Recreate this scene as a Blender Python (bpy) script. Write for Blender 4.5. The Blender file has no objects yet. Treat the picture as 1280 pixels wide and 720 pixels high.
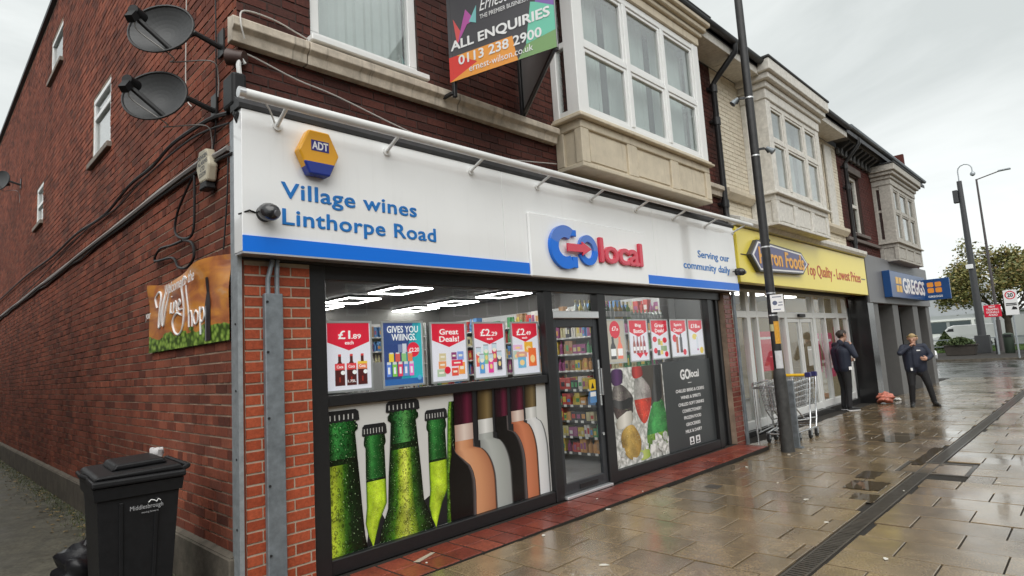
import bpy, bmesh, math, random
from mathutils import Vector, Matrix
import numpy as np
random.seed(11)
scene = bpy.context.scene
COL = scene.collection
R = math.radians

# ------------------------------------------------------------------ camera
YAW, PITCH, ROLL = R(45.5907), R(6.5287), R(-3.5229)
fw = Vector((math.sin(YAW)*math.cos(PITCH), math.cos(YAW)*math.cos(PITCH), math.sin(PITCH)))
r0 = Vector((math.cos(YAW), -math.sin(YAW), 0)); u0 = r0.cross(fw)
rt = r0*math.cos(ROLL) + u0*math.sin(ROLL); up = -r0*math.sin(ROLL) + u0*math.cos(ROLL)
cam = bpy.data.cameras.new('camera'); cam_ob = bpy.data.objects.new('camera', cam); COL.objects.link(cam_ob)
cam.sensor_width = 36.0; cam.lens = 36*750.15/1280; cam.clip_end = 800; cam.clip_start = 0.05
cam_ob.matrix_world = Matrix(((rt.x, up.x, -fw.x, -1.6014), (rt.y, up.y, -fw.y, -4.1767), (rt.z, up.z, -fw.z, 1.5148), (0, 0, 0, 1)))
scene.camera = cam_ob

# ------------------------------------------------------------------ sky, sun, exposure
SUN_EL, SUN_AZ = R(50), R(224)      # soft light from the street side, from the left behind the camera
world = bpy.data.worlds.new('World'); scene.world = world; world.use_nodes = True
nt = world.node_tree; nt.nodes.clear()
out = nt.nodes.new('ShaderNodeOutputWorld')
sky = nt.nodes.new('ShaderNodeTexSky'); sky.sky_type = 'NISHITA'; sky.sun_disc = False
sky.sun_elevation = SUN_EL; sky.sun_rotation = SUN_AZ
b1 = nt.nodes.new('ShaderNodeBackground'); b1.inputs[1].default_value = 0.06
nt.links.new(sky.outputs[0], b1.inputs[0])
tc = nt.nodes.new('ShaderNodeTexCoord'); mp = nt.nodes.new('ShaderNodeMapping'); mp.inputs['Scale'].default_value = (1, 1, 2.4)
nz = nt.nodes.new('ShaderNodeTexNoise'); nz.inputs['Scale'].default_value = 1.7; nz.inputs['Detail'].default_value = 7; nz.inputs['Roughness'].default_value = .55; nz.inputs['Distortion'].default_value = .5
rp = nt.nodes.new('ShaderNodeValToRGB')
rp.color_ramp.elements[0].position = .37; rp.color_ramp.elements[0].color = (.36, .38, .372, 1)
rp.color_ramp.elements[1].position = .66; rp.color_ramp.elements[1].color = (.53, .548, .538, 1)
nt.links.new(tc.outputs['Generated'], mp.inputs[0]); nt.links.new(mp.outputs[0], nz.inputs['Vector']); nt.links.new(nz.outputs[0], rp.inputs[0])
b2 = nt.nodes.new('ShaderNodeBackground'); b2.inputs[1].default_value = 1.0
nt.links.new(rp.outputs[0], b2.inputs[0])
mx = nt.nodes.new('ShaderNodeMixShader'); mx.inputs[0].default_value = .93     # a closed layer of cloud over the clear sky
nt.links.new(b1.outputs[0], mx.inputs[1]); nt.links.new(b2.outputs[0], mx.inputs[2]); nt.links.new(mx.outputs[0], out.inputs[0])

sun = bpy.data.lights.new('sun', 'SUN'); sun.energy = 1.5; sun.angle = R(70); sun.color = (1, .975, .94)
sun_ob = bpy.data.objects.new('sun', sun); COL.objects.link(sun_ob)
sd = Vector((math.sin(SUN_AZ)*math.cos(SUN_EL), math.cos(SUN_AZ)*math.cos(SUN_EL), math.sin(SUN_EL)))
sun_ob.rotation_euler = sd.to_track_quat('Z', 'Y').to_euler(); sun_ob.location = sd*60

scene.view_settings.view_transform = 'Standard'; scene.view_settings.look = 'None'
scene.view_settings.exposure = 1.0; scene.view_settings.gamma = 1; scene.view_settings.use_curve_mapping = False
scene.render.engine = 'CYCLES'
scene.cycles.max_bounces = 8; scene.cycles.transparent_max_bounces = 14; scene.cycles.caustics_reflective = False; scene.cycles.caustics_refractive = False

# ------------------------------------------------------------------ helpers
ORI = {}
def G(x): return -0.007*min(max(x, 0), 25)          # the street falls gently to the right

def tag(o, label=None, cat=None, group=None, kind=None):
    if label: o['label'] = label
    if cat: o['category'] = cat
    if group: o['group'] = group
    if kind: o['kind'] = kind
    return o
def thing(name, label, cat, loc=(0, 0, 0), group=None, local=False, rz=0):
    o = bpy.data.objects.new(name, None); COL.objects.link(o); o.location = loc; o.rotation_euler = (0, 0, rz)
    o.empty_display_size = .1
    ORI[o] = Vector((0, 0, 0)) if local else Vector(loc)
    return tag(o, label, cat, group)
def copy_tree(o, parent=None):
    c = o.copy(); COL.objects.link(c); c.parent = parent
    for ch in list(o.children): copy_tree(ch, c)
    return c

class MB:
    def __init__(s): s.v = []; s.f = []; s.m = []; s.r = []; s.uv = []
    def face(s, pts, mi=0, r=.5, uv=None):
        n = len(s.v); s.v.extend([tuple(p) for p in pts]); s.f.append(tuple(range(n, n+len(pts)))); s.m.append(mi); s.r.append(r)
        s.uv.append(uv or [(0, 0)]*len(pts)); return s
    def raw(s, vs, fs, mi=0, r=.5):
        n = len(s.v); s.v.extend([tuple(p) for p in vs])
        for f in fs:
            s.f.append(tuple(n+i for i in f)); s.m.append(mi); s.r.append(r); s.uv.append([(0, 0)]*len(f))
        return s
    def box(s, x0, x1, y0, y1, z0, z1, mi=0, r=.5):
        if x0 > x1: x0, x1 = x1, x0
        if y0 > y1: y0, y1 = y1, y0
        if z0 > z1: z0, z1 = z1, z0
        v = [(x0,y0,z0),(x1,y0,z0),(x1,y1,z0),(x0,y1,z0),(x0,y0,z1),(x1,y0,z1),(x1,y1,z1),(x0,y1,z1)]
        return s.raw(v, [(0,3,2,1),(4,5,6,7),(0,1,5,4),(1,2,6,5),(2,3,7,6),(3,0,4,7)], mi, r)
    def bar(s, p0, p1, w, h, upv=(0, 0, 1), mi=0):
        p0 = Vector(p0); p1 = Vector(p1); d = (p1-p0).normalized(); a = d.cross(Vector(upv))
        if a.length < 1e-4: a = d.cross(Vector((1, 0, 0)))
        a.normalize(); b = a.cross(d).normalized(); a = a*w/2; b = b*h/2
        v = [p0-a-b, p0+a-b, p0+a+b, p0-a+b, p1-a-b, p1+a-b, p1+a+b, p1-a+b]
        return s.raw(v, [(0,1,2,3),(7,6,5,4),(4,5,1,0),(5,6,2,1),(6,7,3,2),(7,4,0,3)], mi)
    def cyl(s, p0, p1, ra, rb=None, n=14, mi=0):
        rb = ra if rb is None else rb
        p0 = Vector(p0); p1 = Vector(p1); d = (p1-p0).normalized(); a = d.cross(Vector((0, 0, 1)))
        if a.length < 1e-3: a = Vector((1, 0, 0))
        a.normalize(); b = d.cross(a)
        v = []
        for p, q in ((p0, ra), (p1, rb)):
            for i in range(n):
                t = 2*math.pi*i/n; v.append(p + a*(q*math.cos(t)) + b*(q*math.sin(t)))
        fs = [(i, (i+1) % n, n+(i+1) % n, n+i) for i in range(n)] + [tuple(range(n-1, -1, -1)), tuple(range(n, 2*n))]
        return s.raw(v, fs, mi)
    def tube(s, pts, r, n=7, mi=0, closed=False):
        P = [Vector(p) for p in pts]; m = len(P); v = []; a = None
        for i, p in enumerate(P):
            if closed: d = P[(i+1) % m]-P[i-1]
            else: d = P[min(i+1, m-1)]-P[max(i-1, 0)]
            d.normalize()
            if a is None:
                a = d.cross(Vector((0, 0, 1)))
                if a.length < 1e-3: a = d.cross(Vector((0, 1, 0)))
            a = (a - d*a.dot(d)).normalized(); b = d.cross(a)
            for k in range(n):
                t = 2*math.pi*k/n; v.append(p + a*(r*math.cos(t)) + b*(r*math.sin(t)))
        fs = []
        for i in range(m if closed else m-1):
            j = (i+1) % m
            for k in range(n): fs.append((i*n+k, i*n+(k+1) % n, j*n+(k+1) % n, j*n+k))
        if not closed: fs += [tuple(range(n-1, -1, -1)), tuple(range((m-1)*n, m*n))]
        return s.raw(v, fs, mi)
    def lathe(s, prof, o=(0, 0, 0), axis=(0, 0, 1), n=20, mi=0):
        o = Vector(o); d = Vector(axis).normalized(); a = d.cross(Vector((0, 0, 1)))
        if a.length < 1e-3: a = Vector((1, 0, 0))
        a.normalize(); b = d.cross(a); v = []
        for (q, h) in prof:
            for i in range(n):
                t = 2*math.pi*i/n; v.append(o + d*h + a*(q*math.cos(t)) + b*(q*math.sin(t)))
        fs = []
        for j in range(len(prof)-1):
            for i in range(n): fs.append((j*n+i, j*n+(i+1) % n, (j+1)*n+(i+1) % n, (j+1)*n+i))
        fs += [tuple(range(n-1, -1, -1)), tuple(range((len(prof)-1)*n, len(prof)*n))]
        return s.raw(v, fs, mi)
    def prism(s, pts, fn, d0, d1, mi=0):
        n = len(pts); v = [fn(a, b, d0) for a, b in pts] + [fn(a, b, d1) for a, b in pts]
        fs = [tuple(range(n)), tuple(range(2*n-1, n-1, -1))] + [(i, n+i, n+(i+1) % n, (i+1) % n) for i in range(n)]
        return s.raw(v, fs, mi)
    def build(s, name, mats, parent=None, bevel=0, smooth=False, origin=None, seg=1, fix=True):
        o3 = ORI[parent] if parent is not None else Vector(origin or (0, 0, 0))
        me = bpy.data.meshes.new(name)
        me.from_pydata([(v[0]-o3.x, v[1]-o3.y, v[2]-o3.z) for v in s.v], [], s.f)
        if not isinstance(mats, (list, tuple)): mats = [mats]
        for m in mats: me.materials.append(m)
        me.polygons.foreach_set('material_index', s.m)
        at = me.attributes.new('rnd', 'FLOAT', 'FACE'); at.data.foreach_set('value', s.r)
        if any(u[0] != (0, 0) or len(set(u)) > 1 for u in s.uv):
            ul = me.uv_layers.new(name='UVMap'); flat = []
            for u in s.uv:
                for q in u: flat.extend(q)
            ul.data.foreach_set('uv', flat)
        if fix and len(s.f) < 60000:
            bm = bmesh.new(); bm.from_mesh(me)
            if smooth: bmesh.ops.remove_doubles(bm, verts=bm.verts, dist=1e-5)
            bmesh.ops.recalc_face_normals(bm, faces=bm.faces); bm.to_mesh(me); bm.free()
        if smooth:
            me.polygons.foreach_set('use_smooth', [True]*len(me.polygons))
            try: me.set_sharp_from_angle(angle=R(38))
            except Exception: pass
        me.update()
        o = bpy.data.objects.new(name, me); COL.objects.link(o)
        if parent is not None: o.parent = parent; ORI[o] = o3
        else: o.location = o3; ORI[o] = o3
        if bevel:
            b = o.modifiers.new('bevel', 'BEVEL'); b.width = bevel; b.segments = seg; b.limit_method = 'ANGLE'; b.angle_limit = R(40)
        return o
XZ = lambda a, b, d: (a, d, b)         # drawn on the facade, depth along y
YZ = lambda a, b, d: (d, a, b)
XY = lambda a, b, d: (a, b, d)

def spl(pts, n=6):
    P = [Vector(p) for p in pts]; o = []
    for i in range(len(P)-1):
        p0, p1, p2, p3 = P[max(i-1, 0)], P[i], P[i+1], P[min(i+2, len(P)-1)]
        for k in range(n):
            t = k/n; o.append(.5*((2*p1)+(p2-p0)*t+(2*p0-5*p1+4*p2-p3)*t*t+(3*p1-p0-3*p2+p3)*t**3))
    return o+[P[-1]]

# ------------------------------------------------------------------ materials
MATS = {}
def newmat(name):
    m = bpy.data.materials.new(name); m.use_nodes = True
    return m, m.node_tree, m.node_tree.nodes['Principled BSDF']
def N(nt, t, **k):
    n = nt.nodes.new('ShaderNode'+t)
    for a, b in k.items():
        if a in n.inputs: n.inputs[a].default_value = b
        else: setattr(n, a, b)
    return n
def c4(c, k=1): return (max(0, c[0]*k), max(0, c[1]*k), max(0, c[2]*k), 1)
def ramp(nt, stops, interp='LINEAR'):
    n = nt.nodes.new('ShaderNodeValToRGB'); cr = n.color_ramp; cr.interpolation = interp
    while len(cr.elements) < len(stops): cr.elements.new(.5)
    for e, (p, c) in zip(cr.elements, sorted(stops, key=lambda q: q[0])): e.position = p; e.color = c4(c) if not isinstance(c, (int, float)) else (c, c, c, 1)
    return n
def mat(name, col, rough=.6, metal=0, var=0, vs=4, bump=0, bs=60, coat=0, spec=.5, rv=0, emit=0):
    if name in MATS: return MATS[name]
    m, nt, b = newmat(name); L = nt.links
    b.inputs['Base Color'].default_value = c4(col); b.inputs['Roughness'].default_value = rough; b.inputs['Metallic'].default_value = metal
    b.inputs['Specular IOR Level'].default_value = spec; b.inputs['Coat Weight'].default_value = coat; b.inputs['Coat Roughness'].default_value = .08
    if var or bump or rv:
        g = N(nt, 'NewGeometry')
    if var or rv:
        n = N(nt, 'TexNoise', Scale=vs, Detail=8, Roughness=.65); L.new(g.outputs['Position'], n.inputs['Vector'])
        if var:
            rp = ramp(nt, [(.25, tuple(c*(1-var) for c in col)), (.75, tuple(c*(1+var) for c in col))])
            L.new(n.outputs[0], rp.inputs[0]); L.new(rp.outputs[0], b.inputs['Base Color'])
        if rv:
            rr = ramp(nt, [(.3, max(.02, rough-rv)), (.7, min(1, rough+rv))]); L.new(n.outputs[0], rr.inputs[0]); L.new(rr.outputs[0], b.inputs['Roughness'])
    if bump:
        n2 = N(nt, 'TexNoise', Scale=bs, Detail=5); L.new(g.outputs['Position'], n2.inputs['Vector'])
        bp = N(nt, 'Bump', Strength=bump, Distance=.004); L.new(n2.outputs[0], bp.inputs['Height']); L.new(bp.outputs[0], b.inputs['Normal'])
    if emit:
        b.inputs['Emission Color'].default_value = c4(col); b.inputs['Emission Strength'].default_value = emit
    MATS[name] = m; return m
def brickmat(name, cols, rough=.75, stain=(.5, 1.15), bloom=.12, bs=90, spots=1.0):
    m, nt, b = newmat(name); L = nt.links
    at = N(nt, 'Attribute', attribute_name='rnd'); g = N(nt, 'NewGeometry')
    rp = ramp(nt, [(i/(len(cols)-1), c) for i, c in enumerate(cols)]); L.new(at.outputs['Fac'], rp.inputs[0])
    n1 = N(nt, 'TexNoise', Scale=.9, Detail=9, Roughness=.7); L.new(g.outputs['Position'], n1.inputs['Vector'])
    r1 = ramp(nt, [(.28, stain[0]), (.72, stain[1])]); L.new(n1.outputs[0], r1.inputs[0])
    n2 = N(nt, 'TexNoise', Scale=38, Detail=6, Roughness=.7); L.new(g.outputs['Position'], n2.inputs['Vector'])
    r2 = ramp(nt, [(.3, .62), (.7, 1.25)]); L.new(n2.outputs[0], r2.inputs[0])
    x1 = N(nt, 'MixRGB', blend_type='MULTIPLY'); x1.inputs[0].default_value = 1; L.new(rp.outputs[0], x1.inputs[1]); L.new(r1.outputs[0], x1.inputs[2])
    x2 = N(nt, 'MixRGB', blend_type='MULTIPLY'); x2.inputs[0].default_value = .9*spots; L.new(x1.outputs[0], x2.inputs[1]); L.new(r2.outputs[0], x2.inputs[2])
    n3 = N(nt, 'TexNoise', Scale=5, Detail=10, Roughness=.8); L.new(g.outputs['Position'], n3.inputs['Vector'])
    r3 = ramp(nt, [(.6, 0.0), (.78, bloom)]); L.new(n3.outputs[0], r3.inputs[0])
    x3 = N(nt, 'MixRGB'); L.new(r3.outputs[0], x3.inputs[0]); L.new(x2.outputs[0], x3.inputs[1]); x3.inputs[2].default_value = (.42, .37, .32, 1)
    L.new(x3.outputs[0], b.inputs['Base Color']); b.inputs['Roughness'].default_value = rough; b.inputs['Specular IOR Level'].default_value = .3
    n4 = N(nt, 'TexNoise', Scale=bs, Detail=6); L.new(g.outputs['Position'], n4.inputs['Vector'])
    bp = N(nt, 'Bump', Strength=.5, Distance=.004); L.new(n4.outputs[0], bp.inputs['Height']); L.new(bp.outputs[0], b.inputs['Normal'])
    MATS[name] = m; return m
def glassmat(name, tint=(.9, .95, .93), base=.05, k=.95):
    m = bpy.data.materials.new(name); m.use_nodes = True; nt = m.node_tree; nt.nodes.clear(); L = nt.links
    o = N(nt, 'OutputMaterial'); mx = N(nt, 'MixShader'); tr = N(nt, 'BsdfTransparent'); gl = N(nt, 'BsdfGlossy')
    tr.inputs[0].default_value = c4(tint); gl.inputs['Roughness'].default_value = .012
    lw = N(nt, 'LayerWeight'); lw.inputs[0].default_value = .5
    p = N(nt, 'Math', operation='POWER'); p.inputs[1].default_value = 5; L.new(lw.outputs['Facing'], p.inputs[0])
    q = N(nt, 'Math', operation='MULTIPLY_ADD'); q.inputs[1].default_value = k; q.inputs[2].default_value = base; L.new(p.outputs[0], q.inputs[0])
    L.new(q.outputs[0], mx.inputs[0]); L.new(tr.outputs[0], mx.inputs[1]); L.new(gl.outputs[0], mx.inputs[2]); L.new(mx.outputs[0], o.inputs[0])
    MATS[name] = m; return m

M_BR_SIDE = brickmat('brick_side', [(.12,.036,.023),(.2,.055,.032),(.25,.068,.038),(.3,.09,.05),(.2,.064,.041)], bloom=.34, rough=.9, stain=(.36, 1.22), spots=.75)
M_BR_PIER = brickmat('brick_pier', [(.3,.056,.024),(.38,.074,.03),(.43,.09,.038)], stain=(.8,1.1), bloom=.05, rough=.6)
M_BR_PIER2 = brickmat('brick_pier_glazed', [(.16,.035,.024),(.22,.048,.03),(.25,.06,.04)], stain=(.7,1.1), bloom=.05, rough=.25)
M_BR_FRONT = brickmat('brick_front', [(.065,.02,.015),(.1,.028,.02),(.125,.038,.027),(.08,.03,.024)], stain=(.45,1.15), bloom=.16)
M_BR_CREAM = brickmat('brick_painted_cream', [(.68,.61,.49),(.73,.66,.53),(.75,.69,.56)], stain=(.88,1.06), bloom=.05, spots=.4, rough=.55)
M_BR_FAR = brickmat('brick_far', [(.07,.018,.014),(.1,.024,.018),(.085,.024,.02)], stain=(.7,1.1), bloom=.03)
M_MORTAR = mat('mortar', (.26,.19,.14), .9, var=.7, vs=3.2, bump=.5)
M_MORTAR_D = mat('mortar_sooty', (.055,.035,.03), .9, var=.3, vs=20, bump=.5)
M_MORTAR_L = mat('mortar_light', (.42,.35,.27), .9, var=.15, vs=20, bump=.5)
M_MORTAR_C = mat('mortar_painted', (.58,.52,.42), .7, var=.1, vs=20)
M_STONE = mat('stone_band', (.5,.44,.36), .8, var=.35, vs=9, bump=.4)
M_BAYSTONE = mat('painted_bay', (.58,.51,.39), .6, var=.14, vs=6, bump=.2)
M_WHITE_OLD = mat('old_white_paint', (.64,.62,.57), .6, var=.22, vs=14, bump=.4)
M_GREYWHITE = mat('weathered_paint', (.42,.4,.36), .7, var=.3, vs=16, bump=.5)
M_UPVC = mat('white_upvc', (.78,.79,.78), .35, var=.03, vs=10)
M_FASCIA = mat('white_fascia', (.86,.87,.87), .1, coat=.8, var=.035, vs=1.1)
def rain_streaks(m, col, k=.12):
    nt = m.node_tree; b = nt.nodes['Principled BSDF']; src = b.inputs['Base Color'].links[0].from_socket
    g = N(nt, 'NewGeometry'); mp = N(nt, 'Mapping'); mp.inputs['Scale'].default_value = (22, 3, 1.1); nt.links.new(g.outputs['Position'], mp.inputs[0])
    n = N(nt, 'TexNoise', Scale=1, Detail=6, Roughness=.6); nt.links.new(mp.outputs[0], n.inputs['Vector'])
    r = ramp(nt, [(.56, 0.0), (.8, k)]); nt.links.new(n.outputs[0], r.inputs[0]); x = N(nt, 'MixRGB'); nt.links.new(r.outputs[0], x.inputs[0]); nt.links.new(src, x.inputs[1]); x.inputs[2].default_value = c4(col); nt.links.new(x.outputs[0], b.inputs['Base Color'])
M_BLUE = mat('sign_blue', (.0,.165,.75), .35)
M_BLUE_L = mat('logo_blue_light', (.05,.17,.6), .2, coat=.4)
M_BLUE_T = mat('letter_blue', (.008,.17,.52), .35)
M_RED = mat('logo_red', (.66,.02,.06), .2, coat=.4)
M_BLACK = mat('black_frame', (.012,.012,.013), .4, var=.2, vs=30)
M_ANTH = mat('anthracite_frame', (.03,.033,.037), .38, var=.15, vs=20)
M_BLACKP = mat('black_plastic', (.009,.009,.01), .5, bump=.25, bs=300, spec=.3, var=.3, vs=25)
M_GALV = mat('galvanised', (.36,.39,.41), .5, .55, var=.25, vs=18, bump=.15, bs=50)
M_GALV_D = mat('galvanised_dull', (.2,.225,.245), .55, .45, var=.35, vs=12, bump=.2, bs=50)
M_IRON = mat('black_iron', (.016,.016,.017), .45, var=.3, vs=15, bump=.2)
M_LEAD = mat('lead_flashing', (.035,.036,.038), .6, var=.4, vs=10, bump=.6, bs=14)
M_ALU = mat('aluminium', (.72,.73,.74), .3, .7, var=.05, vs=30)
M_STEEL = mat('chrome_steel', (.6,.61,.62), .22, .9)
M_SLATE = mat('roof_slate', (.05,.052,.058), .6, var=.3, vs=8, bump=.4)
M_CONC = mat('concrete_plinth', (.105,.09,.07), .9, var=.55, vs=6, bump=.8, bs=30)
M_GLASS = glassmat('shop_glass', (.975,.985,.98), .03)
M_GLASS_UP = glassmat('upper_glass', (.93,.96,.95), .24)
M_CURTAIN = mat('net_curtain', (.72,.78,.76), .9, var=.08, vs=6)
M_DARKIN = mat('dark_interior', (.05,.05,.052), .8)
M_GRAYCEIL = mat('shop_ceiling', (.06,.06,.06), .85)
M_WHITE = mat('print_white', (.8,.8,.8), .4)
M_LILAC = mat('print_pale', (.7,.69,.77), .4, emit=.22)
M_PRED = mat('print_red', (.62,.012,.04), .35)
M_PBLACK = mat('print_black', (.012,.012,.014), .35)

rain_streaks(M_FASCIA, (.45,.44,.41), .1); rain_streaks(M_STONE, (.07,.06,.05), .8); rain_streaks(M_BAYSTONE, (.2,.16,.11), .5); rain_streaks(M_WHITE_OLD, (.22,.2,.16), .5); rain_streaks(M_GREYWHITE, (.16,.15,.13), .5); rain_streaks(M_CONC, (.05,.055,.035), .6)

# ------------------------------------------------------------------ lettering
def text(name, s, parent, m, o, ex, ey, w, h=None, d=.003, off=0.0, shear=0, space=1.0, just=None):
    """letters whose ink box starts at o, runs w along ex and stands h along ey"""
    cu = bpy.data.curves.new(name, 'FONT'); cu.body = s; cu.size = 1; cu.extrude = .5; cu.shear = shear; cu.space_character = space; cu.resolution_u = 3
    t = bpy.data.objects.new(name, cu); COL.objects.link(t)
    dg = bpy.context.evaluated_depsgraph_get(); dg.update()
    me = bpy.data.meshes.new_from_object(t.evaluated_get(dg)); bpy.data.objects.remove(t); bpy.data.curves.remove(cu)
    V = np.empty(len(me.vertices)*3); me.vertices.foreach_get('co', V); V = V.reshape(-1, 3)
    x0, x1 = V[:, 0].min(), V[:, 0].max(); y0, y1 = V[:, 1].min(), V[:, 1].max()
    sx = w/(x1-x0); sy = (h/(y1-y0)) if h else sx
    o3 = ORI[parent]; ex = Vector(ex); ey = Vector(ey); ez = ex.cross(ey); o = Vector(o)
    # bold weight: the strokes are thickened by overlaying slightly shifted copies, each a hair deeper than the last
    sh = [(0, 0)]+([(off*math.cos(a), off*math.sin(a)) for a in [math.tau*k/6 for k in range(6)]] if off else [])
    A = np.array; P = []
    for k, (dx, dy) in enumerate(sh):
        P.append(A(o-o3)[None, :] + A(ex)[None, :]*((V[:, :1]-x0+dx)*sx) + A(ey)[None, :]*((V[:, 1:2]-y0+dy)*sy) + A(ez)[None, :]*((V[:, 2:]+.5)*d*(1-.03*k)))
    fs = [tuple(q.vertices) for q in me.polygons]; nv = len(V); bpy.data.meshes.remove(me)
    me = bpy.data.meshes.new(name); me.from_pydata(np.concatenate(P).tolist(), [], [tuple(i+k*nv for i in f) for k in range(len(sh)) for f in fs]); me.materials.append(m); me.update()
    ob = bpy.data.objects.new(name, me); COL.objects.link(ob); ob.parent = parent; ORI[ob] = o3
    return ob
FX, FZ = (1, 0, 0), (0, 0, 1)          # lettering on the facade, read from the street
# ================================================================== GROUND
def wetmat(name, cols, r=(.12, .42), coat=.6, scale=.8, fine=45, bump=.35, attr=True):
    m, nt, b = newmat(name); L = nt.links; g = N(nt, 'NewGeometry')
    n1 = N(nt, 'TexNoise', Scale=scale, Detail=9, Roughness=.62); L.new(g.outputs['Position'], n1.inputs['Vector'])
    n2 = N(nt, 'TexNoise', Scale=fine, Detail=8, Roughness=.75); L.new(g.outputs['Position'], n2.inputs['Vector'])
    if attr:
        at = N(nt, 'Attribute', attribute_name='rnd'); rp = ramp(nt, [(i/(len(cols)-1), c) for i, c in enumerate(cols)]); L.new(at.outputs['Fac'], rp.inputs[0])
    else:
        rp = ramp(nt, [(.25+.5*i/(len(cols)-1), c) for i, c in enumerate(cols)]); L.new(n1.outputs[0], rp.inputs[0])
    rf = ramp(nt, [(.3, .25), (.7, 1.7)]); L.new(n2.outputs[0], rf.inputs[0])
    x = N(nt, 'MixRGB', blend_type='MULTIPLY'); x.inputs[0].default_value = .85; L.new(rp.outputs[0], x.inputs[1]); L.new(rf.outputs[0], x.inputs[2])
    n3 = N(nt, 'TexNoise', Scale=scale*3.3, Detail=8, Roughness=.7); L.new(g.outputs['Position'], n3.inputs['Vector'])
    rl = ramp(nt, [(.3, .5), (.68, 1.22)]); L.new(n3.outputs[0], rl.inputs[0])
    x2 = N(nt, 'MixRGB', blend_type='MULTIPLY'); x2.inputs[0].default_value = .9; L.new(x.outputs[0], x2.inputs[1]); L.new(rl.outputs[0], x2.inputs[2])
    L.new(x2.outputs[0], b.inputs['Base Color'])
    rr = ramp(nt, [(.35, r[0]), (.62, r[1])]); L.new(n1.outputs[0], rr.inputs[0]); L.new(rr.outputs[0], b.inputs['Roughness'])
    b.inputs['Coat Weight'].default_value = coat; b.inputs['Coat IOR'].default_value = 1.33
    rc = ramp(nt, [(.35, .04), (.62, .3)]); L.new(n1.outputs[0], rc.inputs[0]); L.new(rc.outputs[0], b.inputs['Coat Roughness'])
    bp = N(nt, 'Bump', Strength=bump, Distance=.003); L.new(n2.outputs[0], bp.inputs['Height']); L.new(bp.outputs[0], b.inputs['Normal'])
    MATS[name] = m; return m
M_SLAB = wetmat('wet_paving', [(.17,.125,.078),(.215,.156,.09),(.25,.182,.104),(.23,.164,.088),(.185,.142,.094)], fine=85, r=(.05, .3), coat=1.0)
M_BED = wetmat('paving_joint', [(.012,.009,.006),(.02,.016,.011)], attr=False, r=(.8, .95), coat=0)
M_TILE = wetmat('red_tile', [(.16,.03,.018),(.2,.038,.022),(.24,.052,.03)], r=(.2,.5), coat=.25)
M_ASPH = wetmat('wet_asphalt', [(.04,.04,.04),(.065,.062,.058)], r=(.1,.4), attr=False, scale=.5)
M_ALLEY = wetmat('alley_surface', [(.06,.06,.042),(.095,.092,.066),(.13,.12,.09)], r=(.4,.75), coat=.08, attr=False, scale=1.6, fine=30, bump=.8)
M_GRASS = mat('grass', (.06,.11,.025), .9, var=.4, vs=3)

def strip(name, x0, x1, y0, y1, dz, m, kind='structure', nx=1):
    b = MB(); xs = sorted(set([x0, x1] + [q for q in (0, 25) if x0 < q < x1]))
    for a, c in zip(xs, xs[1:]): b.face([(a, y0, G(a)+dz), (c, y0, G(c)+dz), (c, y1, G(c)+dz), (a, y1, G(a)+dz)])
    return tag(b.build(name, m), kind=kind)
strip('ground', -250, 400, -300, 300, -.16, M_ASPH)
strip('alley', -3.2, -.0, -.3, 40, -.004, M_ALLEY)
strip('road', -120, 140, -19, -9.2, -.12, M_ASPH)
strip('road', 24.8, 40.5, -9.2, 80, -.115, M_ASPH)
strip('pavement', 40.6, 53, -9, 60, 0, M_BED)
strip('lawn', 53, 120, -6, 60, .02, M_GRASS)
k = MB(); k.box(40.45, 40.6, -9, 60, G(40)-.16, G(40)+.005); tag(k.build('kerb', M_CONC), kind='structure')
k = MB(); k.box(-60, 24.6, -9.2, -9.05, -.3, -.0); tag(k.build('kerb', M_CONC), kind='structure')

# paving slabs: rows across the pavement, staggered, wet
PAVE = MB()
for a, c in ((-6, 0), (0, 24.6)): PAVE.face([(a, -9.05, G(a)-.014), (c, -9.05, G(c)-.014), (c, .6, G(c)-.014), (a, .6, G(a)-.014)])
PAVE = tag(PAVE.build('pavement', M_BED), kind='structure')
CAMP = Vector((-1.6014, -4.1767, 1.5148))
def slab_geo(mb, x0, x1, y0, y1, zt, r, tx=0, ty=0, o=(0, 0, 0)):
    c = .003; g = .006; gx = .0105
    x0 += gx; x1 -= gx; y0 += g; y1 -= g; cx = (x0+x1)/2; cy = (y0+y1)/2
    def z(x, y, d): return zt - d + (x-cx)*tx + (y-cy)*ty
    A = [(x0+c, y0+c), (x1-c, y0+c), (x1-c, y1-c), (x0+c, y1-c)]; B = [(x0, y0), (x1, y0), (x1, y1), (x0, y1)]
    v = [(x, y, z(x, y, 0)) for x, y in A] + [(x, y, z(x, y, c)) for x, y in B] + [(x, y, z(x, y, .04)) for x, y in B]
    f = [(0, 1, 2, 3)] + [(4+i, 4+(i+1) % 4, (i+1) % 4, i) for i in range(4)] + [(8+i, 8+(i+1) % 4, 4+(i+1) % 4, 4+i) for i in range(4)]
    mb.raw(v, f, 0, r)
slabs = []
def rows(y_in, y_out, ln, px, x_from, x_to, seed):
    rg = random.Random(seed); x = x_from; i = 0
    while x < x_to:
        y = y_in + (ln*.5 if i % 2 else 0) + rg.uniform(-.04, .04)
        while y > y_out:
            a = min(y, y_in); b = max(y-ln, y_out)
            if a-b > .06: slabs.append((x, min(x+px, x_to), b, a, rg.random(), rg.uniform(-.008, .008), rg.uniform(-.008, .008), rg.uniform(-.003, .003)))
            y -= ln
        x += px; i += 1
rows(-.47, -2.43, .47, .395, -.3, 7.4, 1); rows(-.02, -2.43, .47, .395, 7.4, 24.6, 5)
rows(-2.6, -9.05, .6, .4, -.3, 24.6, 2)
holes_m = [(6.42, 7.12, -2.93, -2.24)]
keep = []
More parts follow.
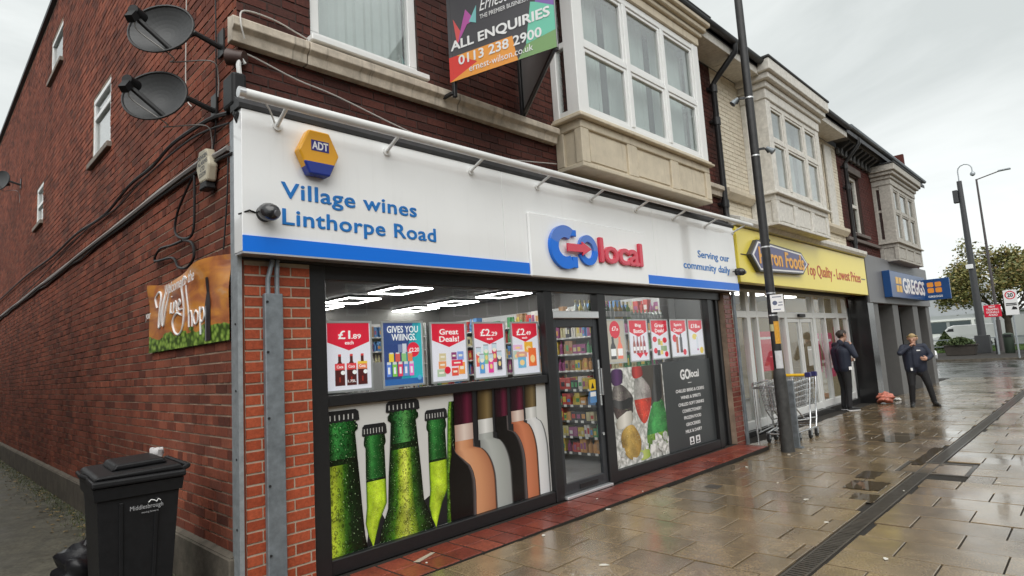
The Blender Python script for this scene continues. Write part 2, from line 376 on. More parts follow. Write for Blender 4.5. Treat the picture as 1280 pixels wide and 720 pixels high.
for s in slabs:
    x0, x1, y0, y1 = s[:4]
    if any(x0 < h[1]-.02 and x1 > h[0]+.02 and y0 < h[3]-.02 and y1 > h[2]+.02 for h in holes_m):
        for h in holes_m:
            if y1 > h[3]+.05: keep.append((x0, x1, max(y0, h[3]), y1)+s[4:])
            elif y0 < h[2]-.05: keep.append((x0, x1, y0, min(y1, h[2]))+s[4:])
            elif x0 < h[0]-.05: keep.append((x0, h[0], y0, y1)+s[4:])
            elif x1 > h[1]+.05: keep.append((h[1], x1, y0, y1)+s[4:])
        continue
    keep.append(s)
def seen(p):
    q = Vector(p)-CAMP; z = q.dot(fw)
    if z < .3: return False
    return abs(q.dot(rt)/z) < .9 and abs(q.dot(up)/z) < .52
def score(s):
    c = Vector(((s[0]+s[1])/2, (s[2]+s[3])/2, 0)); d = (c-CAMP).length
    return (0 if seen(c) else 1000)+d
keep.sort(key=score)
rest = MB(); cache = {}
for i, s in enumerate(keep):
    zt = G((s[0]+s[1])/2)+s[7]
    if i < 300:
        rr = round(s[4]*7)/7; key = (round(s[1]-s[0], 2), round(s[3]-s[2], 2), rr)
        if key not in cache:
            b = MB(); slab_geo(b, -key[0]/2, key[0]/2, -key[1]/2, key[1]/2, 0, rr); o = b.build('paving_slab', M_SLAB, PAVE); cache[key] = o.data
        else:
            o = bpy.data.objects.new('paving_slab', cache[key]); COL.objects.link(o); o.parent = PAVE
        o.location = ((s[0]+s[1])/2, (s[2]+s[3])/2, zt); o.rotation_euler = (s[6], s[5], 0)
    else: slab_geo(rest, s[0], s[1], s[2], s[3], zt, s[4], s[5], s[6])
tag(rest.build('paving_slabs', M_SLAB, PAVE), kind='stuff')
# drainage channel with slotted iron grates
cast = mat('cast_iron', (.07,.062,.052), .45, .2, var=.4, vs=12, bump=.3, coat=.2)
b = MB()
L_ = .5
b.box(0, L_-.006, -.07, -.055, -.03, .0); b.box(0, L_-.006, .055, .07, -.03, .0)
for q in range(12): b.box(.01+q*.041, .03+q*.041, -.055, .055, -.03, -.002)
b.box(0, L_-.006, -.055, .055, -.024, -.02)
gr = b.build('drain_grate', cast, PAVE)
for i in range(50):
    x = -.3+i*L_
    o = gr if i == 0 else bpy.data.objects.new('drain_grate', gr.data)
    if i: COL.objects.link(o); o.parent = PAVE
    o.location = (x, -2.515, G(x)-.002); o.rotation_euler = (0, math.atan(.007) if x >= 0 else 0, 0)
# inspection cover
b = MB(); z = G(6.8)
for a in ((6.42, 6.46, -2.93, -2.24), (7.08, 7.12, -2.93, -2.24), (6.46, 7.08, -2.93, -2.89), (6.46, 7.08, -2.28, -2.24)): b.box(*a, z-.03, z+.001)
mc = b.build('manhole_cover', cast, PAVE)
b = MB(); slab_geo(b, 6.46, 7.08, -2.89, -2.28, z-.004, .3); b.build('cover_infill', M_SLAB, mc)
b = MB(); b.cyl((6.55, -2.6, z-.004), (6.55, -2.6, z+.0005), .025); b.cyl((6.98, -2.6, z-.004), (6.98, -2.6, z+.0005), .025); b.build('lifting_key', cast, mc)
# small gully cover near the shop door
b = MB(); b.box(4.62, 4.78, -.98, -.82, G(4.7)-.02, G(4.7)+.004); b.build('gully_cover', cast, PAVE)
# puddles standing in sunken slabs beside the channel
mw, ntw, bw = newmat('puddle_water'); bw.inputs['Base Color'].default_value = (.07, .055, .036, 1); bw.inputs['Roughness'].default_value = .02; bw.inputs['IOR'].default_value = 1.33
for j, (x0, x1, y0, y1) in enumerate(((5.3, 5.72, -2.36, -2.02), (5.86, 6.38, -2.18, -1.98), (4.75, 5.1, -2.42, -2.2), (6.9, 8.3, -2.42, -2.3), (8.6, 9.6, -1.9, -1.55))):
    rg = random.Random(40+j); b = MB(); pts = []; n_ = 8
    for a, c in (((x0, y0), (x1, y0)), ((x1, y0), (x1, y1)), ((x1, y1), (x0, y1)), ((x0, y1), (x0, y0))):
        for q in range(n_): t = q/n_; pts.append((a[0]+(c[0]-a[0])*t+rg.uniform(-.018, .018), a[1]+(c[1]-a[1])*t+rg.uniform(-.014, .014)))
    b.face([(x, y, G(x)+.0035) for x, y in pts]); tag(b.build('puddle', mw), kind='structure')
# red tiled step along the shop front
STEP = MB(); STEP.box(.52, 7.33, -.465, .2, -.12, -.004); STEP = tag(STEP.build('tiled_step', M_BED), kind='structure')
tc_ = {}
for r_ in range(2):
    for i in range(29):
        rr = random.choice((0, .25, .5, .75, 1))
        if rr not in tc_:
            b = MB(); slab_geo(b, -.1165, .1165, -.115, .115, 0, rr); tc_[rr] = b.build('step_tile', M_TILE, STEP); o = tc_[rr]
        else:
            o = bpy.data.objects.new('step_tile', tc_[rr].data); COL.objects.link(o); o.parent = STEP
        o.location = (.64+i*.2335, -.35+r_*.232, .002+random.uniform(-.001, .001)); o.rotation_euler = (random.uniform(-.004, .004), random.uniform(-.004, .004), 0)

# ================================================================== BRICK WALLS
def bond(u0, u1, v0, v1, holes, seed, top=None, hdr=4):
    rg = random.Random(seed); out = []; n = int(round((v1-v0)/.075))
    for c in range(n):
        a = v0+c*.075; b = a+.067; head = (hdr and c % hdr == hdr-1); w = .1125 if head else .225
        u = u0-((w*.5) if c % 2 else 0)
        if head: u = u0-.056
        while u < u1-.01:
            x0 = max(u, u0); x1 = min(u+w-.008, u1)
            u += w
            if x1-x0 < .03: continue
            segs = [(x0, x1)]
            for h in holes:
                if a < h[3]-.01 and b > h[2]+.01:
                    ns = []
                    for s0, s1 in segs:
                        if s1 <= h[0] or s0 >= h[1]: ns.append((s0, s1)); continue
                        if s0 < h[0]-.03: ns.append((s0, h[0]))
                        if s1 > h[1]+.03: ns.append((h[1], s1))
                    segs = ns
            for s0, s1 in segs:
                if top and b > min(top(s0), top(s1)): continue
                out.append((s0, s1, a, b, rg.random(), rg.uniform(-.0025, .0025)))
    return out
def brick_geo(mb, mp, s, e=.005, dep=.012):
    x0, x1, a, b, r, j = s
    k = .003
    v = [mp(x0, a, -dep), mp(x1, a, -dep), mp(x1, b, -dep), mp(x0, b, -dep), mp(x0+k, a+k, j), mp(x1-k, a+k, j), mp(x1-k, b-k, j), mp(x0+k, b-k, j)]
    mb.raw(v, [(4, 5, 6, 7), (0, 1, 5, 4), (1, 2, 6, 5), (2, 3, 7, 6), (3, 0, 4, 7)], 0, r)
def backing(mb, u0, u1, v0, v1, holes, mp, d0=-.006, d1=-.24):
    us = sorted(set([u0, u1]+[min(max(q, u0), u1) for h in holes for q in h[:2]])); vs = sorted(set([v0, v1]+[min(max(q, v0), v1) for h in holes for q in h[2:4]]))
    for a, b in zip(us, us[1:]):
        run = None
        for c, d in zip(vs, vs[1:]):
            m_ = ((a+b)/2, (c+d)/2)
            if any(h[0] < m_[0] < h[1] and h[2] < m_[1] < h[3] for h in holes): continue
            p = [(a, c), (b, c), (b, d), (a, d)]
            v = [mp(x, y, d0) for x, y in p]+[mp(x, y, d1) for x, y in p]
            mb.raw(v, [(0, 1, 2, 3), (7, 6, 5, 4), (0, 4, 5, 1), (1, 5, 6, 2), (2, 6, 7, 3), (3, 7, 4, 0)])
BR_CACHE = {}
def brick_wall(part, parent, mp, u0, u1, v0, v1, holes, bm_, mm_, seed, n_single=0, key=None, top=None, hdr=4, extra=None, bk=None):
    b = MB(); backing(b, u0 if bk is None else bk, u1, v0, v1, holes, mp)
    if extra: extra(b)
    wall = b.build(part, mm_, parent)
    L = bond(u0, u1, v0, v1, holes, seed, top, hdr)
    if key: L.sort(key=key)
    o3 = ORI[parent]
    rest = MB()
    for i, s in enumerate(L):
        if i < n_single:
            rr = round(s[4]*5)/5; kk = (part, bm_.name, round(s[1]-s[0], 3), rr)
            c = Vector(mp((s[0]+s[1])/2, (s[2]+s[3])/2, s[5]))
            if kk not in BR_CACHE:
                bb = MB(); w = kk[2]; z0 = Vector(mp(0, 0, 0)); brick_geo(bb, lambda p, q, d: Vector(mp(p, q, d))-z0, (-w/2, w/2, -.0325, .0325, rr, 0))
                o = bb.build('brick', bm_, wall, origin=None)
                for v in o.data.vertices: v.co = v.co + o3
                BR_CACHE[kk] = o.data
            else:
                o = bpy.data.objects.new('brick', BR_CACHE[kk]); COL.objects.link(o); o.parent = wall
            o.location = c-o3
        else: brick_geo(rest, mp, s)
    if rest.f: tag(rest.build('brickwork', bm_, wall), kind='stuff')
    return wall

# ================================================================== WINDOWS AND BAYS
def pane_part(parent, x0, x1, z0, z1, y, g=None, name='pane'):
    b = MB(); b.box(x0, x1, y, y+.006, z0, z1); return b.build(name, g or M_GLASS_UP, parent)
def curtain(parent, x0, x1, z0, z1, y, name='curtain', m=None, amp=.012, wl=.09, pull=0):
    b = MB(); n = int((x1-x0)/.02); P = []
    for i in range(n+1):
        x = x0+(x1-x0)*i/n; d = amp*math.sin(x*math.tau/wl)+amp*.5*math.sin(x*math.tau/wl*.37); P.append((x, d))
    for (xa, da), (xb, db) in zip(P, P[1:]): b.face([(xa, y+da, z0), (xb, y+db, z0), (xb, y+db, z1), (xa, y+da, z1)])
    return b.build(name, m or M_CURTAIN, parent, smooth=True)
def sash(parent, x0, x1, z0, z1, y, fr, fw_=.06, trans=(), mull=(), glass=None, name='window', depth=.07, sill=None, dark=True, cur=True):
    """a framed window in the plane y, the frame in front of the glass, its opening behind"""
    b = MB(); a = .002
    b.box(x0, x1, y, y+depth, z0, z0+fw_); b.box(x0, x1, y, y+depth, z1-fw_, z1)
    b.box(x0, x0+fw_, y+a, y+depth-a, z0+fw_, z1-fw_); b.box(x1-fw_, x1, y+a, y+depth-a, z0+fw_, z1-fw_)
    for t in trans: b.box(x0+fw_, x1-fw_, y+a, y+depth-a, t-fw_*.5, t+fw_*.5)
    for q in mull: b.box(q-fw_*.5, q+fw_*.5, y+2*a, y+depth-2*a, z0+fw_, z1-fw_)
    w = b.build(name, fr, parent, bevel=.006)
    zs = [z0+fw_]+[q for t in trans for q in (t-fw_*.5, t+fw_*.5)]+[z1-fw_]; xs = [x0+fw_]+[q for t in mull for q in (t-fw_*.5, t+fw_*.5)]+[x1-fw_]
    for i in range(0, len(xs), 2):
        for j in range(0, len(zs), 2): pane_part(w, xs[i]-.004, xs[i+1]+.004, zs[j]-.004, zs[j+1]+.004, y+depth*.5, glass)
    if dark:
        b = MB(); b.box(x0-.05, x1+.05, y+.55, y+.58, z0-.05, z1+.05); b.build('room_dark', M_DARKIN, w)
    if cur: curtain(w, x0+fw_*.5, x1-fw_*.5, z0+.02, z1-.02, y+.16)
    return w
FRONT = lambda u, v, d: (u, -d, v)
SIDE = lambda u, v, d: (-d, u, v)
def bay(parent, x0, x1, d, zb, zs, zt, zc, mframe, mbase, cols, trans, corner=.13, npan=3, side_panes=True, cur=None, mull=.075, cor_out=.16):
    b = MB(); b.box(x0+.03, x1-.03, -d+.03, -.004, zb+.006, zs-.004); b.box(x0, x1, -d, -.003, zb+.0, zb+.05); b.box(x0+.002, x1-.002, -d+.002, -.0035, zs-.1, zs)
    pw = (x1-x0)/npan
    b.box(x0+.001, x0+.14, -d+.001, -d+.1, zb+.05, zs-.1); b.box(x1-.14, x1-.001, -d+.001, -d+.1, zb+.05, zs-.1)
    for i in range(1, npan): b.box(x0+i*pw-.1, x0+i*pw+.1, -d+.001, -d+.1, zb+.05, zs-.1)
    b.box(x0+.001, x0+.1, -.12, -.005, zb+.05, zs-.1)
    base = b.build('bay_window', mbase, parent, bevel=.008)
    for i in range(npan):
        a, c = x0+i*pw+(.14 if i == 0 else .1), x0+(i+1)*pw-(.14 if i == npan-1 else .1)
        b = MB(); b.box(a+.03, c-.03, -d+.018, -d+.04, zb+.08, zs-.13); b.build('base_panel', mbase, base, bevel=.006)
    b = MB(); b.box(x0-.06, x1+.06, -d-.06, -.002, zs+.001, zs+.035); b.box(x0-.03, x1+.03, -d-.03, -.002, zs+.0355, zs+.07); b.build('sill', mbase, base, bevel=.008)
    z0 = zs+.071
    b = MB()
    b.box(x0, x0+corner, -d, -d+corner, z0, zt); b.box(x1-corner, x1, -d, -d+corner, z0, zt)
    b.box(x0+corner, x1-corner, -d+.01, -d+.09, zt-.09, zt-.001); b.box(x0+corner, x1-corner, -d+.01, -d+.09, z0, z0+.07)
    b.box(x0, x0+.07, -.09, -.002, z0, zt); b.box(x1-.07, x1, -.09, -.002, z0, zt)
    b.box(x0+.01, x0+.08, -d+corner, -.09, zt-.09, zt-.001); b.box(x0+.01, x0+.08, -d+corner, -.09, z0, z0+.07)
    b.box(x1-.08, x1-.01, -d+corner, -.09, zt-.09, zt-.001); b.box(x1-.08, x1-.01, -d+corner, -.09, z0, z0+.07)
    b.box(x0+.012, x0+.078, -d+corner, -.09, trans-.035, trans+.035); b.box(x1-.078, x1-.012, -d+corner, -.09, trans-.035, trans+.035)
    xs = [x0+corner]+[x0+(x1-x0)*c for c in cols]+[x1-corner]
    for q in xs[1:-1]: b.box(q-mull/2, q+mull/2, -d+.004, -d+.1, z0+.07, zt-.09)
    for i in range(len(xs)-1):
        a = xs[i]+(0 if i == 0 else mull/2); c = xs[i+1]-(0 if i == len(xs)-2 else mull/2)
        b.box(a, c, -d+.012, -d+.088, trans-.035, trans+.035)
        e = .045
        for (l, h) in ((z0+.07, trans-.035), (trans+.035, zt-.09)):
            b.box(a, a+e, -d+.022, -d+.078, l, h); b.box(c-e, c, -d+.022, -d+.078, l, h); b.box(a+e, c-e, -d+.024, -d+.076, l, l+e); b.box(a+e, c-e, -d+.024, -d+.076, h-e, h)
    fr = b.build('window_frame', mframe, base, bevel=.006)
    for i in range(len(xs)-1):
        a = xs[i]+(0 if i == 0 else mull/2); c = xs[i+1]-(0 if i == len(xs)-2 else mull/2)
        for (l, h) in ((z0+.07, trans-.035), (trans+.035, zt-.09)): pane_part(base, a+.03, c-.03, l+.03, h-.03, -d+.05)
    for sx in (x0+.045, x1-.051):
        for (l, h) in ((z0+.07, trans-.035), (trans+.035, zt-.09)):
            b = MB(); b.box(sx, sx+.006, -d+corner-.005, -.085, l, h); b.build('pane', M_GLASS_UP, base)
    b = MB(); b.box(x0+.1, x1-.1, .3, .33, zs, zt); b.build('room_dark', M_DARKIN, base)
    for (a, c) in (cur if cur is not None else [(x0+.15, x1-.15)]): curtain(base, a, c, zs+.08, zt-.02, -d+.24)
    H = zc-zt; b = MB()
    for (o, a, c) in ((.02, 0, .28), (.06, .28, .45), (cor_out*.7, .45, .62), (cor_out, .62, .93)):
        b.box(x0-o, x1+o, -d-o, -.002, zt+H*a+.0005, zt+H*c)
    b.build('cornice', mbase, base, bevel=.012)
    b = MB(); b.box(x0-cor_out-.02, x1+cor_out+.02, -d-cor_out-.02, -.002, zt+H*.93+.001, zc); b.build('lead_cap', M_LEAD, base, bevel=.01)
    return base

# ================================================================== CORNER SHOP BUILDING
BLD = thing('corner_shop_building', 'dark brick corner building with white bay window above the Village wines shopfront', 'building', (0, 0, 0))
side_holes = [(3.78, 4.72, 4.27, 5.1), (7.05, 8.1, 6.65, 7.32), (8.58, 9.3, 4.34, 5.04)]
def gable(y): return 7.95 if y > 7.2 else (6.25+y*.8 if y < 4.5 else 9.85-(y-4.5)*.7)
def gx(b):
    b.prism([(0, 7.95), (7.3, 7.95), (4.5, 9.75), (2.2, 7.95)][1:], YZ, .0061, .24)
def near(s):
    c = Vector((0, (s[0]+s[1])/2, (s[2]+s[3])/2)); return (0 if seen(c) else 1000)+(c-CAMP).length
brick_wall('side_wall', BLD, SIDE, .014, 17.0, .33, 7.98, side_holes, M_BR_SIDE, M_MORTAR, 3, n_single=170, key=near, top=gable, extra=gx)
b = MB(); b.box(-.05, .2, .08, 17, -.1, .31); b.prism([(-.05, .3105), (.02, .3105), (.02, .34)], lambda a, c, d: (a, d, c), .08, 17); b.build('plinth', M_CONC, BLD, bevel=.01)
b = MB(); b.box(-.06, .3, 7.1, 17.1, 7.951, 8.03); b.build('coping', M_SLATE, BLD)
def side_window(y0, y1, z0, z1, trans, fw_=.065):
    b = MB(); X0, X1 = .008, .08
    b.box(X0, X1, y0, y1, z0, z0+fw_); b.box(X0, X1, y0, y1, z1-fw_, z1); b.box(X0+.002, X1-.002, y0, y0+fw_, z0+fw_, z1-fw_); b.box(X0+.002, X1-.002, y1-fw_, y1, z0+fw_, z1-fw_)
    zs = [z0+fw_]
    for t in trans: b.box(X0+.002, X1-.002, y0+fw_, y1-fw_, t-.03, t+.03); zs += [t-.03, t+.03]
    zs.append(z1-fw_); w = b.build('window', M_UPVC, BLD, bevel=.006)
    for i in range(0, len(zs), 2):
        b = MB(); b.box(.04, .046, y0+fw_-.004, y1-fw_+.004, zs[i]-.004, zs[i+1]+.004); b.build('pane', M_GLASS_UP, w)
    b = MB(); b.box(.22, .23, y0, y1, z0, z1); b.build('blind', M_CURTAIN, w)
    b = MB(); b.box(-.05, .06, y0-.08, y1+.08, z0-.07, z0-.001); b.build('sill', mat('stone_sill', (.2,.17,.14), .8, var=.3), w, bevel=.006)
side_window(3.78, 4.72, 4.27, 5.1, [4.84]); side_window(7.05, 8.1, 6.65, 7.32, []); side_window(8.58, 9.3, 4.34, 5.04, [4.7])
# front wall above the fascia
fh = [(.57, 1.62, 4.1, 5.7), (3.75, 6.25, 4.1, 5.85)]
def nearf(s):
    c = Vector(((s[0]+s[1])/2, 0, (s[2]+s[3])/2)); return (0 if seen(c) else 1000)+(c-CAMP).length
brick_wall('front_wall', BLD, FRONT, .003, 7.66, 3.3, 6.1, fh, M_BR_FRONT, M_MORTAR_D, 4, n_single=60, key=nearf, bk=.03)
b = MB(); b.box(.25, 7.66, .25, .5, 2.3, 6.1); 
b = MB(); b.box(.02, 7.6, .012, .24, 2.3, 3.3); b.build('lintel', M_DARKIN, BLD)
# stone band in blocks
xs = [-.07, .5, 2.0, 3.46]
def band(b, a, c, z0=3.84):
    b.prism([(0, z0), (-.07, z0), (-.08, z0+.07), (-.12, z0+.1), (-.12, z0+.16), (-.09, z0+.18), (-.0, z0+.2)], lambda p, q, d: (d, p-.002, q), a+.004, c-.004)
for a, c in zip(xs, xs[1:]):
    b = MB(); band(b, a, c); b.build('stone_band', M_STONE, BLD, bevel=.004)
b = MB(); band(b, 6.56, 7.6); b.build('stone_band', M_STONE, BLD, bevel=.004)
sash(BLD, .57, 1.62, 4.1, 5.7, .02, M_UPVC, fw_=.085, depth=.08)
b = MB(); b.box(.53, 1.67, -.1, .02, 4.045, 4.099); b.build('window_sill', M_UPVC, BLD, bevel=.008)
bay(BLD, 3.5, 6.5, .38, 3.52, 4.06, 5.9, 6.36, M_UPVC, M_BAYSTONE, (.36, .66), 4.98, corner=.17, cur=[(3.68, 4.28), (4.45, 5.35), (5.5, 6.3)])
# eaves and roof
def eaves(parent, x0, x1, z=6.1, out=.42, m=None, gut=True):
    b = MB(); b.box(x0, x1, -out, -.004, z, z+.1); b.box(x0, x1, -out-.02, -out, z-.02, z+.2)
    b.build('soffit', m or M_WHITE_OLD, parent, bevel=.006)
    if gut:
        b = MB(); n = 8
        for i in range(n):
            t0, t1 = math.pi*i/n, math.pi*(i+1)/n; r_ = .065; yc, zc = -out-.09, z+.2
            b.raw([(x0, yc+r_*math.cos(t0), zc-r_*math.sin(t0)), (x1, yc+r_*math.cos(t0), zc-r_*math.sin(t0)), (x1, yc+r_*math.cos(t1), zc-r_*math.sin(t1)), (x0, yc+r_*math.cos(t1), zc-r_*math.sin(t1))], [(0, 1, 2, 3)])
        b.box(x0, x1, -out-.03, -out-.022, z+.12, z+.21)
        b.build('gutter', M_IRON, parent, smooth=False)
eaves(BLD, -.1, 7.72)
def roof(parent, x0, x1, y1=9, zr=9.75):
    b = MB(); b.prism([(-.45, 6.3), (4.5, zr), (y1, zr-(y1-4.5)*.7), (y1, zr-(y1-4.5)*.7-.12), (4.5, zr-.14), (-.45, 6.2)], lambda p, q, d: (d, p, q), x0, x1); b.build('roof', M_SLATE, parent)
roof(BLD, -.08, 7.7, 7.1)
def downpipe(parent, x, z0, z1, out=.42, m=None):
    b = MB(); m = m or M_IRON
    b.tube([(x, -out-.09, z1+.12), (x, -out-.09, z1-.02), (x+.0, -.2, z1-.3), (x, -.09, z1-.42), (x, -.09, z0+.2), (x, -.09, z0+.06), (x, -.13, z0)], .048, 10)
    for z in (z1-.5, (z0+z1)/2+.3, z0+.28): b.cyl((x, -.09, z-.06), (x, -.09, z+.06), .062); b.box(x-.09, x+.09, -.05, -.002, z-.02, z+.02)
    return b.build('downpipe', m, parent, smooth=True)
downpipe(BLD, 7.55, 3.45, 6.15)
# brick piers of the shopfront
key0 = lambda s: s[2]
brick_wall('brick_pier', BLD, FRONT, .035, .515, .02, 2.29, [], M_BR_PIER, M_MORTAR_L, 21, n_single=200, hdr=0)
b = MB(); b.box(.012, .034, .006, .24, .0, 2.29); b.build('pier_return', M_BR_SIDE, BLD)
brick_wall('brick_pier', BLD, FRONT, 7.33, 7.6, -.05, 2.3, [], M_BR_PIER2, M_MORTAR, 22, n_single=120, hdr=0)
b = MB(); b.box(-.018, -.0125, -.012, .1, 0, 3.3); b.box(-.018, .012, -.018, -.0125, 0, 3.3)
ct = b.build('corner_trim', M_GALV, BLD)
b = MB()
for z in (.5, .95, 1.4, 1.85): b.cyl((-.019, .02, z), (-.023, .02, z), .008, n=8)
b.build('screw', M_IRON, ct)
b = MB(); b.box(7.605, 7.68, -.03, .0, G(7.6), 2.32); b.build('end_trim', M_GALV_D, BLD, bevel=.004)

# shop front
SF = MB()
Y0, Y1 = .045, .13
SF.box(.517, .655, Y0-.02, Y1+.02, .0, 2.3)                      # left jamb
SF.box(.655, 3.17, Y0, Y1, .003, .115); SF.box(4.27, 6.87, Y0, Y1, .003, .13)
SF.box(.655, 7.33, Y0+.002, Y1, 2.19, 2.32)
SF.box(.655, 3.17, Y0+.004, Y1-.004, 1.222, 1.305)
SF.box(3.17, 3.3, Y0-.012, Y1+.01, .003, 2.19); SF.box(4.11, 4.27, Y0-.012, Y1+.01, .003, 2.19)
SF.box(6.87, 7.0, Y0-.004, Y1+.01, .003, 2.19)
SF = SF.build('shopfront_frame', M_BLACK, BLD, bevel=.006)
b = MB(); b.box(7.0, 7.33, .09, .13, .003, 2.19); b.box(7.18, 7.24, .06, .09, .003, 2.19); b.build('shutter_guide', M_BLACK, BLD, bevel=.005)
for (a, c, z0, z1) in ((.655, 3.17, 1.305, 2.19), (.655, 3.17, .115, 1.222), (4.27, 6.87, .13, 2.19), (3.3, 4.11, 1.985, 2.19)):
    pane_part(SF, a, c, z0, z1, .1, M_GLASS)
b = MB(); b.box(3.3, 4.11, Y0-.02, Y1, 1.9, 1.98); b.build('transom_bar', M_ALU, SF, bevel=.005)
D = MB(); D.box(3.305, 3.37, .06, .11, .035, 1.895); D.box(4.03, 4.105, .06, .11, .035, 1.895); D.box(3.37, 4.03, .062, .108, 1.8, 1.895); D.box(3.37, 4.03, .062, .108, .035, .15)
D = D.build('shop_door', M_ANTH, BLD, bevel=.006)
pane_part(D, 3.366, 4.034, .146, 1.804, .083, M_GLASS)
b = MB(); b.box(3.58, 3.9, .052, .0615, .06, .115); b.build('letter_plate', M_BLACK, D, bevel=.003)
b = MB(); b.tube([(4.065, .06, 1.02), (4.065, .015, 1.02), (4.065, .015, 1.32), (4.065, .06, 1.32)], .012, 8); b.box(4.05, 4.08, .05, .061, .9, 1.42); b.build('door_handle', M_STEEL, D, smooth=True)
b = MB(); b.cyl((4.065, .05, .58), (4.065, .061, .58), .018); b.build('lock', M_STEEL, D)
b = MB(); b.box(3.3, 4.11, .0, .13, .004, .032); b.build('threshold', M_ALU, BLD, bevel=.004)

# ------------------------------------------------------------------ inside the shop
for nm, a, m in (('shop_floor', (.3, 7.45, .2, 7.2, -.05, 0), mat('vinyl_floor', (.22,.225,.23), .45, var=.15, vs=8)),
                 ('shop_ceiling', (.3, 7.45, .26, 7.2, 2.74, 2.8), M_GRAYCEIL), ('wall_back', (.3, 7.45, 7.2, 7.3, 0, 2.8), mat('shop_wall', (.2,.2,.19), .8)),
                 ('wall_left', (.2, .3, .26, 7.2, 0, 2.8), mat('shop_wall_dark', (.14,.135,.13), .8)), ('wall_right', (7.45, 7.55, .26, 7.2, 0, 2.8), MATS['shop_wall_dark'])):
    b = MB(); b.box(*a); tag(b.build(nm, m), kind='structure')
M_LED = mat('led_light', (1, .99, .97), .5, emit=15)
def led(cx, cy, w=.66, l=.86, z=2.68, label=''):
    t = thing('ceiling_light', label, 'ceiling light', (cx, cy, z), 'square LED frames on the shop ceiling')
    b = MB(); e = .028
    b.box(cx-w/2, cx+w/2, cy-l/2, cy-l/2+e, z, z+.015); b.box(cx-w/2, cx+w/2, cy+l/2-e, cy+l/2, z, z+.015)
    b.box(cx-w/2, cx-w/2+e, cy-l/2+e, cy+l/2-e, z, z+.015); b.box(cx+w/2-e, cx+w/2, cy-l/2+e, cy+l/2-e, z, z+.015)
    d = b.build('diffuser', M_LED, t)
    b = MB(); b.box(cx-w/2-.003, cx+w/2+.003, cy-l/2-.003, cy+l/2+.003, z+.0155, z+.04); b.build('housing', M_GRAYCEIL, t)
for i, (cx, cy) in enumerate([(x_, y_) for x_ in (1.7, 4.05, 6.4) for y_ in (1.0, 2.4, 3.9, 5.4, 6.7)]):
    led(cx, cy, label='glowing square LED frame light on the dark ceiling inside the wine shop')
# shelving
PROD = [mat('goods_%d' % i, c, .45) for i, c in enumerate([(.5,.06,.05),(.6,.45,.08),(.1,.25,.5),(.65,.62,.58),(.08,.3,.12),(.35,.2,.1),(.6,.3,.1),(.05,.05,.06),(.55,.5,.3),(.3,.08,.2)])]
M_SHELF = mat('shelf_metal', (.55,.55,.54), .4, .1); M_SHELF_D = mat('shelf_dark', (.06,.062,.065), .5); M_TAG = mat('price_tag', (.75,.75,.72), .5)
def shelving(label, x0, x1, y0, y1, zs, depth_axis, seed, back, metal, hgt=.26, ht=None, bottle=.5):
    """shelves facing -x ('x') or -y ('y'); goods stand on each shelf"""
    t = thing('shelving_unit', label, 'shelf', ((x0+x1)/2, (y0+y1)/2, 0)); rg = random.Random(seed)
    b = MB()
    if depth_axis == 'x': b.box(x1-.03, x1, y0, y1, 0, back); b.box(x0, x1-.03, y0, y0+.03, 0, back); b.box(x0, x1-.03, y1-.03, y1, 0, back)
    else: b.box(x0, x1, y1-.03, y1, 0, back); b.box(x0, x0+.03, y0, y1-.03, 0, back); b.box(x1-.03, x1, y0, y1-.03, 0, back)
    b.build('back_panel', metal, t)
    for z in zs:
        b = MB(); tg = MB()
        if depth_axis == 'x':
            b.box(x0, x1-.031, y0+.031, y1-.031, z-.025, z); q = y0+.08
            while q < y1-.1: tg.box(x0-.004, x0-.0005, q, q+.05, z-.028, z+.006); q += rg.uniform(.1, .2)
        else:
            b.box(x0+.031, x1-.031, y0, y1-.031, z-.025, z); q = x0+.08
            while q < x1-.1: tg.box(q, q+.05, y0-.004, y0-.0005, z-.028, z+.006); q += rg.uniform(.1, .2)
        sh = b.build('shelf', metal, t); tg.build('price_tags', M_TAG, sh)
        g = MB(); a, e = (y0, y1) if depth_axis == 'x' else (x0, x1); q = a+.04; d0 = (x0 if depth_axis == 'x' else y0)+.02
        while q < e-.1:
            w = rg.uniform(.045, .1); h = rg.uniform(.5, .95)*hgt; mi = rg.randrange(len(PROD)); d = rg.uniform(.1, .16); k = 1+rg.randrange(3)
            for _ in range(k):
                if q+w > e-.05: break
                if rg.random() < bottle:
                    c = (d0+.05, q+w/2) if depth_axis == 'x' else (q+w/2, d0+.05); r_ = w*.42
                    g.lathe([(r_, .001), (r_, h*.6), (r_*.4, h*.75), (r_*.38, h)], (c[0], c[1], z), n=8, mi=mi)
                elif depth_axis == 'x':
                    g.box(d0, d0+d, q, q+w-.006, z+.001, z+h, mi); g.box(d0-.0015, d0-.0003, q+w*.12, q+w*.8, z+h*.25, z+h*rg.uniform(.5, .8), rg.randrange(len(PROD)))
                else:
                    g.box(q, q+w-.006, d0, d0+d, z+.001, z+h, mi); g.box(q+w*.12, q+w*.8, d0-.0015, d0-.0003, z+h*.25, z+h*rg.uniform(.5, .8), rg.randrange(len(PROD)))
                q += w
            q += .004
        tag(g.build('goods', PROD, sh), kind='stuff')
    return t
shelving('low dark shelving with packets seen through the shop door', 5.15, 5.6, .62, 2.3, (.12, .34, .56, .78, 1.0), 'x', 3, 1.05, M_SHELF_D, .2, bottle=.15)
shelving('tall bright shelving along the right wall inside the shop', 6.95, 7.42, .9, 6.9, (.15, .5, .85, 1.2, 1.5, 1.8, 2.1), 'x', 5, 2.4, M_SHELF, .3)
shelving('tall shelving on the back wall of the shop', .5, 6.7, 6.75, 7.18, (.15, .5, .85, 1.2, 1.5, 1.8, 2.1), 'y', 6, 2.4, M_SHELF, .3)
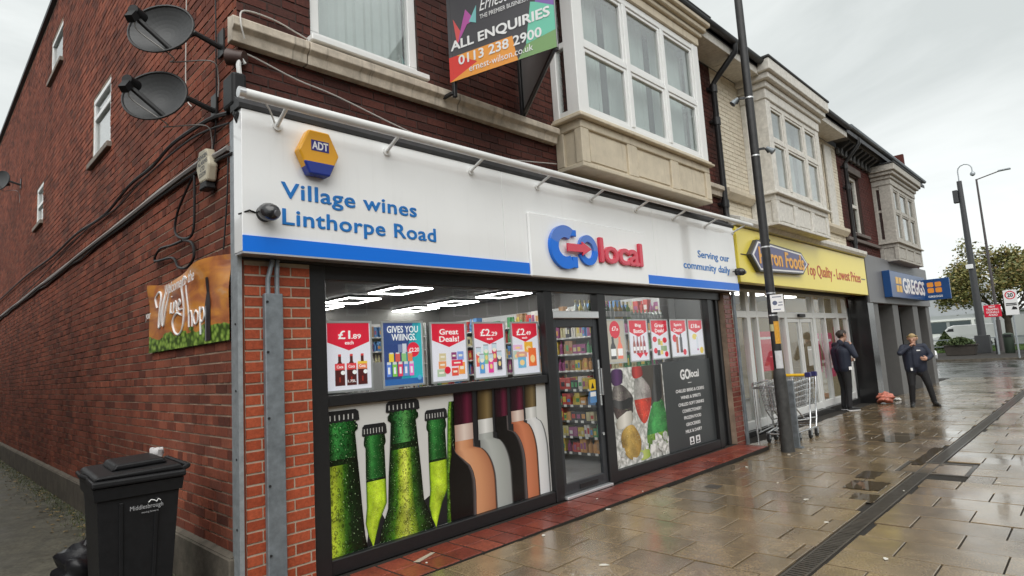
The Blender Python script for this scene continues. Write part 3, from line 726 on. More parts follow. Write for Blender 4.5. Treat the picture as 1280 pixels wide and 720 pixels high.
shelving('long low shelving in the middle of the shop floor', 2.6, 3.05, 2.6, 6.0, (.15, .5, .85, 1.2), 'x', 8, 1.55, M_SHELF, .3)
shelving('low shelving behind the right shop window', 4.5, 6.6, .32, .6, (.5, 1.0, 1.62), 'y', 12, 1.63, M_SHELF_D, .24, bottle=.8) if False else None
# bottles on a high shelf behind the right window
t = thing('display_shelf', 'narrow high shelf behind the right shop window carrying a row of bottles', 'shelf', (5.5, .6, 1.95))
b = MB(); b.box(4.35, 6.6, .5, .8, 1.9, 1.93); b.build('shelf_board', M_SHELF_D, t)
b = MB(); b.box(5.05, 5.09, .72, .78, 0, 1.9); b.box(6.55, 6.59, .72, .78, 0, 1.9); b.build('upright', M_SHELF_D, t)
BG = [glassmat('bottle_green', (.25,.6,.2), .08), mat('bottle_amber', (.5,.32,.05), .15, coat=.5), mat('bottle_yellow', (.6,.5,.12), .15, coat=.5), mat('bottle_dark', (.04,.08,.03), .12, coat=.5), mat('bottle_clear', (.5,.55,.5), .12, coat=.5)]
BG[0] = mat('bottle_lime', (.16,.36,.05), .12, coat=.5)
M_FOIL = mat('bottle_foil', (.35,.3,.12), .3, .6)
rg = random.Random(5); bc = {}
for i in range(22):
    x = 4.45+i*.098; k_ = rg.randrange(5); h = rg.uniform(.22, .27)
    if i > 12: k_ = 4; h = .15
    key = (k_, i > 12)
    if key not in bc:
        t = thing('bottle', '', 'bottle', (x, .63, 1.931), local=True)
        hh = .15 if i > 12 else .26; r_ = .034
        b = MB(); b.lathe([(r_*.9, 0), (r_, .006), (r_, hh*.55), (r_*.8, hh*.66), (r_*.36, hh*.76), (r_*.36, hh*.96)], n=14); b.build('glass_body', BG[k_], t, smooth=True)
        b = MB(); b.lathe([(r_*.42, hh*.86), (r_*.42, hh), (r_*.1, hh+.001)], n=12); b.build('cap', M_FOIL, t)
        b = MB(); b.lathe([(r_*1.02, hh*.18), (r_*1.02, hh*.46)], n=14); b.build('paper_label', M_TAG, t)
        bc[key] = t
    else: t = copy_tree(bc[key]); t.location = (x, .63, 1.931)
    nm = ('lime green', 'amber', 'yellow', 'dark green', 'clear')[k_]
    t['label'] = nm+(' short bottle at the right end of the row on the high window shelf' if i > 12 else ' tall bottle in the row on the high window shelf above the posters')
    t['group'] = nm+(' short' if i > 12 else ' tall')+' bottles on the window shelf'
# ================================================================== VILLAGE WINES SIGN
FS = thing('fascia_sign', 'long white shop fascia reading Village wines Linthorpe Road and GO local', 'shop sign', (3.8, -.07, 2.33))
for a, c in ((-.03, 2.46), (2.463, 5.2), (5.203, 7.6)):
    b = MB(); b.box(a, c, -.14, .0, 2.33, 3.33); b.build('panel', M_FASCIA, FS, bevel=.003)
for a, c in ((-.03, 2.78), (4.95, 7.6)):
    b = MB(); b.box(a, c, -.15, -.1405, 2.325, 2.437); b.build('blue_strip', M_BLUE, FS)
b = MB(); b.box(-.033, 7.603, -.152, -.02, 2.312, 2.3245); b.build('bottom_trim', M_ALU, FS)
b = MB(); b.box(2.781, 4.949, -.175, -.1405, 2.3, 2.96); lp = b.build('logo_panel', M_FASCIA, FS, bevel=.012)
b = MB(); b.prism([(.0, 3.331), (-.15, 3.331), (-.16, 3.36), (-.02, 3.47), (.0, 3.5)], lambda p, q, d: (d, p, q), -.05, 7.62); b.build('flashing', M_LEAD, FS)
text('lettering', 'Village wines', FS, M_BLUE_T, (.245, -.1405, 2.7), FX, FZ, 1.17, .15, .006, off=.016, space=1.06)
text('lettering', 'Linthorpe Road', FS, M_BLUE_T, (.25, -.1405, 2.505), FX, FZ, 1.36, .15, .006, off=.016, space=1.06)
text('lettering', 'Serving our', FS, M_BLUE_T, (6.36, -.1405, 2.735), FX, FZ, 1.0, .135, .004, off=.012)
text('lettering', 'community daily', FS, M_BLUE_T, (5.92, -.1405, 2.552), FX, FZ, 1.43, .135, .004, off=.012)
def arc_letter(name, cx, cz, rx, rz, wi, a0, a1, y0, y1, mats, split, n=40):
    b = MB()
    for i in range(n):
        t0 = R(a0+(a1-a0)*i/n); t1 = R(a0+(a1-a0)*(i+1)/n)
        q = [(cx+rx*math.cos(t), cz+rz*math.sin(t)) for t in (t0, t1)]; p = [(cx+(rx-wi)*math.cos(t), cz+(rz-wi)*math.sin(t)) for t in (t1, t0)]
        mi = 1 if (q[0][1]+q[1][1])/2 < cz+split*((q[0][0]-cx)) - .03 else 0
        b.prism(q+p, XZ, y0, y1, mi)
    return b.build(name, mats, FS)
arc_letter('logo_letter', 3.3, 2.635, .25, .235, .13, 58, 302, -.215, -.178, [M_BLUE_L, M_BLUE], -.5)
b = MB(); b.box(3.405, 3.49, -.214, -.179, 2.765, 2.835); b.box(3.405, 3.49, -.214, -.179, 2.42, 2.54); b.build('logo_letter', [M_BLUE], FS, bevel=.004)
arc_letter('logo_letter', 3.7, 2.635, .17, .17, .075, -160, 160, -.207, -.177, [M_BLUE_L, M_BLUE], .2)
b = MB(); b.prism([(3.3, 2.585), (3.56, 2.595), (3.56, 2.56), (3.725, 2.64), (3.56, 2.715), (3.56, 2.68), (3.3, 2.675)], XZ, -.235, -.216); b.build('logo_arrow', M_RED, FS, bevel=.003)
text('logo_lettering', 'local', FS, M_RED, (3.925, -.178, 2.52), FX, FZ, .86, .275, .03, off=.028, space=.93)
# light trough on arms above the sign
t = thing('sign_light_rail', 'white tubular light rail on short arms above the Village wines sign', 'light rail', (3.8, -.38, 3.3))
b = MB(); b.cyl((-.1, -.38, 3.325), (7.72, -.38, 3.345), .034, n=16); b.build('tube', M_UPVC, t, smooth=True)
for i in range(9):
    x = .22+i*.92; b = MB(); b.cyl((x, -.141, 3.255), (x-.02, -.36, 3.325), .014, n=10); b.cyl((x, -.1405, 3.255), (x, -.152, 3.255), .035, n=14); b.build('arm', M_UPVC, t, smooth=True)
b = MB(); b.cyl((-.14, -.38, 3.325), (-.1, -.38, 3.325), .036, n=16); b.cyl((7.72, -.38, 3.345), (7.75, -.38, 3.345), .036, n=16); b.build('end_cap', M_ALU, t)
# alarm box
t = thing('alarm_box', 'yellow hexagonal alarm box with blue base on the white fascia', 'alarm box', (.5, -.15, 3.09))
hx = lambda s, cx=.5, cz=3.09: [(cx+s*math.cos(R(60*i+30-30)), cz+s*1.2*math.sin(R(60*i))) for i in range(6)]
M_YEL = mat('alarm_yellow', (.75,.36,.015), .3); M_NAVY = mat('alarm_blue', (.01,.03,.25), .25)
hexp = hx(.16)
b = MB(); b.prism(hexp, XZ, -.225, -.1405); b.build('housing', M_YEL, t, bevel=.012, seg=2)
b = MB(); b.prism([(.5-.125, 3.02), (.5-.081, 2.922), (.5+.081, 2.922), (.5+.125, 3.02)], XZ, -.228, -.1405); b.build('strobe_lens', M_NAVY, t, bevel=.012, seg=2)
b = MB(); b.box(.435, .575, -.2275, -.2255, 3.1, 3.18); b.build('badge', mat('badge_navy', (.02,.02,.2), .4), t)
text('lettering', 'ADT', t, M_WHITE, (.443, -.228, 3.112), FX, FZ, .124, .056, .001, off=.03)
def dome_cam(label, x, z, y0=-.1405, s=1):
    t = thing('security_camera', label, 'camera', (x, y0, z)); b = MB()
    b.cyl((x, y0, z), (x, y0-.05*s, z), .055*s, .05*s, n=18); b.build('mount', M_BLACKP, t, smooth=True)
    c = Vector((x, y0-.06*s, z)); b = MB(); ax = Vector((.25, -.9, -.25)).normalized()
    b.lathe([(.045*s, -.05*s), (.058*s, -.02*s), (.06*s, .02*s), (.055*s, .035*s)]+[(.055*s*math.cos(R(a)), .035*s+.055*s*math.sin(R(a))) for a in (20, 40, 60, 80)], c, ax, 18); b.build('dome', mat('camera_black', (.02,.02,.022), .25, coat=.4), t, smooth=True)
    b = MB(); b.cyl(c+ax*.06*s, c+ax*.097*s, .022*s, n=14); b.build('lens', mat('lens_glass', (.1,.1,.11), .08, coat=1), t)
    b = MB(); b.tube([(x-.05, y0+.002, z), (x-.1*s, y0-.01, z+.01), (x-.16*s, y0+.02, z-.02)], .006); b.build('cable', M_BLACKP, t)
dome_cam('black dome security camera at the left end of the white fascia', .12, 2.6, s=1.05)
dome_cam('small black security camera at the right end of the white fascia', 7.57, 2.62, s=1.0)

# ================================================================== POSTERS AND WINDOW GRAPHICS
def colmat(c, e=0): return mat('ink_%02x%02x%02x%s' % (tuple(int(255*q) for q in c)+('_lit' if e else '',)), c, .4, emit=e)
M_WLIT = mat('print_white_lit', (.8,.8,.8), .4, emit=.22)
M_PFRAME = mat('poster_frame', (.62,.63,.64), .3, .4)
def poly_part(name, parent, items, y):
    """printed shapes: list of (points, colour), each printed over the one before"""
    b = MB(); mats = []; idx = {}
    for i, (pts, c) in enumerate(items):
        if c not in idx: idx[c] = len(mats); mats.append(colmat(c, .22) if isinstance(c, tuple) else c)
        b.prism(pts, XZ, y-.0004*(i+1), y-.0004*i+.0001, idx[c])
    return b.build(name, mats, parent)
def bottle_shape(cx, z0, w, h, neck=.38, sh=.55):
    n = w*neck/2; w2 = w/2
    return [(cx-w2, z0), (cx+w2, z0), (cx+w2, z0+h*sh), (cx+w2*.85, z0+h*(sh+.1)), (cx+n, z0+h*(sh+.25)), (cx+n, z0+h), (cx-n, z0+h), (cx-n, z0+h*(sh+.25)), (cx-w2*.85, z0+h*(sh+.1)), (cx-w2, z0+h*sh)]
def rc(x, z, w, h): return [(x, z), (x+w, z), (x+w, z+h), (x, z+h)]
def circ(cx, cz, r, rz=None, n=20): return [(cx+r*math.cos(math.tau*i/n), cz+(rz or r)*math.sin(math.tau*i/n)) for i in range(n)]
RED = (.62,.012,.04); WH = (.8,.8,.8)
def poster(label, x0, x1, z0, z1, head, items, bg=M_LILAC, y=.14, red=True, headh=.42):
    t = thing('poster', label, 'poster', ((x0+x1)/2, y, z0))
    f = .017; b = MB(); b.box(x0, x1, y-.008, y, z0, z0+f); b.box(x0, x1, y-.008, y, z1-f, z1); b.box(x0, x0+f, y-.0075, y-.0005, z0+f, z1-f); b.box(x1-f, x1, y-.0075, y-.0005, z0+f, z1-f)
    b.build('poster_frame', M_PFRAME, t)
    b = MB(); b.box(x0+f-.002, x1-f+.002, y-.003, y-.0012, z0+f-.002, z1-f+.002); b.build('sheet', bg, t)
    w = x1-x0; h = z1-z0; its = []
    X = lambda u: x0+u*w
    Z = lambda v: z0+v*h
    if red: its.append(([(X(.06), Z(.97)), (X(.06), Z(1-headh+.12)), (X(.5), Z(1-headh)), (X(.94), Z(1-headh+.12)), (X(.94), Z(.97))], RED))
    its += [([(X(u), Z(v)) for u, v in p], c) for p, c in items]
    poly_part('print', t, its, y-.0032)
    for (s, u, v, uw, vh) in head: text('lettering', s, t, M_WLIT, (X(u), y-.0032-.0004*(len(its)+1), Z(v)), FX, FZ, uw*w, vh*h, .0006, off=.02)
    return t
PX = [(.69, 1.115), (1.205, 1.64), (1.71, 2.15), (2.22, 2.66), (2.74, 3.16)]
COKE = (.07,.012,.012)
its = []
for i, u in enumerate((.3, .54, .77)):
    its.append(([(u+a, .09+b_) for a, b_ in bottle_shape(0, 0, .2, .42, .3, .55)], COKE)); its.append((rc(u-.1, .31, .2, .09), (.62,.05,.06) if i < 2 else (.7,.2,.1)))
    if i == 2: its.append((rc(u-.1, .385, .2, .035), (.75,.5,.05)))
    its.append((rc(u-.03, .5, .06, .03), (.6,.05,.05)))
    its.append((circ(u+.06, .27, .045, .03), WH)); its.append((rc(u-.02, .14, .03, .07), (.3,.03,.02)))
poster('framed poster with red header £1.89 each over three cola bottles', *PX[0], 1.32, 1.88, [('£1', .28, .745, .24, .115), ('.89', .55, .745, .2, .065), ('each', .41, .665, .18, .05), ('Coca', .23, .335, .13, .04), ('Coca', .47, .335, .13, .04), ('Coca', .7, .335, .13, .04), ('1.75L', .45, .13, .17, .035)], its)
its = [(rc(.05, .03, .9, .94), (.03,.06,.2)), ([(.4, .03), (.95, .03), (.95, .97), (.75, .97)], (.02,.28,.36)), ([(.62, .03), (.95, .03), (.95, .97), (.88, .97)], (.03,.4,.45)), (rc(.05, .03, .9, .09), (.03,.12,.35)),
       (circ(.74, .555, .15, .115), (.66,.02,.05))]
cc = [(.1,.2,.6), (.2,.5,.08), (.7,.05,.12), (.15,.25,.6), (.75,.15,.5)]
for i in range(5): its += [(rc(.1+.13*i, .16, .105, .21), cc[i]), (rc(.11+.13*i, .34, .085, .04), (.6,.62,.65)), (rc(.125+.13*i, .2, .05, .1), (.75,.75,.78))]
cc = [(.75,.55,.05), (.6,.1,.08), (.25,.5,.2), (.75,.2,.08)]
for i in range(4): its += [(rc(.15+.145*i, .38, .11, .13), cc[i]), (rc(.165+.145*i, .5, .08, .02), (.6,.62,.65))]
its += [(rc(.36, .52, .09, .12), (.2,.24,.4)), (rc(.46, .52, .1, .13), (.55,.58,.65)), (circ(.85, .12, .05, .037), (.1,.35,.6))]
poster('framed blue energy drink poster reading GIVES YOU WIIINGS', *PX[1], 1.32, 1.88, [('GIVES YOU', .12, .82, .73, .1), ('WIIINGS.', .22, .7, .58, .1), ('£2.20', .62, .52, .24, .06)], its, red=False)
its = []
for (u, v, w, h, c) in ((.16, .1, .22, .12, (.4,.5,.35)), (.2, .23, .2, .12, (.7,.3,.12)), (.22, .36, .18, .12, (.6,.5,.3)), (.54, .1, .18, .13, (.7,.08,.05)), (.73, .12, .17, .2, (.8,.3,.06)), (.54, .26, .3, .1, (.7,.04,.08)), (.54, .37, .14, .12, (.25,.04,.15)), (.7, .36, .17, .14, (.2,.3,.65))): its += [(rc(u, v, w, h), c), (rc(u+w*.2, v+h*.4, w*.6, h*.25), (.75,.7,.6))]
its.append((circ(.42, .2, .08, .06), RED))
poster('framed poster reading Great Deals! over crisps and snack packs, left window', *PX[2], 1.32, 1.87, [('Great', .25, .79, .5, .09), ('Deals!', .24, .67, .52, .09)], its)
its = []
for i, (u, v, c) in enumerate(((.08, .22, (.7,.12,.08)), (.3, .26, (.2,.5,.25)), (.55, .28, (.55,.05,.12)), (.16, .1, (.1,.3,.6)), (.42, .1, (.7,.05,.3)), (.68, .14, (.08,.07,.1)))):
    its += [(rc(u, v, .15, .34), c), (rc(u, v+.22, .15, .12), (.5,.6,.68)), (rc(u, v+.32, .15, .02), (.3,.3,.34)), (circ(u+.075, v+.22, .055, .035), (.75,.7,.6)), (circ(u+.075, v+.11, .04, .045), (.75,.55,.2))]
poster('framed poster with red header £2.29 each over six crisp tubes', *PX[3], 1.32, 1.87, [('£2', .22, .75, .28, .12), ('.29', .52, .75, .2, .07), ('each', .4, .68, .18, .04)], its, headh=.4)
its = []
for (u, v, w, h, c) in ((.06, .3, .2, .16, (.4,.5,.45)), (.06, .48, .32, .09, (.7,.4,.6)), (.45, .42, .3, .2, (.75,.4,.04)), (.2, .14, .28, .24, (.15,.4,.6)), (.58, .16, .28, .34, (.75,.15,.04)), (.16, .34, .36, .1, (.6,.3,.25))): its += [(rc(u, v, w, h), c), (circ(u+w/2, v+h*.4, w*.3, h*.22), (.8,.55,.25))]
poster('framed poster with red header £2.49 each over bags of sweets, nearest the door', *PX[4], 1.32, 1.87, [('£2', .2, .75, .28, .12), ('.49', .5, .75, .2, .07), ('each', .38, .68, .18, .04)], its, headh=.38)
QX = [(4.35, 4.775), (4.855, 5.305), (5.375, 5.825), (5.875, 6.34), (6.38, 6.83)]
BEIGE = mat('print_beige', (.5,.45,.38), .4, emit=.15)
poster('beige framed poster with red oval price over a dark and a pink bottle, right window', *QX[0], 1.355, 1.9, [('£7', .36, .74, .2, .09), ('.50', .56, .74, .1, .05)],
       [(circ(.5, .76, .26, .2), RED), ([(.36+a, .1+b_) for a, b_ in bottle_shape(0, 0, .26, .5, .4, .5)], (.05,.05,.055)), ([(.7+a, .1+b_) for a, b_ in bottle_shape(0, 0, .26, .5, .4, .5)], (.8,.2,.13)), (rc(.24, .17, .24, .16), WH), (rc(.58, .17, .24, .16), WH)], bg=BEIGE, red=False)
its = []
for i in range(4): its += [([(.25+.17*i+a, .2+b_) for a, b_ in bottle_shape(0, 0, .13, .4, .35, .5)], ((.3,.1,.08), (.25,.05,.06), (.4,.12,.1), (.3,.05,.08))[i]), (rc(.2+.17*i, .26, .1, .09), WH)]
its += [([(.3, .2), (.7, .2), (.5, .08)], RED), ([(.68, .2), (.92, .2), (.8, .1)], RED)]
poster('framed poster with red header reading Big Bottle, right window', *QX[1], 1.355, 1.9, [('Big', .35, .8, .3, .09), ('Bottle', .26, .67, .5, .09)], its)
its = [(circ(.2, .5, .12, .07), RED), (circ(.75, .47, .12, .07), RED), (rc(.36, .36, .14, .15), (.3,.3,.1)), (rc(.5, .34, .12, .12), (.7,.5,.1)), (rc(.5, .2, .34, .13), (.25,.35,.2)), (circ(.2, .22, .1, .07), RED), (circ(.8, .12, .1, .07), RED), (rc(.28, .1, .16, .13), (.1,.1,.1)), (rc(.46, .12, .14, .1), (.7,.55,.15))]
poster('framed poster with red header reading Great Deals! in the right window', *QX[2], 1.36, 1.9, [('Great', .24, .8, .5, .09), ('Deals!', .24, .67, .5, .09)], its)
its = [(circ(.24, .5, .12, .1), RED), (rc(.3, .12, .13, .42), (.35,.1,.05)), (rc(.52, .12, .15, .4), (.06,.06,.07)), (rc(.55, .5, .09, .12), (.05,.05,.06)), (circ(.78, .13, .1, .08), RED)]
poster('framed poster with red header reading Spirit Deals! and two dark bottles', *QX[3], 1.365, 1.9, [('Spirit', .25, .8, .46, .09), ('Deals!', .22, .67, .5, .09)], its)
its = [(circ(.4, .52, .16, .08), (.7,.55,.1)), (rc(.48, .16, .14, .36), (.6,.62,.7)), (circ(.8, .14, .12, .09), (.7,.5,.05)), (rc(.5, .14, .1, .05), (.5,.1,.3))]
poster('framed poster with red header £18, farthest right in the shop window', *QX[4], 1.37, 1.9, [('£18', .2, .76, .4, .11), ('.00', .62, .76, .18, .06)], its, headh=.38)

# bottles printed on the window film: u runs across each bottle, v up it
def filmmat(name, ramp_u, drops=0, bands=None, rough=.22, dscale=30):
    m, nt, b = newmat(name); L = nt.links
    uv = N(nt, 'UVMap'); sp = N(nt, 'SeparateXYZ'); L.new(uv.outputs[0], sp.inputs[0])
    ru = ramp(nt, ramp_u); L.new(sp.outputs[0], ru.inputs[0]); col = ru.outputs[0]
    if bands:
        for (v0, ramp2) in bands:
            r2 = ramp(nt, ramp2); L.new(sp.outputs[0], r2.inputs[0])
            st = N(nt, 'Math', operation='LESS_THAN'); st.inputs[1].default_value = v0; L.new(sp.outputs[1], st.inputs[0])
            x = N(nt, 'MixRGB'); L.new(st.outputs[0], x.inputs[0]); L.new(col, x.inputs[1]); L.new(r2.outputs[0], x.inputs[2]); col = x.outputs[0]
    if drops:
        g = N(nt, 'NewGeometry')
        nn = N(nt, 'TexNoise', Scale=7, Detail=6); L.new(g.outputs['Position'], nn.inputs['Vector']); r4 = ramp(nt, [(.3, .4), (.7, 1.35)]); L.new(nn.outputs[0], r4.inputs[0])
        x = N(nt, 'MixRGB', blend_type='MULTIPLY'); x.inputs[0].default_value = .85; L.new(col, x.inputs[1]); L.new(r4.outputs[0], x.inputs[2]); col = x.outputs[0]
        for sc, st_, hi in ((dscale, drops, 1), (dscale*1.9, drops*.85, .8)):
            vs_ = []
            for ox, oz in ((0, 0), (.16/sc, -.16/sc)):
                mpn = N(nt, 'Mapping'); mpn.inputs['Scale'].default_value = (1, 0, .8); mpn.inputs['Location'].default_value = (ox, 0, oz); L.new(g.outputs['Position'], mpn.inputs[0])
                vo = N(nt, 'TexVoronoi', Scale=sc); L.new(mpn.outputs[0], vo.inputs['Vector']); vs_.append(vo)
            r3 = ramp(nt, [(.0, 1.25), (.2, 1.1), (.3, .25), (.4, .45), (.46, 1.0)]); L.new(vs_[0].outputs['Distance'], r3.inputs[0])
            x = N(nt, 'MixRGB', blend_type='MULTIPLY'); x.inputs[0].default_value = st_; L.new(col, x.inputs[1]); L.new(r3.outputs[0], x.inputs[2]); col = x.outputs[0]
            r5 = ramp(nt, [(.07, 1.0), (.15, 0.0)]); L.new(vs_[1].outputs['Distance'], r5.inputs[0])
            x = N(nt, 'MixRGB', blend_type='ADD'); L.new(r5.outputs[0], x.inputs[0]); L.new(col, x.inputs[1]); x.inputs[2].default_value = (.4*hi, .55*hi, .3*hi, 1); col = x.outputs[0]
    L.new(col, b.inputs['Base Color']); b.inputs['Roughness'].default_value = rough; return m
def film(name, parent, rows_, y, m, clip=None, n=10):
    """rows_: (z, left, right, v); a printed silhouette with its own u across"""
    b = MB(); th = .0005
    def cl(p): return (min(max(p[0], clip[0]), clip[1]), p[1], min(max(p[2], clip[2]), clip[3])) if clip else p
    for (z0, l0, r0_, v0), (z1, l1, r1, v1) in zip(rows_, rows_[1:]):
        for i in range(n):
            ua, ub = i/n, (i+1)/n
            q = [(l0+(r0_-l0)*ua, y, z0), (l0+(r0_-l0)*ub, y, z0), (l1+(r1-l1)*ub, y, z1), (l1+(r1-l1)*ua, y, z1)]
            q2 = [cl(p) for p in q]
            if abs((q2[1][0]-q2[0][0])+(q2[2][0]-q2[3][0])) < 1e-5 or abs(z1-z0) < 1e-6: continue
            b.face(q2, 0, .5, [(ua, v0), (ub, v0), (ub, v1), (ua, v1)])
    return b.build(name, m, parent, fix=False)
YF = .0985
V1 = thing('window_graphic', 'large window graphic of dewy green beer bottles and wine bottle necks', 'window graphic', (1.95, YF, .12))
b = MB(); b.box(.656, 3.169, YF-.0005, YF+.001, .116, 1.221); b.build('film_backing', mat('film_white', (.6,.6,.58), .25), V1)
GRN = [(0, (.003,.012,.003)), (.12, (.01,.07,.015)), (.3, (.05,.3,.06)), (.5, (.02,.16,.03)), (.75, (.008,.07,.012)), (1, (.001,.006,.001))]
LIM = [(0, (.02,.08,.01)), (.1, (.3,.45,.03)), (.26, (.65,.78,.06)), (.4, (.3,.48,.03)), (.55, (.04,.15,.012)), (.7, (.006,.03,.005)), (1, (.001,.003,.001))]
LIM3 = [(0, (.002,.008,.002)), (.1, (.01,.05,.006)), (.25, (.06,.2,.012)), (.38, (.5,.62,.05)), (.5, (.72,.78,.12)), (.6, (.4,.55,.04)), (.72, (.04,.14,.012)), (.88, (.008,.03,.005)), (1, (.001,.003,.001))]
GRN3 = [(0, (.002,.01,.003)), (.15, (.008,.05,.012)), (.4, (.06,.28,.07)), (.55, (.12,.4,.1)), (.75, (.01,.08,.015)), (1, (.001,.006,.001))]
DRK = [(0, (.001,.004,.001)), (.4, (.01,.04,.008)), (1, (.001,.003,.001))]
LIM2 = [(0, (.01,.06,.005)), (.12, (.4,.62,.02)), (.5, (.62,.82,.05)), (.85, (.42,.62,.02)), (1, (.01,.06,.004))]
M_F1 = filmmat('film_beer', GRN, .9, [(.68, DRK), (.62, LIM)]); M_F2 = filmmat('film_beer_back', GRN, .35, [(.66, DRK), (.62, LIM2)], dscale=60)
M_F3 = filmmat('film_beer_mid', GRN3, .9, [(.7, DRK), (.64, LIM3)], dscale=40)
M_CAPF = filmmat('film_cap', [(0, (.004,.004,.004)), (.2, (.03,.03,.03)), (.35, (.3,.3,.28)), (.42, (.01,.01,.01)), (.6, (.05,.05,.05)), (1, (.003,.003,.003))])
clip1 = (.657, 3.168, .117, 1.2205)
def beer(cx, ztop, w, y, m, wb, zb=.117, taper=None):
    capz = ztop-.085
    n_ = 14
    # crimped cap
    b = MB()
    P = [(cx-w*.5, capz)]+[(cx-w*.5+w*i/n_, capz-.008*(i % 2)) for i in range(1, n_)]+[(cx+w*.5, capz), (cx+w*.48, ztop-.02), (cx+w*.4, ztop), (cx-w*.4, ztop), (cx-w*.48, ztop-.02)]
    P = [(min(max(a, clip1[0]), clip1[1]), min(c, clip1[3])) for a, c in P]
    b.prism(P, XZ, y-.0022, y-.0012); b.build('print_cap', M_PBLACK, V1)
    b = MB()
    for i in range(n_//2):
        x = cx-w*.42+i*w*.12
        if x > clip1[0]: b.prism(rc(x, capz+.012, w*.03, .04), XZ, y-.0026, y-.0021)
    b.build('print_highlight', mat('ink_hi', (.5,.5,.48), .3), V1)
    if taper: rws = [(zb+.0, taper-.004, taper+.004, 0), (zb+.08, taper-w*.17, taper+w*.14, .1), (zb+.18, taper-w*.27, taper+w*.3, .2), (zb+.3, cx-w*.4, cx+w*.4, .3), (capz-.37, cx-w*.4, cx+w*.4, .6), (capz-.34, cx-w*.4, cx+w*.4, .66), (capz-.1, cx-w*.38, cx+w*.38, .85), (capz-.075, cx-w*.44, cx+w*.44, .88), (capz-.05, cx-w*.44, cx+w*.44, .92), (capz, cx-w*.4, cx+w*.4, 1)]
    else: rws = [(zb, cx-wb*.5, cx+wb*.5, 0), (zb+.1, cx-wb*.46, cx+wb*.45, .1), (zb+.25, cx-w*.53, cx+w*.52, .3), (capz-.5, cx-w*.48, cx+w*.47, .5), (capz-.33, cx-w*.43, cx+w*.43, .61), (capz-.3, cx-w*.42, cx+w*.42, .66), (capz-.09, cx-w*.37, cx+w*.37, .88), (capz-.07, cx-w*.45, cx+w*.45, .9), (capz-.035, cx-w*.45, cx+w*.45, .94), (capz-.02, cx-w*.4, cx+w*.4, .97), (capz, cx-w*.4, cx+w*.4, 1)]
    film('print_bottle', V1, rws, y-.001, m, clip1)
b = MB(); b.prism([(.98, .117), (1.9, .117), (1.9, .3), (1.75, .45), (1.2, .2), (1.05, .5)], XZ, YF-.001, YF-.0006); b.build('print_shade', M_PBLACK, V1)
beer(1.085, 1.05, .23, YF-.0015, M_F2, .3, .117, 1.04)
beer(1.71, 1.10, .25, YF-.0015, M_F2, .3, .117, 1.66)
film('print_bottle', V1, [(.117, 1.78, 1.93, 0), (.5, 1.8, 1.93, .4), (1.05, 1.84, 1.93, 1), (1.15, 1.86, 1.93, 1)], YF-.0022, filmmat('film_beer_edge', [(0, (.01,.08,.01)), (.25, (.2,.4,.03)), (.5, (.005,.02,.004)), (1, (.002,.004,.002))], .8), clip1)
beer(.79, 1.185, .32, YF-.0045, M_F1, .4)
beer(1.365, 1.212, .34, YF-.0045, M_F3, .54)
# wine bottles, from the rear to the front
def wine(n0, n1, foil_z, band_z, zs_, left, right, y, foil, bandc, body):
    zb_ = zs_-.36; rws = [(.117, left, right, 0), (zb_, left, right, .3)]
    for k_ in range(1, 13):
        t = k_/12; rws.append((zb_+(zs_-zb_)*t, left, n1+(right-n1)*math.sqrt(max(0, 1-t*t)), .3+.3*t))
    film('print_bottle', V1, rws+[(zs_+.0001, n0, n1, .7), (band_z, n0, n1, .8)], y, body, clip1)
    film('print_band', V1, [(band_z, n0+.004, n1-.004, .8), (foil_z, n0+.004, n1-.004, .9)], y-.0004, bandc, clip1)
    film('print_foil', V1, [(foil_z, n0, n1, .9), (1.2205, n0+.01, n1+.012, 1)], y-.0008, foil, clip1)
F_MAR = filmmat('film_maroon', [(0, (.01,.002,.004)), (.45, (.035,.004,.012)), (.7, (.12,.012,.035)), (1, (.02,.002,.006))])
F_BRN = filmmat('film_brown', [(0, (.02,.012,.004)), (.4, (.12,.08,.03)), (.65, (.2,.14,.06)), (1, (.03,.02,.008))])
F_BLK = filmmat('film_black', [(0, (.004,.003,.003)), (.85, (.006,.005,.005)), (.96, (.12,.1,.1)), (1, (.01,.01,.01))])
F_PNK = filmmat('film_pinkband', [(0, (.4,.25,.2)), (.5, (.72,.6,.53)), (1, (.45,.32,.27))])
F_WHT = filmmat('film_whiteband', [(0, (.4,.4,.38)), (.5, (.74,.74,.72)), (1, (.4,.4,.38))])
F_PEA = filmmat('film_peach', [(0, (.3,.12,.06)), (.3, (.66,.33,.18)), (.6, (.6,.28,.14)), (.93, (.4,.16,.08)), (.97, (.02,.01,.01)), (1, (.2,.2,.2))])
F_GRY = filmmat('film_grey', [(0, (.25,.26,.25)), (.4, (.42,.44,.42)), (.75, (.34,.36,.34)), (.93, (.3,.31,.3)), (.97, (.04,.04,.04)), (1, (.02,.02,.02))])
F_ORG = filmmat('film_orange', [(0, (.35,.1,.05)), (.5, (.58,.2,.1)), (.9, (.45,.15,.07)), (.97, (.02,.01,.01)), (1, (.1,.1,.1))])
F_WBD = filmmat('film_white', [(0, (.5,.5,.5)), (.5, (.72,.72,.72)), (.9, (.6,.61,.62)), (.96, (.05,.05,.05)), (1, (.3,.3,.3))])
b = MB(); b.prism(rc(1.93, .117, .98, 1.1035), XZ, YF-.0013, YF-.0006); b.build('print_dark_ground', M_PBLACK, V1)
wine(2.84, 3.012, .993, .885, .872, 2.86, 3.155, YF-.002, F_BRN, F_WHT, F_WBD)
wine(2.635, 2.82, .982, .875, .86, 2.66, 2.99, YF-.0034, F_MAR, F_PNK, F_ORG)
wine(2.42, 2.59, .95, .949, .81, 2.44, 2.805, YF-.0048, F_MAR, F_MAR, F_BLK)
wine(2.19, 2.385, .95, .82, .765, 2.21, 2.602, YF-.0062, F_BRN, F_WHT, F_GRY)
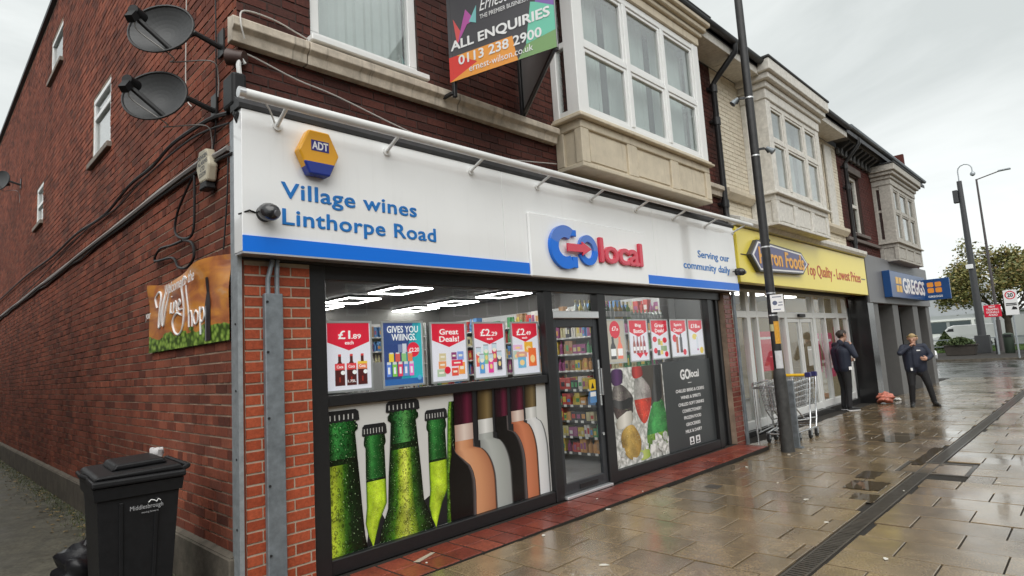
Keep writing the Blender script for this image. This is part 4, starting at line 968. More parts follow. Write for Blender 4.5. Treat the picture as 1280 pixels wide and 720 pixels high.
wine(1.905, 2.13, .935, .79, .72, 1.9, 2.387, YF-.0076, F_MAR, F_PNK, F_PEA)
film('print_bottle', V1, [(.117, 1.82, 2.118, 0), (.314, 1.82, 2.128, .2), (.42, 1.82, 2.125, .25), (.5, 1.82, 2.105, .3), (.561, 1.83, 2.072, .35), (.623, 1.84, 1.997, .4), (.66, 1.85, 1.95, .45), (.695, 1.86, 1.91, .5), (.79, 1.862, 1.868, .6)], YF-.0084, F_BLK, clip1)
# ice and soft drink graphic
V2 = thing('window_graphic', 'window graphic of soft drink bottles standing in ice cubes', 'window graphic', (4.9, YF, .14))
m, nt, bb_ = newmat('film_ice'); L = nt.links; g = N(nt, 'NewGeometry'); vo = N(nt, 'TexVoronoi', Scale=9, feature='DISTANCE_TO_EDGE'); mpn = N(nt, 'Mapping'); mpn.inputs['Scale'].default_value = (1, 0, 1)
nn = N(nt, 'TexNoise', Scale=14, Detail=7, Distortion=1.5); L.new(g.outputs['Position'], mpn.inputs[0]); L.new(mpn.outputs[0], vo.inputs['Vector']); L.new(mpn.outputs[0], nn.inputs['Vector'])
ad = N(nt, 'Math', operation='ADD'); L.new(vo.outputs[0], ad.inputs[0]); L.new(nn.outputs[0], ad.inputs[1]); rpi = ramp(nt, [(.4, (.3,.31,.28)), (.58, (.48,.49,.46)), (.8, (.8,.8,.77))]); L.new(ad.outputs[0], rpi.inputs[0]); L.new(rpi.outputs[0], bb_.inputs['Base Color']); bb_.inputs['Roughness'].default_value = .25
M_ICE = m
b = MB(); b.box(4.272, 5.52, YF-.0005, YF+.001, .132, 1.3); b.build('film_backing', M_ICE, V2)
clip2 = (4.273, 5.519, .133, 1.299)
def sd_bottle(cx, z0, zt, w, liq, capm, y, tilt=0, neck=.34, cap_h=.13, cap_w=.46):
    H = zt-z0; r_ = [(0, .5), (.3, .5), (.5, .47), (.64, .36), (.76, neck*.55), (1-cap_h, neck*.5)]
    film('print_bottle', V2, [(z0+H*a, cx+tilt*a-w*k_, cx+tilt*a+w*k_, a) for a, k_ in r_], y, liq, clip2)
    film('print_cap', V2, [(z0+H*(1-cap_h-.02), cx+tilt*.9-w*cap_w*.5, cx+tilt*.9+w*cap_w*.5, 0), (zt-.01, cx+tilt-w*cap_w*.5, cx+tilt+w*cap_w*.5, .9), (zt, cx+tilt-w*cap_w*.4, cx+tilt+w*cap_w*.4, 1)], y-.0005, capm, clip2)
fm = filmmat
C_PUR = fm('film_purple', [(0, (.02,.005,.03)), (.5, (.1,.03,.14)), (1, (.02,.005,.03))]); C_REDC = fm('film_redcap', [(0, (.2,.01,.01)), (.4, (.55,.05,.04)), (1, (.2,.01,.01))]); C_BLKC = fm('film_blackneck', [(0, (.004,.004,.004)), (.3, (.09,.09,.09)), (.5, (.01,.01,.01)), (1, (.004,.004,.004))])
L_DRK = fm('film_cola', [(0, (.05,.04,.04)), (.3, (.32,.29,.27)), (.55, (.08,.06,.06)), (.8, (.16,.14,.13)), (1, (.02,.015,.015))], .6, [(.45, [(0, (.02,.012,.012)), (.35, (.12,.08,.07)), (1, (.01,.006,.006))])])
L_RED = fm('film_redpop', [(0, (.3,.3,.28)), (.4, (.5,.48,.46)), (1, (.25,.2,.2))], .3, [(.52, [(0, (.35,.02,.01)), (.4, (.7,.06,.03)), (1, (.4,.02,.01))])])
L_GRN = fm('film_greenpop', [(0, (.01,.1,.02)), (.4, (.06,.4,.09)), (1, (.02,.16,.03))], .3, [(.3, [(0, (.08,.2,.02)), (.5, (.3,.55,.06)), (1, (.1,.25,.02))])])
L_AMB = fm('film_amber', [(0, (.25,.14,.02)), (.4, (.6,.4,.1)), (1, (.3,.16,.02))], .3)
C_WHC = fm('film_whitecap', [(0, (.2,.19,.16)), (.15, (.5,.48,.42)), (.5, (.78,.75,.68)), (.85, (.5,.48,.42)), (1, (.2,.19,.16))])
def polyfilm(name, pts, m, y, rnd=2):
    for _ in range(rnd):      # round the corners off
        q = []
        for (a, b_), (c, d) in zip(pts, pts[1:]+pts[:1]): q += [(a*.75+c*.25, b_*.75+d*.25), (a*.25+c*.75, b_*.25+d*.75)]
        pts = q
    pts = [(min(max(a, clip2[0]), clip2[1]), min(max(c, clip2[2]), clip2[3])) for a, c in pts]
    xs_ = [p[0] for p in pts]; zs_ = [p[1] for p in pts]; x0, x1, z0, z1 = min(xs_), max(xs_), min(zs_), max(zs_); cx, cz = (x0+x1)/2, (z0+z1)/2; U = lambda p: ((p[0]-x0)/(x1-x0), (p[1]-z0)/(z1-z0)); b = MB()
    P = pts if sum((a[0]*c[1]-c[0]*a[1]) for a, c in zip(pts, pts[1:]+pts[:1])) > 0 else pts[::-1]
    b.face([(p[0], y, p[1]) for p in P], 0, .5, [U(p) for p in P]); return b.build(name, m, V2, fix=False)
b = MB(); b.prism([(5.0, 1.02), (5.2, .75), (5.5, .5), (5.5, 1.299), (5.02, 1.299)], XZ, YF-.001, YF-.0006); b.build('print_dark_ground', colmat((.07,.06,.05)), V2)
polyfilm('print_bottle', [(5.239, .846), (5.456, .869), (5.518, .689), (5.54, .469), (5.54, .25), (5.187, .25), (5.024, .247), (5.015, .432), (5.086, .631)], L_GRN, YF-.0016)
polyfilm('print_neck', [(5.302, 1.4), (5.485, 1.4), (5.465, 1.02), (5.461, .901), (5.4, .82), (5.25, .82), (5.195, .871), (5.224, .996), (5.29, 1.1)], C_BLKC, YF-.002)
polyfilm('print_bottle', [(4.844, 1.161), (4.998, 1.182), (5.136, 1.067), (5.196, .998), (5.196, .829), (5.086, .631), (4.978, .561), (4.848, .698), (4.799, .867), (4.819, 1.049)], L_RED, YF-.0024)
polyfilm('print_cap', [(4.79, 1.277), (4.85, 1.32), (5.0, 1.32), (5.045, 1.222), (5.03, 1.165), (4.8, 1.14)], C_REDC, YF-.0028)
polyfilm('print_bottle', [(4.382, 1.103), (4.546, 1.111), (4.677, 1.03), (4.79, .929), (4.763, .87), (4.75, .7), (4.442, .65), (4.336, .8), (4.333, .989)], L_DRK, YF-.0032)
polyfilm('print_cap', [(4.34, 1.223), (4.37, 1.29), (4.56, 1.29), (4.6, 1.253), (4.59, 1.158), (4.56, 1.1), (4.36, 1.085)], C_PUR, YF-.0036)
polyfilm('print_label', [(4.328, .951), (4.516, .894), (4.755, .942), (4.763, .87), (4.736, .812), (4.485, .798), (4.339, .862)], C_BLKC, YF-.004, 1)
polyfilm('print_bottle', [(4.467, .554), (4.708, .624), (4.821, .519), (4.89, .39), (4.86, .26), (4.716, .17), (4.55, .23), (4.45, .39)], L_AMB, YF-.0044)
polyfilm('print_cap', [(4.35, .684), (4.7, .8), (4.76, .68), (4.71, .63), (4.41, .55)], C_WHC, YF-.0048, 1)
polyfilm('print_lime', [(4.78, .2), (4.877, .295), (5.02, .29), (5.065, .222), (5.05, .15), (4.79, .15)], fm('film_lime', [(0, (.3,.42,.04)), (.5, (.5,.58,.16)), (1, (.25,.38,.03))]), YF-.0052)
rg = random.Random(9); b = MB()
for i in range(26):
    cx, cz = (rg.uniform(4.3, 5.5), rg.uniform(.15, .32)) if i < 18 else (rg.uniform(5.2, 5.5), rg.uniform(.2, .42)); r_ = rg.uniform(.04, .085); n_ = rg.choice((4, 5, 6)); a0 = rg.random()*6
    P = [(min(max(cx+r_*math.cos(a0+math.tau*q/n_), 4.274), 5.518), max(cz+r_*math.sin(a0+math.tau*q/n_), .134)) for q in range(n_)]
    b.prism(P, XZ, YF-.006-.0002*i, YF-.0056-.0002*i)
tag(b.build('print_ice_cubes', M_ICE, V2), kind='stuff')
# grey information graphic
V3 = thing('window_graphic', 'dark grey window graphic listing chilled beers, wines and groceries', 'window graphic', (6.2, YF, .14))
b = MB(); b.box(5.522, 6.868, YF-.0005, YF+.001, .132, 1.32); b.build('film_backing', mat('film_grey_panel', (.045,.05,.052), .35), V3)
yl = YF-.0008
text('logo_lettering', 'GO', V3, M_WHITE, (5.98, yl, 1.06), FX, FZ, .26, .13, .0005, off=.04); text('logo_lettering', 'local', V3, M_WHITE, (6.25, yl, 1.075), FX, FZ, .25, .1, .0005, off=.03)
b = MB(); b.box(6.17, 6.27, yl-.0005, yl, 1.0, 1.008); b.build('rule', M_WHITE, V3)
for i, (s, w) in enumerate((('CHILLED BEERS & CIDERS', .8), ('WINES & SPIRITS', .56), ('CHILLED SOFT DRINKS', .72), ('CONFECTIONERY', .54), ('FROZEN FOOD', .48), ('GROCERIES', .4), ('MILK & DAIRY', .46))):
    text('lettering', s, V3, M_WHITE, (6.22-w/2, yl, .885-i*.093), FX, FZ, w, .042, .0005, off=.025)
b = MB(); b.prism(rc(6.08, .16, .12, .105), XZ, yl-.0005, yl); b.prism(rc(6.25, .16, .12, .105), XZ, yl-.0005, yl); b.build('age_badge', M_WHITE, V3)
b = MB(); b.prism(circ(6.14, .225, .025), XZ, yl-.001, yl-.0005); b.prism(circ(6.31, .225, .025), XZ, yl-.001, yl-.0005); b.prism(rc(6.1, .172, .08, .02), XZ, yl-.001, yl-.0005); b.prism(rc(6.27, .172, .08, .02), XZ, yl-.001, yl-.0005); b.build('badge_mark', M_PBLACK, V3)
# door notices
t = thing('door_sticker', 'small yellow notice stuck on the shop door glass', 'notice', (3.96, .08, 1.1)); b = MB(); b.box(3.9, 4.02, .0805, .0825, 1.08, 1.2); b.build('sheet', colmat((.75,.5,.03)), t); b = MB(); b.prism([(3.93, 1.1), (3.99, 1.1), (3.96, 1.17)], XZ, .0796, .0803); b.build('print', M_PBLACK, t)
t = thing('door_sticker', 'small blue and white notice stuck below the yellow one on the door', 'notice', (3.96, .08, .95)); b = MB(); b.box(3.9, 4.02, .0805, .0825, .94, 1.07); b.build('sheet', colmat((.1,.25,.5)), t); b = MB(); b.box(3.91, 4.01, .0796, .0803, 1.01, 1.06); b.build('print', M_WHITE, t)
# ================================================================== THINGS ON THE SIDE WALL
M_DISH = mat('dish_grey', (.06,.062,.064), .5, var=.12, vs=12)
def dish(label, c, nrm, wall, w=.46, h=.37):
    c = Vector(c); n = Vector(nrm).normalized(); e1 = n.cross(Vector((0, 0, 1))).normalized(); e2 = e1.cross(n).normalized()
    t = thing('satellite_dish', label, 'satellite dish', wall)
    b = MB(); rings, seg = 7, 30; depth = .075
    def P(r_, a, off): return c + e1*(w/2*r_*math.cos(a)) + e2*(h/2*r_*math.sin(a)) + n*(depth*r_*r_-depth+off)
    for off, s in ((0, 1), (-.006, -1)):
        for i in range(rings):
            for j in range(seg):
                a0, a1 = math.tau*j/seg, math.tau*(j+1)/seg; q = [P(i/rings, a0, off), P((i+1)/rings, a0, off), P((i+1)/rings, a1, off), P(i/rings, a1, off)]
                if i == 0: q = q[1:] if False else [q[0], q[1], q[2]]
                b.face(q if s > 0 else q[::-1])
    b.build('reflector', M_DISH, t, smooth=True, fix=False)
    b = MB(); b.tube([P(1.0, math.tau*j/40, -.003) for j in range(40)], .009, 6, closed=True); b.build('rim', M_IRON, t, smooth=True)
    low = P(.9, -math.pi/2-.35, 0); foc = c + n*.13 + e2*.035 + e1*.09
    b = MB(); b.bar(low-n*.02, foc-e2*.04-n*.02, .03, .03, e2); b.build('feed_arm', M_IRON, t, bevel=.005)
    b = MB(); b.cyl(foc+n*.04-e2*.01, foc-n*.06, .035, .042, 14); b.bar(foc+n*.02-e2*.03, foc+n*.06-e2*.1, .05, .05, e1); b.build('lnb', M_BLACKP, t, smooth=True)
    W = Vector(wall); b = MB(); b.box(W.x-.004, W.x-.015, W.y-.06, W.y+.06, W.z-.1, W.z+.1); e_ = Vector((W.x-.19, W.y-.0, W.z+.02)); b.tube([Vector((W.x-.015, W.y, W.z-.03)), e_, c-n*.15], .022, 8); b.bar(c-n*.17-e2*.05, c-n*.1+e2*.05, .1, .05, e2); b.build('wall_bracket', M_IRON, t, smooth=False)
    b = MB(); b.tube(spl([foc-e2*.05, foc-e2*.12-n*.03, low-n*.04-e2*.04, c-n*.16-e2*.16, W+Vector((-.08, 0, -.16)), W+Vector((-.02, .03, -.24)), W+Vector((-.015, .05, -.4))]), .005, 5); b.build('coax_cable', mat('cable_grey', (.3,.29,.28), .6), t)
dish('upper of the two dark grey satellite dishes on the brick side wall', (-.42, .26, 3.945), (-.68, -.66, .12), (-.0, .28, 3.98))
dish('lower of the two dark grey satellite dishes on the brick side wall', (-.42, .4, 3.505), (-.68, -.66, .12), (-.0, .42, 3.53))
dish('small satellite dish far along the brick side wall at the left edge', (-.33, 11.7, 5.78), (-.8, -.5, .12), (-.0, 11.5, 5.72), .5, .42)
M_CAB = mat('cable_black', (.015,.015,.016), .5); M_CABW = mat('cable_white', (.5,.48,.45), .6); M_CABG = mat('conduit_grey', (.28,.26,.25), .55)
def cable(label, pts, r_, m, smooth_n=5, name='cable', group=None):
    P = [Vector(p) for p in pts]; o = []
    for i in range(len(P)-1):
        p0, p1, p2, p3 = P[max(i-1, 0)], P[i], P[i+1], P[min(i+2, len(P)-1)]
        for k_ in range(smooth_n):
            t = k_/smooth_n; o.append(.5*((2*p1)+(p2-p0)*t+(2*p0-5*p1+4*p2-p3)*t*t+(3*p1-p0-3*p2+p3)*t**3))
    o.append(P[-1]); b = MB(); b.tube(o, r_, 6)
    return tag(b.build(name, m, smooth=True, origin=P[0]), label, 'cable', group)
rg = random.Random(3)
def run(z, off, y0, y1, n, wob): return [(-off, y0+(y1-y0)*i/n, z+rg.uniform(-wob, wob)) for i in range(n+1)]
cable('thick grey conduit running along the side wall below the windows', [(-.02, .12, 3.12), (-.03, .3, 3.12)]+run(3.17, .032, .8, 16.5, 14, .012), .022, M_CABG, name='conduit')
cable('black cable clipped just under the grey conduit on the side wall', [(-.02, .05, 3.06), (-.03, .3, 3.08)]+run(3.13, .022, .8, 16.5, 22, .018), .012, M_CAB)
cable('pale thin cable lying along the top of the grey conduit', run(3.205, .02, .5, 16.5, 24, .01), .007, M_CABW)
cable('uneven black cable sagging along the side wall above the conduit', [(-.02, .12, 3.38), (-.03, .5, 3.45), (-.03, 1.35, 3.52), (-.03, 1.97, 3.48), (-.03, 2.76, 3.5), (-.03, 3.87, 3.42), (-.03, 5.47, 3.5), (-.03, 7.31, 3.49), (-.03, 10.4, 3.58), (-.03, 16, 3.6)], .016, M_CAB)
cable('second thin dark cable looping loosely beside the sagging black one', [(-.02, .1, 3.3), (-.03, .9, 3.42), (-.035, 2.2, 3.43), (-.03, 3.3, 3.38), (-.03, 4.6, 3.44), (-.03, 6.2, 3.4), (-.03, 8.5, 3.3), (-.03, 11, 3.25)], .008, M_CAB)
cable('black cable hanging in a long loop above the wine banner', [(-.025, .86, 3.1), (-.03, 1.2, 2.9), (-.03, 1.28, 2.73), (-.035, 1.05, 2.63), (-.03, .84, 2.64), (-.03, .8, 2.9), (-.025, .82, 3.1)], .01, M_CAB)
cable('black cable coiled in a ring just above the wine banner', [(-.03, 1.07, 2.62), (-.03, .86, 2.56), (-.03, .82, 2.44), (-.035, .97, 2.38), (-.03, 1.2, 2.42), (-.03, 1.35, 2.52), (-.03, 1.85, 2.57), (-.035, 1.7, 2.65), (-.03, 1.36, 2.63), (-.03, 1.1, 2.62)], .011, M_CAB)
cable('thin black wire running down the wall from the upper satellite dish', [(-.025, .33, 6.2), (-.025, .34, 4.16), (-.02, .35, 3.47), (-.02, .42, 3.2)], .006, M_CAB)
cable('thin pale wire running up the wall behind the satellite dishes', [(-.02, 1.02, 6.0), (-.02, 1.03, 4.68), (-.02, 1.04, 3.9), (-.02, .9, 3.7)], .005, M_CABW)
cable('thin black wire hanging beside the corner trim below the siren box', [(-.022, .12, 3.05), (-.022, .15, 2.74), (-.022, .22, 2.4)], .006, M_CAB)
cable('thin pale wire drooping across the brick front above the light rail', [(-.0, -.03, 3.76), (.07, -.03, 3.79), (.43, -.03, 3.71), (.76, -.03, 3.67), (1.37, -.05, 3.54), (1.8, -.03, 3.5), (2.6, -.03, 3.52), (3.45, -.04, 3.62)], .006, M_CABW)
cable('white cable arched over the end of the stone band by the corner', [(.0, -.14, 3.84), (-.03, -.15, 3.95), (.03, -.06, 4.1), (.25, -.03, 4.13), (.44, -.03, 4.09), (.56, -.03, 4.06)], .006, M_CABW)
cable('white cable looping from the light rail end to the fascia', [(-.08, -.36, 3.31), (.0, -.3, 3.37), (.12, -.22, 3.35), (.2, -.15, 3.27)], .007, M_CABW)
# siren box
t = thing('siren_box', 'cream six sided siren box on the side wall near the corner', 'alarm box', (0, .45, 3.0))
hp = [(.72, 3.06), (.62, 3.21), (.35, 3.2), (.24, 3.05), (.32, 2.92), (.6, 2.93)]
M_CREAM = mat('siren_cream', (.55,.5,.38), .5, var=.1, vs=20)
b = MB(); b.prism([(a*.55+.2, z*.9+.31) for a, z in hp], YZ, -.085, -.013); b.build('cover', M_CREAM, t, bevel=.015, seg=2)
b = MB(); b.prism([(.375, 2.885), (.53, 2.89), (.5, 2.945), (.4, 2.945)], YZ, -.088, -.013); b.build('strobe_lens', M_BLACKP, t, bevel=.008)
for i, (s, w) in enumerate((('DENGEN', .2), ('ALARMS', .2), ('LTD', .09), ('225599', .14))): text('lettering', s, t, M_PBLACK, (-.0855, .455+w/2, 3.12-i*.045), (0, -1, 0), FZ, w, .032, .0008, off=.02)
# junction boxes at the corner
t = thing('junction_box', 'black weathered junction box with cables on the building corner', 'junction box', (0, -.03, 3.4))
b = MB(); b.box(-.06, .04, -.07, .12, 3.38, 3.62); b.build('box', M_BLACKP, t, bevel=.02, seg=2)
b = MB(); b.tube([(0, -.04, 3.62), (-.01, -.05, 3.68), (.0, -.06, 3.74), (.03, -.05, 3.7)], .018, 8); b.build('insulator', M_UPVC, t, smooth=True)
b = MB()
for q in range(4): b.tube([(-.02+.02*q, -.05, 3.4), (-.05+.01*q, -.06-.02*q, 3.3), (.0, -.05, 3.2-.03*q), (.01, .0, 3.05)], .009, 6)
b.build('cable_bundle', M_CAB, t, smooth=True)
t = thing('junction_box', 'round brown plastic bell box above the black junction box', 'junction box', (0, -.02, 3.72))
b = MB(); b.cyl((-.05, .03, 3.76), (.03, -.06, 3.74), .06, .05, 14); b.build('box', mat('brown_plastic', (.05,.025,.02), .5), t, smooth=True)
# galvanised cable cover on the pier
t = thing('cable_cover', 'tall galvanised steel cable cover fixed to the red brick pier', 'cable cover', (.22, -.02, 0))
b = MB(); b.box(.155, .285, -.05, -.003, .005, 2.06); b.build('channel', M_GALV_D, t, bevel=.006)
b = MB()
for z in (.3, .75, 1.2, 1.65, 2.0): b.cyl((.17, -.0505, z), (.17, -.056, z), .009, n=8)
b.build('screw', M_IRON, t)
b = MB(); b.tube([(.185, -.03, 2.05), (.185, -.03, 2.16), (.2, -.03, 2.22), (.22, -.03, 2.3)], .017, 8); b.tube([(.25, -.03, 2.05), (.25, -.03, 2.2), (.255, -.03, 2.3)], .017, 8); b.build('conduit', M_GALV_D, t, smooth=True)
# wine shop banner
BN = thing('banner', 'creased orange vinyl banner reading Wine Shop on the brick side wall', 'banner', (0, 1.05, 1.75))
rg = random.Random(2)
def bx(y, z):
    u = (y-.11)/1.93; v = (z-1.75)/.62
    return -.026 - .014*(math.sin(u*9+v*5)+.6*math.sin(u*17-v*11+1))*v*v - .012*abs(math.sin(u*3.1))*v
m, nt, bb_ = newmat('banner_print'); L = nt.links; uv = N(nt, 'UVMap'); sp = N(nt, 'SeparateXYZ'); L.new(uv.outputs[0], sp.inputs[0])
n1 = N(nt, 'TexNoise', Scale=5, Detail=5, Distortion=.7); L.new(uv.outputs[0], n1.inputs['Vector'])
rA = ramp(nt, [(.25, (.22,.05,.015)), (.42, (.42,.14,.05)), (.58, (.62,.25,.04)), (.75, (.6,.36,.22))]); L.new(n1.outputs[0], rA.inputs[0])
vo = N(nt, 'TexVoronoi', Scale=16); mpn = N(nt, 'Mapping'); mpn.inputs['Scale'].default_value = (2.2, .9, 1); L.new(uv.outputs[0], mpn.inputs[0]); L.new(mpn.outputs[0], vo.inputs['Vector'])
rG = ramp(nt, [(.1, (.36,.5,.1)), (.4, (.2,.33,.05)), (.75, (.04,.08,.01))]); L.new(vo.outputs['Distance'], rG.inputs[0])
ns = N(nt, 'TexNoise', Scale=7, Detail=2); L.new(uv.outputs[0], ns.inputs['Vector'])
ed = N(nt, 'Math', operation='MULTIPLY_ADD'); ed.inputs[1].default_value = .35; ed.inputs[2].default_value = .04; L.new(ns.outputs[0], ed.inputs[0])
lt = N(nt, 'Math', operation='LESS_THAN'); L.new(sp.outputs[1], lt.inputs[0]); L.new(ed.outputs[0], lt.inputs[1])
x = N(nt, 'MixRGB'); L.new(lt.outputs[0], x.inputs[0]); L.new(rA.outputs[0], x.inputs[1]); L.new(rG.outputs[0], x.inputs[2]); L.new(x.outputs[0], bb_.inputs['Base Color']); bb_.inputs['Roughness'].default_value = .35
b = MB(); ny, nz_ = 44, 18
for i in range(ny):
    for j in range(nz_):
        q = []; uvq = []
        for (a, c) in ((i+1, j), (i, j), (i, j+1), (i+1, j+1)):
            u = a/ny; v = c/nz_; y = .11+1.93*u; z = 1.75+(.6+.035*math.sin(u*math.pi*2.2)*(1 if v == 1 else v))*v
            q.append((bx(y, z), y, z)); uvq.append((1-u, v))
        b.face(q, 0, .5, uvq)
bo = b.build('sheet', m, BN, smooth=True, fix=False)
def scr(pts, r_=.011, name='lettering', m=None):
    P = [(a, c) for a, c in pts]; o = []
    V = [Vector((p[0], p[1], 0)) for p in P]
    for i in range(len(V)-1):
        p0, p1, p2, p3 = V[max(i-1, 0)], V[i], V[i+1], V[min(i+2, len(V)-1)]
        for k_ in range(6):
            t_ = k_/6; o.append(.5*((2*p1)+(p2-p0)*t_+(2*p0-5*p1+4*p2-p3)*t_*t_+(3*p1-p0-3*p2+p3)*t_**3))
    o.append(V[-1])
    b = MB(); b.tube([(bx(2.04-1.93*p.x, 1.75+.62*p.y)-.006, 2.04-1.93*p.x, 1.75+.62*p.y) for p in o], r_, 6); return b
def script(lines, r_): 
    b = MB()
    for l in lines:
        k_ = scr(l, r_); n = len(b.v); b.v += k_.v; b.f += [tuple(n+i for i in f) for f in k_.f]; b.m += k_.m; b.r += k_.r; b.uv += k_.uv
    return b.build('lettering', M_WHITE, BN, smooth=True)
script([[(.14, .62), (.12, .76), (.17, .84), (.2, .72), (.17, .4), (.19, .36), (.26, .8), (.23, .42), (.25, .36), (.31, .72), (.33, .88)]], .009)
script([[(.35, .48), (.36, .62), (.36, .5), (.38, .48)], [(.395, .48), (.4, .62), (.4, .52), (.42, .62), (.435, .6), (.435, .5), (.45, .48)], [(.46, .55), (.49, .58), (.48, .63), (.46, .58), (.465, .5), (.5, .5)], [(.362, .7), (.364, .71)]], .007)
script([[(.57, .86), (.54, .9), (.52, .8), (.53, .6), (.51, .3), (.46, .18), (.4, .22), (.38, .36), (.43, .46), (.49, .42)]], .009)
script([[(.57, .78), (.58, .5), (.58, .24), (.585, .4), (.61, .44), (.62, .34), (.62, .24)], [(.66, .42), (.64, .36), (.65, .27), (.68, .28), (.69, .38), (.665, .43)], [(.71, .46), (.715, .3), (.715, .12), (.715, .38), (.745, .44), (.76, .34), (.735, .27), (.715, .3)]], .007)
text('lettering', 'Welcome to the', BN, M_WHITE, (-.066, 1.42, 2.2), (0, -1, .06), FZ, .72, .09, .002, shear=.3); text('lettering', 'your', BN, M_WHITE, (-.058, 2.02, 2.03), (0, -1, .0), FZ, .16, .07, .002, shear=.3)
b = MB(); yb = .52
for j in range(12):
    pass
film_rows = [(1.77, .06), (2.02, .06), (2.08, .045), (2.13, .026), (2.24, .026)]
for (z0, h0), (z1, h1) in zip(film_rows, film_rows[1:]):
    b.raw([(bx(yb, z0)-.005, yb+h0, z0), (bx(yb, z0)-.005, yb-h0, z0), (bx(yb, z1)-.005, yb-h1, z1), (bx(yb, z1)-.005, yb+h1, z1)], [(0, 1, 2, 3)])
b.build('print_bottle', mat('ink_bottle', (.025,.02,.022), .3), BN, fix=False)
b = MB(); b.raw([(bx(yb, 1.77)-.0065, yb+.04, 1.77), (bx(yb, 1.77)-.0065, yb+.025, 1.77), (bx(yb, 2.03)-.0065, yb+.025, 2.03), (bx(yb, 2.03)-.0065, yb+.04, 2.03)], [(0, 1, 2, 3)]); b.build('print_highlight', mat('ink_sheen', (.3,.3,.32), .3), BN, fix=False)
# ================================================================== WHEELED BIN
def bin_(label, loc, rz):
    t = thing('wheeled_bin', label, 'wheelie bin', loc, local=True, rz=rz)
    b = MB()
    lo = [(-.2, -.25), (.2, -.25), (.2, .25), (-.2, .25)]; hi = [(-.255, -.32), (.255, -.32), (.255, .32), (-.255, .32)]
    def ring(k_, z, gx_=0, gy=0): return [(l[0]+(h[0]-l[0])*k_+gx_*(1 if l[0] > 0 else -1), l[1]+(h[1]-l[1])*k_+gy*(1 if l[1] > 0 else -1), z) for l, h in zip(lo, hi)]
    R_ = [ring(0, .03), ring(.0, .06), ring(.85, .83), ring(.85, .83, .018, .018), ring(1, .9, .018, .018), ring(1, .9, .0, .0)]
    for a, c in zip(R_, R_[1:]):
        for i in range(4): b.face([a[i], a[(i+1) % 4], c[(i+1) % 4], c[i]])
    b.face(R_[0][::-1]); b.face(R_[-1])
    b.build('body', M_BLACKP, t, bevel=.022, seg=3)
    b = MB()
    for sx in (-.09, .09):
        b.prism([(sx-.012, .07), (sx+.012, .07), (sx*1.2+.012, .8), (sx*1.2-.012, .8)], lambda p, q, d: (p, -.25-.07*(q-.06)/.77*.85*1.0-.012+d, q), 0, .012)
    b.build('rib', M_BLACKP, t, bevel=.004)
    b = MB(); b.box(-.285, .285, -.355, .36, .905, .945); b.prism([(-.275, .946), (.275, .946), (.25, .985), (-.25, .97)], lambda p, q, d: (p, d, q), -.34, .345)
    lid = b.build('lid', M_BLACKP, t, bevel=.014, seg=2)
    b = MB(); b.prism([(-.15, .975), (.2, .985), (.17, 1.02), (-.12, 1.012)], lambda p, q, d: (p, d, q), -.2, .22); b.build('lid_panel', M_BLACKP, lid, bevel=.012, seg=2)
    b = MB(); b.tube([(-.28, -.1, .95), (-.31, -.1, .965), (-.31, .1, .965), (-.28, .1, .95)], .013, 8); b.build('lid_handle', M_BLACKP, lid, smooth=True)
    b = MB(); b.tube([(.24, -.3, .93), (.31, -.3, .96), (.31, .3, .96), (.24, .3, .93)], .016, 8); b.build('handle', M_BLACKP, t, smooth=True)
    for sy in (-.27, .27):
        b = MB(); b.cyl((.2, sy-.03, .1), (.2, sy+.03, .1), .1, n=22); w = b.build('wheel', mat('rubber', (.015,.015,.015), .8), t, smooth=True)
        b = MB(); b.cyl((.2, sy-.033, .1), (.2, sy+.033, .1), .05, n=16); b.build('hub', M_BLACKP, w)
    return t
t = bin_('black wheelie bin with white Middlesbrough lettering standing against the side wall', (-.55, .36, 0), R(-4)); t.scale = (.86, .96, 1)
text('lettering', 'Middlesbrough', t, mat('faded_print', (.35,.35,.36), .6), (-.06, -.335, .74), (1, 0, 0), (0, -.08, 1), .2, .034, .001)
text('lettering', 'moving forward', t, MATS['faded_print'], (.01, -.3325, .72), (1, 0, 0), (0, -.08, 1), .1, .013, .001)
b = MB(); b.tube([(.05, -.339, .782), (.065, -.34, .795), (.085, -.34, .79), (.1, -.339, .78), (.11, -.34, .795), (.125, -.339, .783)], .003, 6); b.build('emblem', M_WHITE, t, smooth=True)
t = thing('crumpled_cup', 'crumpled white plastic cup lying on the wheelie bin lid', 'litter', (-.36, .5, .99), local=True)
rg = random.Random(4); b = MB()
b.lathe([(.03, 0), (.038, .02), (.042, .05), (.036, .06), (.03, .055)], n=11); b.v = [(x+rg.uniform(-.008, .008), y+rg.uniform(-.008, .008), z+rg.uniform(-.003, .006)) for x, y, z in b.v]; b.build('cup', mat('clear_plastic', (.6,.58,.58), .25), t, smooth=True)
def blob(name, label, cat, loc, rad, m, seed, sq=(1, 1, 1), group=None):
    bm = bmesh.new(); bmesh.ops.create_icosphere(bm, subdivisions=4, radius=1); rg = random.Random(seed); ph = [rg.uniform(0, 6) for _ in range(9)]
    for v in bm.verts:
        p = v.co; k_ = 1+.12*math.sin(p.x*5+ph[0])+.12*math.sin(p.y*6+ph[1]+p.z*3)+.1*math.sin(p.z*9+ph[2]+p.x*4)+.05*math.sin(p.x*17+p.y*15+ph[3])+.05*math.sin(p.z*21+p.y*13+ph[4])
        v.co = Vector((p.x*sq[0], p.y*sq[1], max(p.z*sq[2], -.8*sq[2]))) * (rad*k_)
    mz = min(v.co.z for v in bm.verts)
    for v in bm.verts: v.co.z -= mz
    me = bpy.data.meshes.new(name); bm.to_mesh(me); bm.free(); me.materials.append(m)
    me.polygons.foreach_set('use_smooth', [True]*len(me.polygons)); o = bpy.data.objects.new(name, me); COL.objects.link(o); o.location = loc; ORI[o] = Vector(loc)
    return tag(o, label, cat, group)
